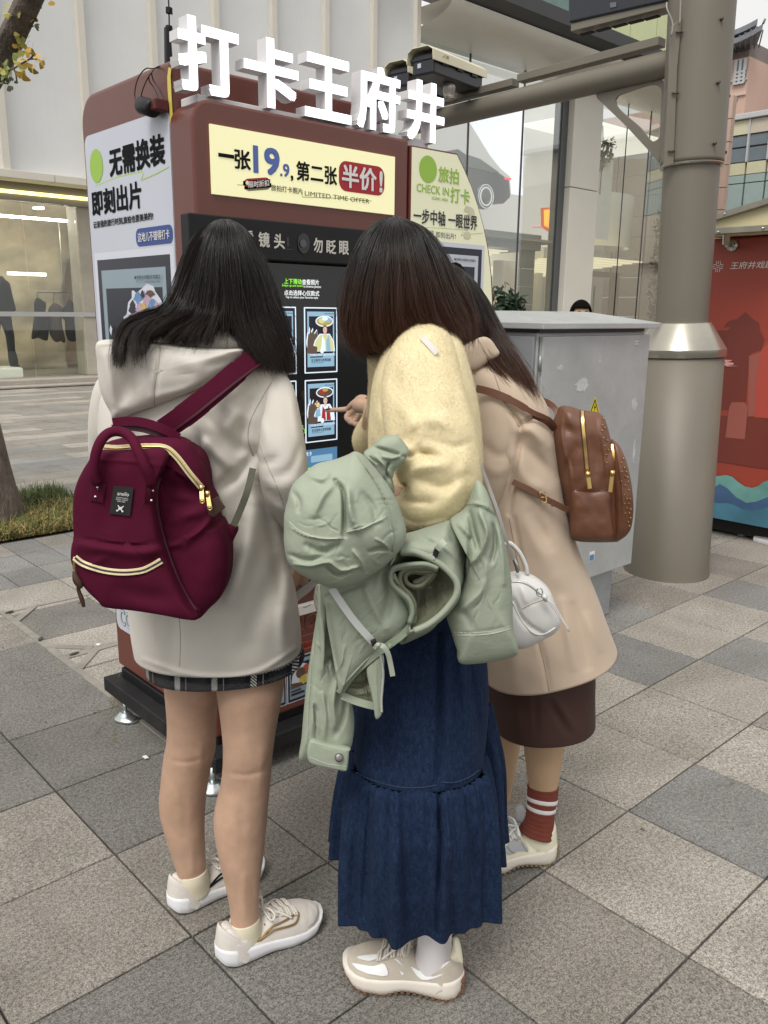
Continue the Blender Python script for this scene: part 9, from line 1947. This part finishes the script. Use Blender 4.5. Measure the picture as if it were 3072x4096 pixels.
gR = [[(955, 574, -.04), (980, 590, -.09), (998, 630, -.12), (1008, 680, -.13), (1020, 722, -.135), (1040, 752, -.14), (1070, 795, -.15), (1100, 832, -.16), (1122, 862, -.16)],
 [(970, 570, -.03), (992, 585, -.08), (1012, 620, -.10), (1024, 660, -.11), (1036, 704, -.12), (1065, 760, -.10), (1100, 820, -.14), (1128, 858, -.15), (1145, 885, -.15)],
 [(980, 572, -.02), (1004, 592, -.07), (1024, 624, -.085), (1040, 667, -.095), (1058, 712, -.10), (1085, 768, -.13), (1116, 820, -.15), (1140, 855, -.155), (1153, 886, -.155)],
 [(986, 576, -.0), (1012, 598, -.05), (1034, 630, -.065), (1054, 672, -.075), (1074, 718, -.09), (1102, 770, -.12), (1132, 820, -.14), (1150, 855, -.145), (1160, 882, -.145)],
 [(992, 580, .03), (1018, 602, .01), (1042, 635, .0), (1062, 676, -.02), (1084, 728, -.05), (1112, 778, -.08), (1142, 826, -.11), (1158, 858, -.12), (1164, 878, -.12)]]
hair('hair', gR, 2.04, 7000, HM3, w3, depth=.05, jit=.0035, end=(.88, 1), seed=3, clump=36, cl=.5)
pillow('hair_base', [(985, 566), (1005, 585), (1028, 625), (1052, 680), (1078, 735), (1110, 790), (1140, 840), (1152, 868), (1130, 850), (1090, 800), (1050, 740), (1000, 740), (950, 720), (930, 640), (950, 585)], 2.03, .09, .08, HAIRB, w3, 70, 14, p=2)
pillow('hair_crown', [(970, 580), (995, 592), (1014, 618), (1030, 655), (1042, 700), (1020, 745), (960, 750), (915, 700), (910, 630), (935, 580)], 2.10, .10, .108, HAIRB, w3, 50, 12)
# sock and shoe
SK = M('sock_rust', (.15, .034, .020), .95, var=.10, vscale=60, bump=.6, bscale=260);
pp = [(1173, 1698, 1.956, 33.5), (1172, 1716, 1.952, 33), (1170, 1735, 1.946, 31.5), (1167, 1755, 1.942, 31), (1163, 1778, 1.938, 33), (1156, 1802, 1.932, 37)]
P = crom(np.array([[*at(x, y, D), r*mpd(x, y, D)] for x, y, D, r in pp]), 40); sk_ = tube('sock', P[:, :3], list(P[:, 3]*(1+.02*np.sin(np.arange(40)*1.7))), SK, w3, 36)
for i0, i1 in ((9, 12), (15, 18)): tube('sock_stripe', P[i0:i1+1, :3], list(P[i0:i1+1, 3]*1.025+.0006), SOCKW, sk_, 36)
rh = onG(*cSR(1215, 1300)); rdir = onG(*cSR(300, 1415))-rh; rdir /= np.linalg.norm(rdir);
NB3 = dict(NBS); NB3.update(upper=CRM2, collarmat=CRM2, out=M('rubber_olive', (.20, .16, .09), .7, var=.2), lacemat=SHW)
sh, surf, patch, line, fr_ = shoe(w3, rh, rh+rdir*.255, .100, NB3)
patch('side_panel', [(.36, .30), (.45, .30), (.58, .30), (.64, .50), (.60, .85), (.50, 1.0), (.40, .85), (.35, .60)], GRYP2, .0014); line('side_line', [(.36, .32), (.42, .62), (.50, .95)], .0009, CAMEL_D); line('side_line', [(.52, .28), (.57, .5), (.60, .8)], .0008, CAMEL_D); patch('side_mark', [(.46, .75), (.50, .95), (.44, .80), (.43, .62)], CRM2, .0022, 2)
patch('heel_patch', [(.05, .30), (.16, .26), (.26, .26), (.20, .42), (.10, .60), (.05, .62)], M('suede_grey_green', (.42, .42, .34), .9, var=.05), .0012)  # grey-green patch low on the heel side
pillow('tongue', [cSR(*p) for p in ((600, 600), (660, 530), (720, 530), (790, 620), (835, 720), (825, 780), (720, 800), (640, 760))], (rh @ FH)-.0, .008, .012, M('tongue_grey', (.36, .37, .38), .8, var=.05), sh, 40, 8, p=3)
mh3 = onG(1088, 1800); shoe(w3, mh3, mh3+rdir*.245, .092, NB3)
tube('sock', [at(1072, 1730, 2.222), at(1070, 1770, 2.23), at(1066, 1800, 2.235)], [28*mpd(1072, 1750, 2.22)*1.1, 29*mpd(1072, 1750, 2.22), 31*mpd(1072, 1750, 2.22)], SK, w3, 24, 14)
# ------ brown leather backpack
bk = thing('backpack', 'brown leather backpack with gold zips and studs on the back of the woman in beige', 'backpack', tuple(at(1280, 1165, 1.95)))
DK = 1.90
main3 = pillow('main_body', [cB2(*p) for p in ((555, 737), (620, 742), (680, 762), (740, 770), (792, 780), (812, 820), (835, 900), (850, 960), (900, 1000), (905, 1200), (905, 1400), (900, 1560), (860, 1582), (700, 1583), (630, 1575), (602, 1550), (590, 1450), (560, 1330), (520, 1130), (498, 990), (490, 900), (505, 840), (530, 780))], DK, .055, .07, BRNL, bk, 120, 28, p=3.6, wob=.004, wobs=18,
 strokes=[([cB2(555, 745), cB2(548, 850), cB2(560, 1000), cB2(600, 1130), cB2(615, 1300), cB2(612, 1560)], 3, .006), ([cB2(795, 785), cB2(800, 900), cB2(820, 1050), cB2(845, 1250), cB2(862, 1560)], 3, .006), ([cB2(640, 1000), cB2(600, 1080), cB2(570, 1180)], 10, -.008), ([cB2(700, 1290), cB2(760, 1330), cB2(820, 1340)], 12, -.008), ([cB2(640, 1430), cB2(720, 1400), cB2(800, 1450)], 14, .007), ([cB2(560, 860), cB2(620, 900)], 10, -.006), ([cB2(750, 950), cB2(770, 1050), cB2(760, 1150)], 12, -.006)])
fp3 = pillow('front_pocket', [cB2(*p) for p in ((855, 965), (882, 955), (912, 992), (945, 1080), (972, 1200), (986, 1330), (985, 1420), (968, 1510), (925, 1562), (875, 1568), (862, 1400), (850, 1200))], DK-.02, .045, .05, BRNL, bk, 80, 18, p=3, wob=.003, wobs=20, strokes=[([cB2(900, 990), cB2(915, 1100), cB2(930, 1250), cB2(940, 1400), cB2(930, 1540)], 3, .005)])
pk = pillow('side_pocket', [cB2(*p) for p in ((612, 1250), (700, 1268), (842, 1262), (855, 1400), (862, 1562), (740, 1575), (640, 1568), (606, 1540), (604, 1380))], DK-.042, .022, .02, BRNL, bk, 80, 16, p=4, wob=.004, wobs=20)
seam('pocket_edge', pk, [cB2(*p) for p in ((613, 1256), (700, 1272), (842, 1266))], .002, BRNL_D, bk, .0008)
for zpts in ([(678, 766), (682, 850), (692, 950), (702, 1060), (712, 1170)],): ribbon('zip', main3, [cB2(*p) for p in zpts], .007, GOLD, bk, .002, .0015, 40); seam('zip_edge', main3, [cB2(p[0]-12, p[1]) for p in zpts], .0018, BRNL_D, bk, .001); seam('zip_edge', main3, [cB2(p[0]+12, p[1]) for p in zpts], .0018, BRNL_D, bk, .001)
ribbon('zip', fp3, [cB2(*p) for p in ((866, 975), (876, 1040), (872, 1110), (868, 1170))], .006, GOLD, bk, .002, .0015, 30)
for a_, b2 in (((712, 1165), (726, 1258)), ((868, 1158), (854, 1280))):
 p0 = at(*cB2(*a_), DK-.085); p1 = at(*cB2(*b2), DK-.088); tube('zip_slider', [p0+np.array([0, 0, .006]), p0-np.array([0, 0, .006])], .0055, GOLD, bk, 10); obox('zip_pull', p0*.85+p1*.15, p1, .0095, .003, GOLD, bk, .0012, up=tuple(FH))
rr = random.Random(9); stl = [(812, 812), (806, 855), (820, 870), (804, 890), (812, 935), (820, 985), (828, 1040), (834, 1092), (842, 1010), (836, 950), (922, 1090), (938, 1065), (928, 1148), (944, 1122), (950, 1178), (957, 1150), (925, 1208), (965, 1185), (950, 1235), (968, 1210), (972, 1265), (942, 1295), (962, 1320), (980, 1320), (945, 1350), (972, 1350), (960, 1378), (985, 1385), (950, 1410), (975, 1410), (982, 1440), (968, 1465), (975, 1490)]
for (x, y) in stl:
 b_o = main3 if x < 848 else fp3; g = onsurf(b_o, [cB2(x, y)], .001)[0]; vd = (CP-g)/np.linalg.norm(CP-g); tube('stud', [g, g+vd*.0035], [.0030, .0006], GOLD, bk, 4)
ribbon('shoulder_strap', None, [(*c4(398, 572), 1.86), (*c4(470, 590), 1.85), (*c4(560, 628), 1.84), (*c4(650, 680), 1.84), (*c4(715, 706), 1.86), (*c4(740, 740), 1.88)], [.017, .017, .015, .012, .010], BRNL, bk, 0, .004, 50)
ribbon('strap_lining', None, [(*c4(640, 690), 1.842), (*c4(700, 718), 1.855), (*c4(732, 750), 1.88)], .010, BRNL_D, bk, 0, .003, 20)
ribbon('shoulder_strap', None, [(*c4(672, 622), 1.99), (*c4(705, 632), 1.97), (*c4(740, 660), 1.94), (*c4(752, 700), 1.92)], .014, BRNL, bk, 0, .004, 30)
ribbon('waist_strap', None, [(*c4(555, 975), 1.83), (*c4(620, 1005), 1.825), (*c4(690, 1045), 1.825), (*c4(750, 1075), 1.83), (*c4(795, 1098), 1.85)], .0135, BRNL, bk, 0, .004, 40)
bp0 = at(*c4(685, 1042), 1.815); tube('buckle', [bp0+RH*x+np.array([0, 0, z]) for x, z in ((-.007, .012), (.005, .014), (.010, -.010), (-.002, -.014))], .0014, GOLD, bk, 6, closed=True); tube('buckle_pin', [bp0+RH*-.006, bp0+RH*.008], .001, GOLD, bk, 6)
ribbon('keeper', None, [(*c4(732, 1050), 1.815), (*c4(728, 1082), 1.815)], .006, BRNL, bk, 0, .003, 6)
# ------ passer-by behind the cabinet
w4 = thing('person', 'passer-by mostly hidden behind the grey cabinet, dark hair and forehead showing', 'person', tuple(onG(1254, 1130)))
DP4 = 8.0
def atm(x, z): v = ray(x, 680); p = CP+v*(DP4/(v @ FH)); return np.array([p[0], p[1], z])
cx4 = 1254; hc4 = atm(cx4, 1.405)
parts, f_, s_, u_ = headm(hc4, .118, -FH)
R_ = RH
ob = [tube('l', [atm(cx4, 1.34), atm(cx4, 1.25), atm(cx4, 1.05), atm(cx4, .85)], [.055, .13, .14, .15], None, None, 20, 20, flat=.7)]
for sg_ in (1, -1):
 ob.append(tube('l', [atm(cx4, .85)+R_*.08*sg_, atm(cx4, .45)+R_*.09*sg_, atm(cx4, .06)+R_*.09*sg_], [.09, .06, .045], None, None, 16, 16)); ob.append(tube('l', [atm(cx4, 1.24)+R_*.16*sg_, atm(cx4, .98)+R_*.20*sg_, atm(cx4, .74)+R_*.19*sg_], [.05, .042, .03], None, None, 14, 16)); ob.append(tube('l', [atm(cx4, .05)+R_*.09*sg_, atm(cx4, .03)+R_*.09*sg_-FH*.18], [.045, .035], None, None, 12, 8))
fuse('body', parts+ob, SKIN, w4, .012, 4); face_parts(hc4, .118, f_, s_, u_, w4)
tube('coat', [atm(cx4, 1.30), atm(cx4, 1.22), atm(cx4, 1.0), atm(cx4, .8), atm(cx4, .55)], [.08, .17, .17, .18, .21], M('passer_coat', (.03, .03, .035), .9), w4, 28, 30, flat=.7)
V = []; F = []
for i in range(9):
 a = math.radians(8+i*9)
 for k in range(24): b = 2*math.pi*k/24; fr2 = .80 if math.sin(b) > .3 else 1.35; aa = a*fr2; V.append(hc4+s_*math.sin(aa)*math.cos(b)*.092+(-f_)*math.sin(aa)*(-math.sin(b))*.108+u_*math.cos(aa)*.126)
for i in range(8):
 for k in range(24): F.append((i*24+k, i*24+(k+1) % 24, (i+1)*24+(k+1) % 24, (i+1)*24+k))
F.append(tuple(range(24))); o = recalc(mk('hair', V, F, HAIRB, w4, smooth=True)); m = o.modifiers.new('t', 'SOLIDIFY'); m.thickness = .012; m.offset = 1
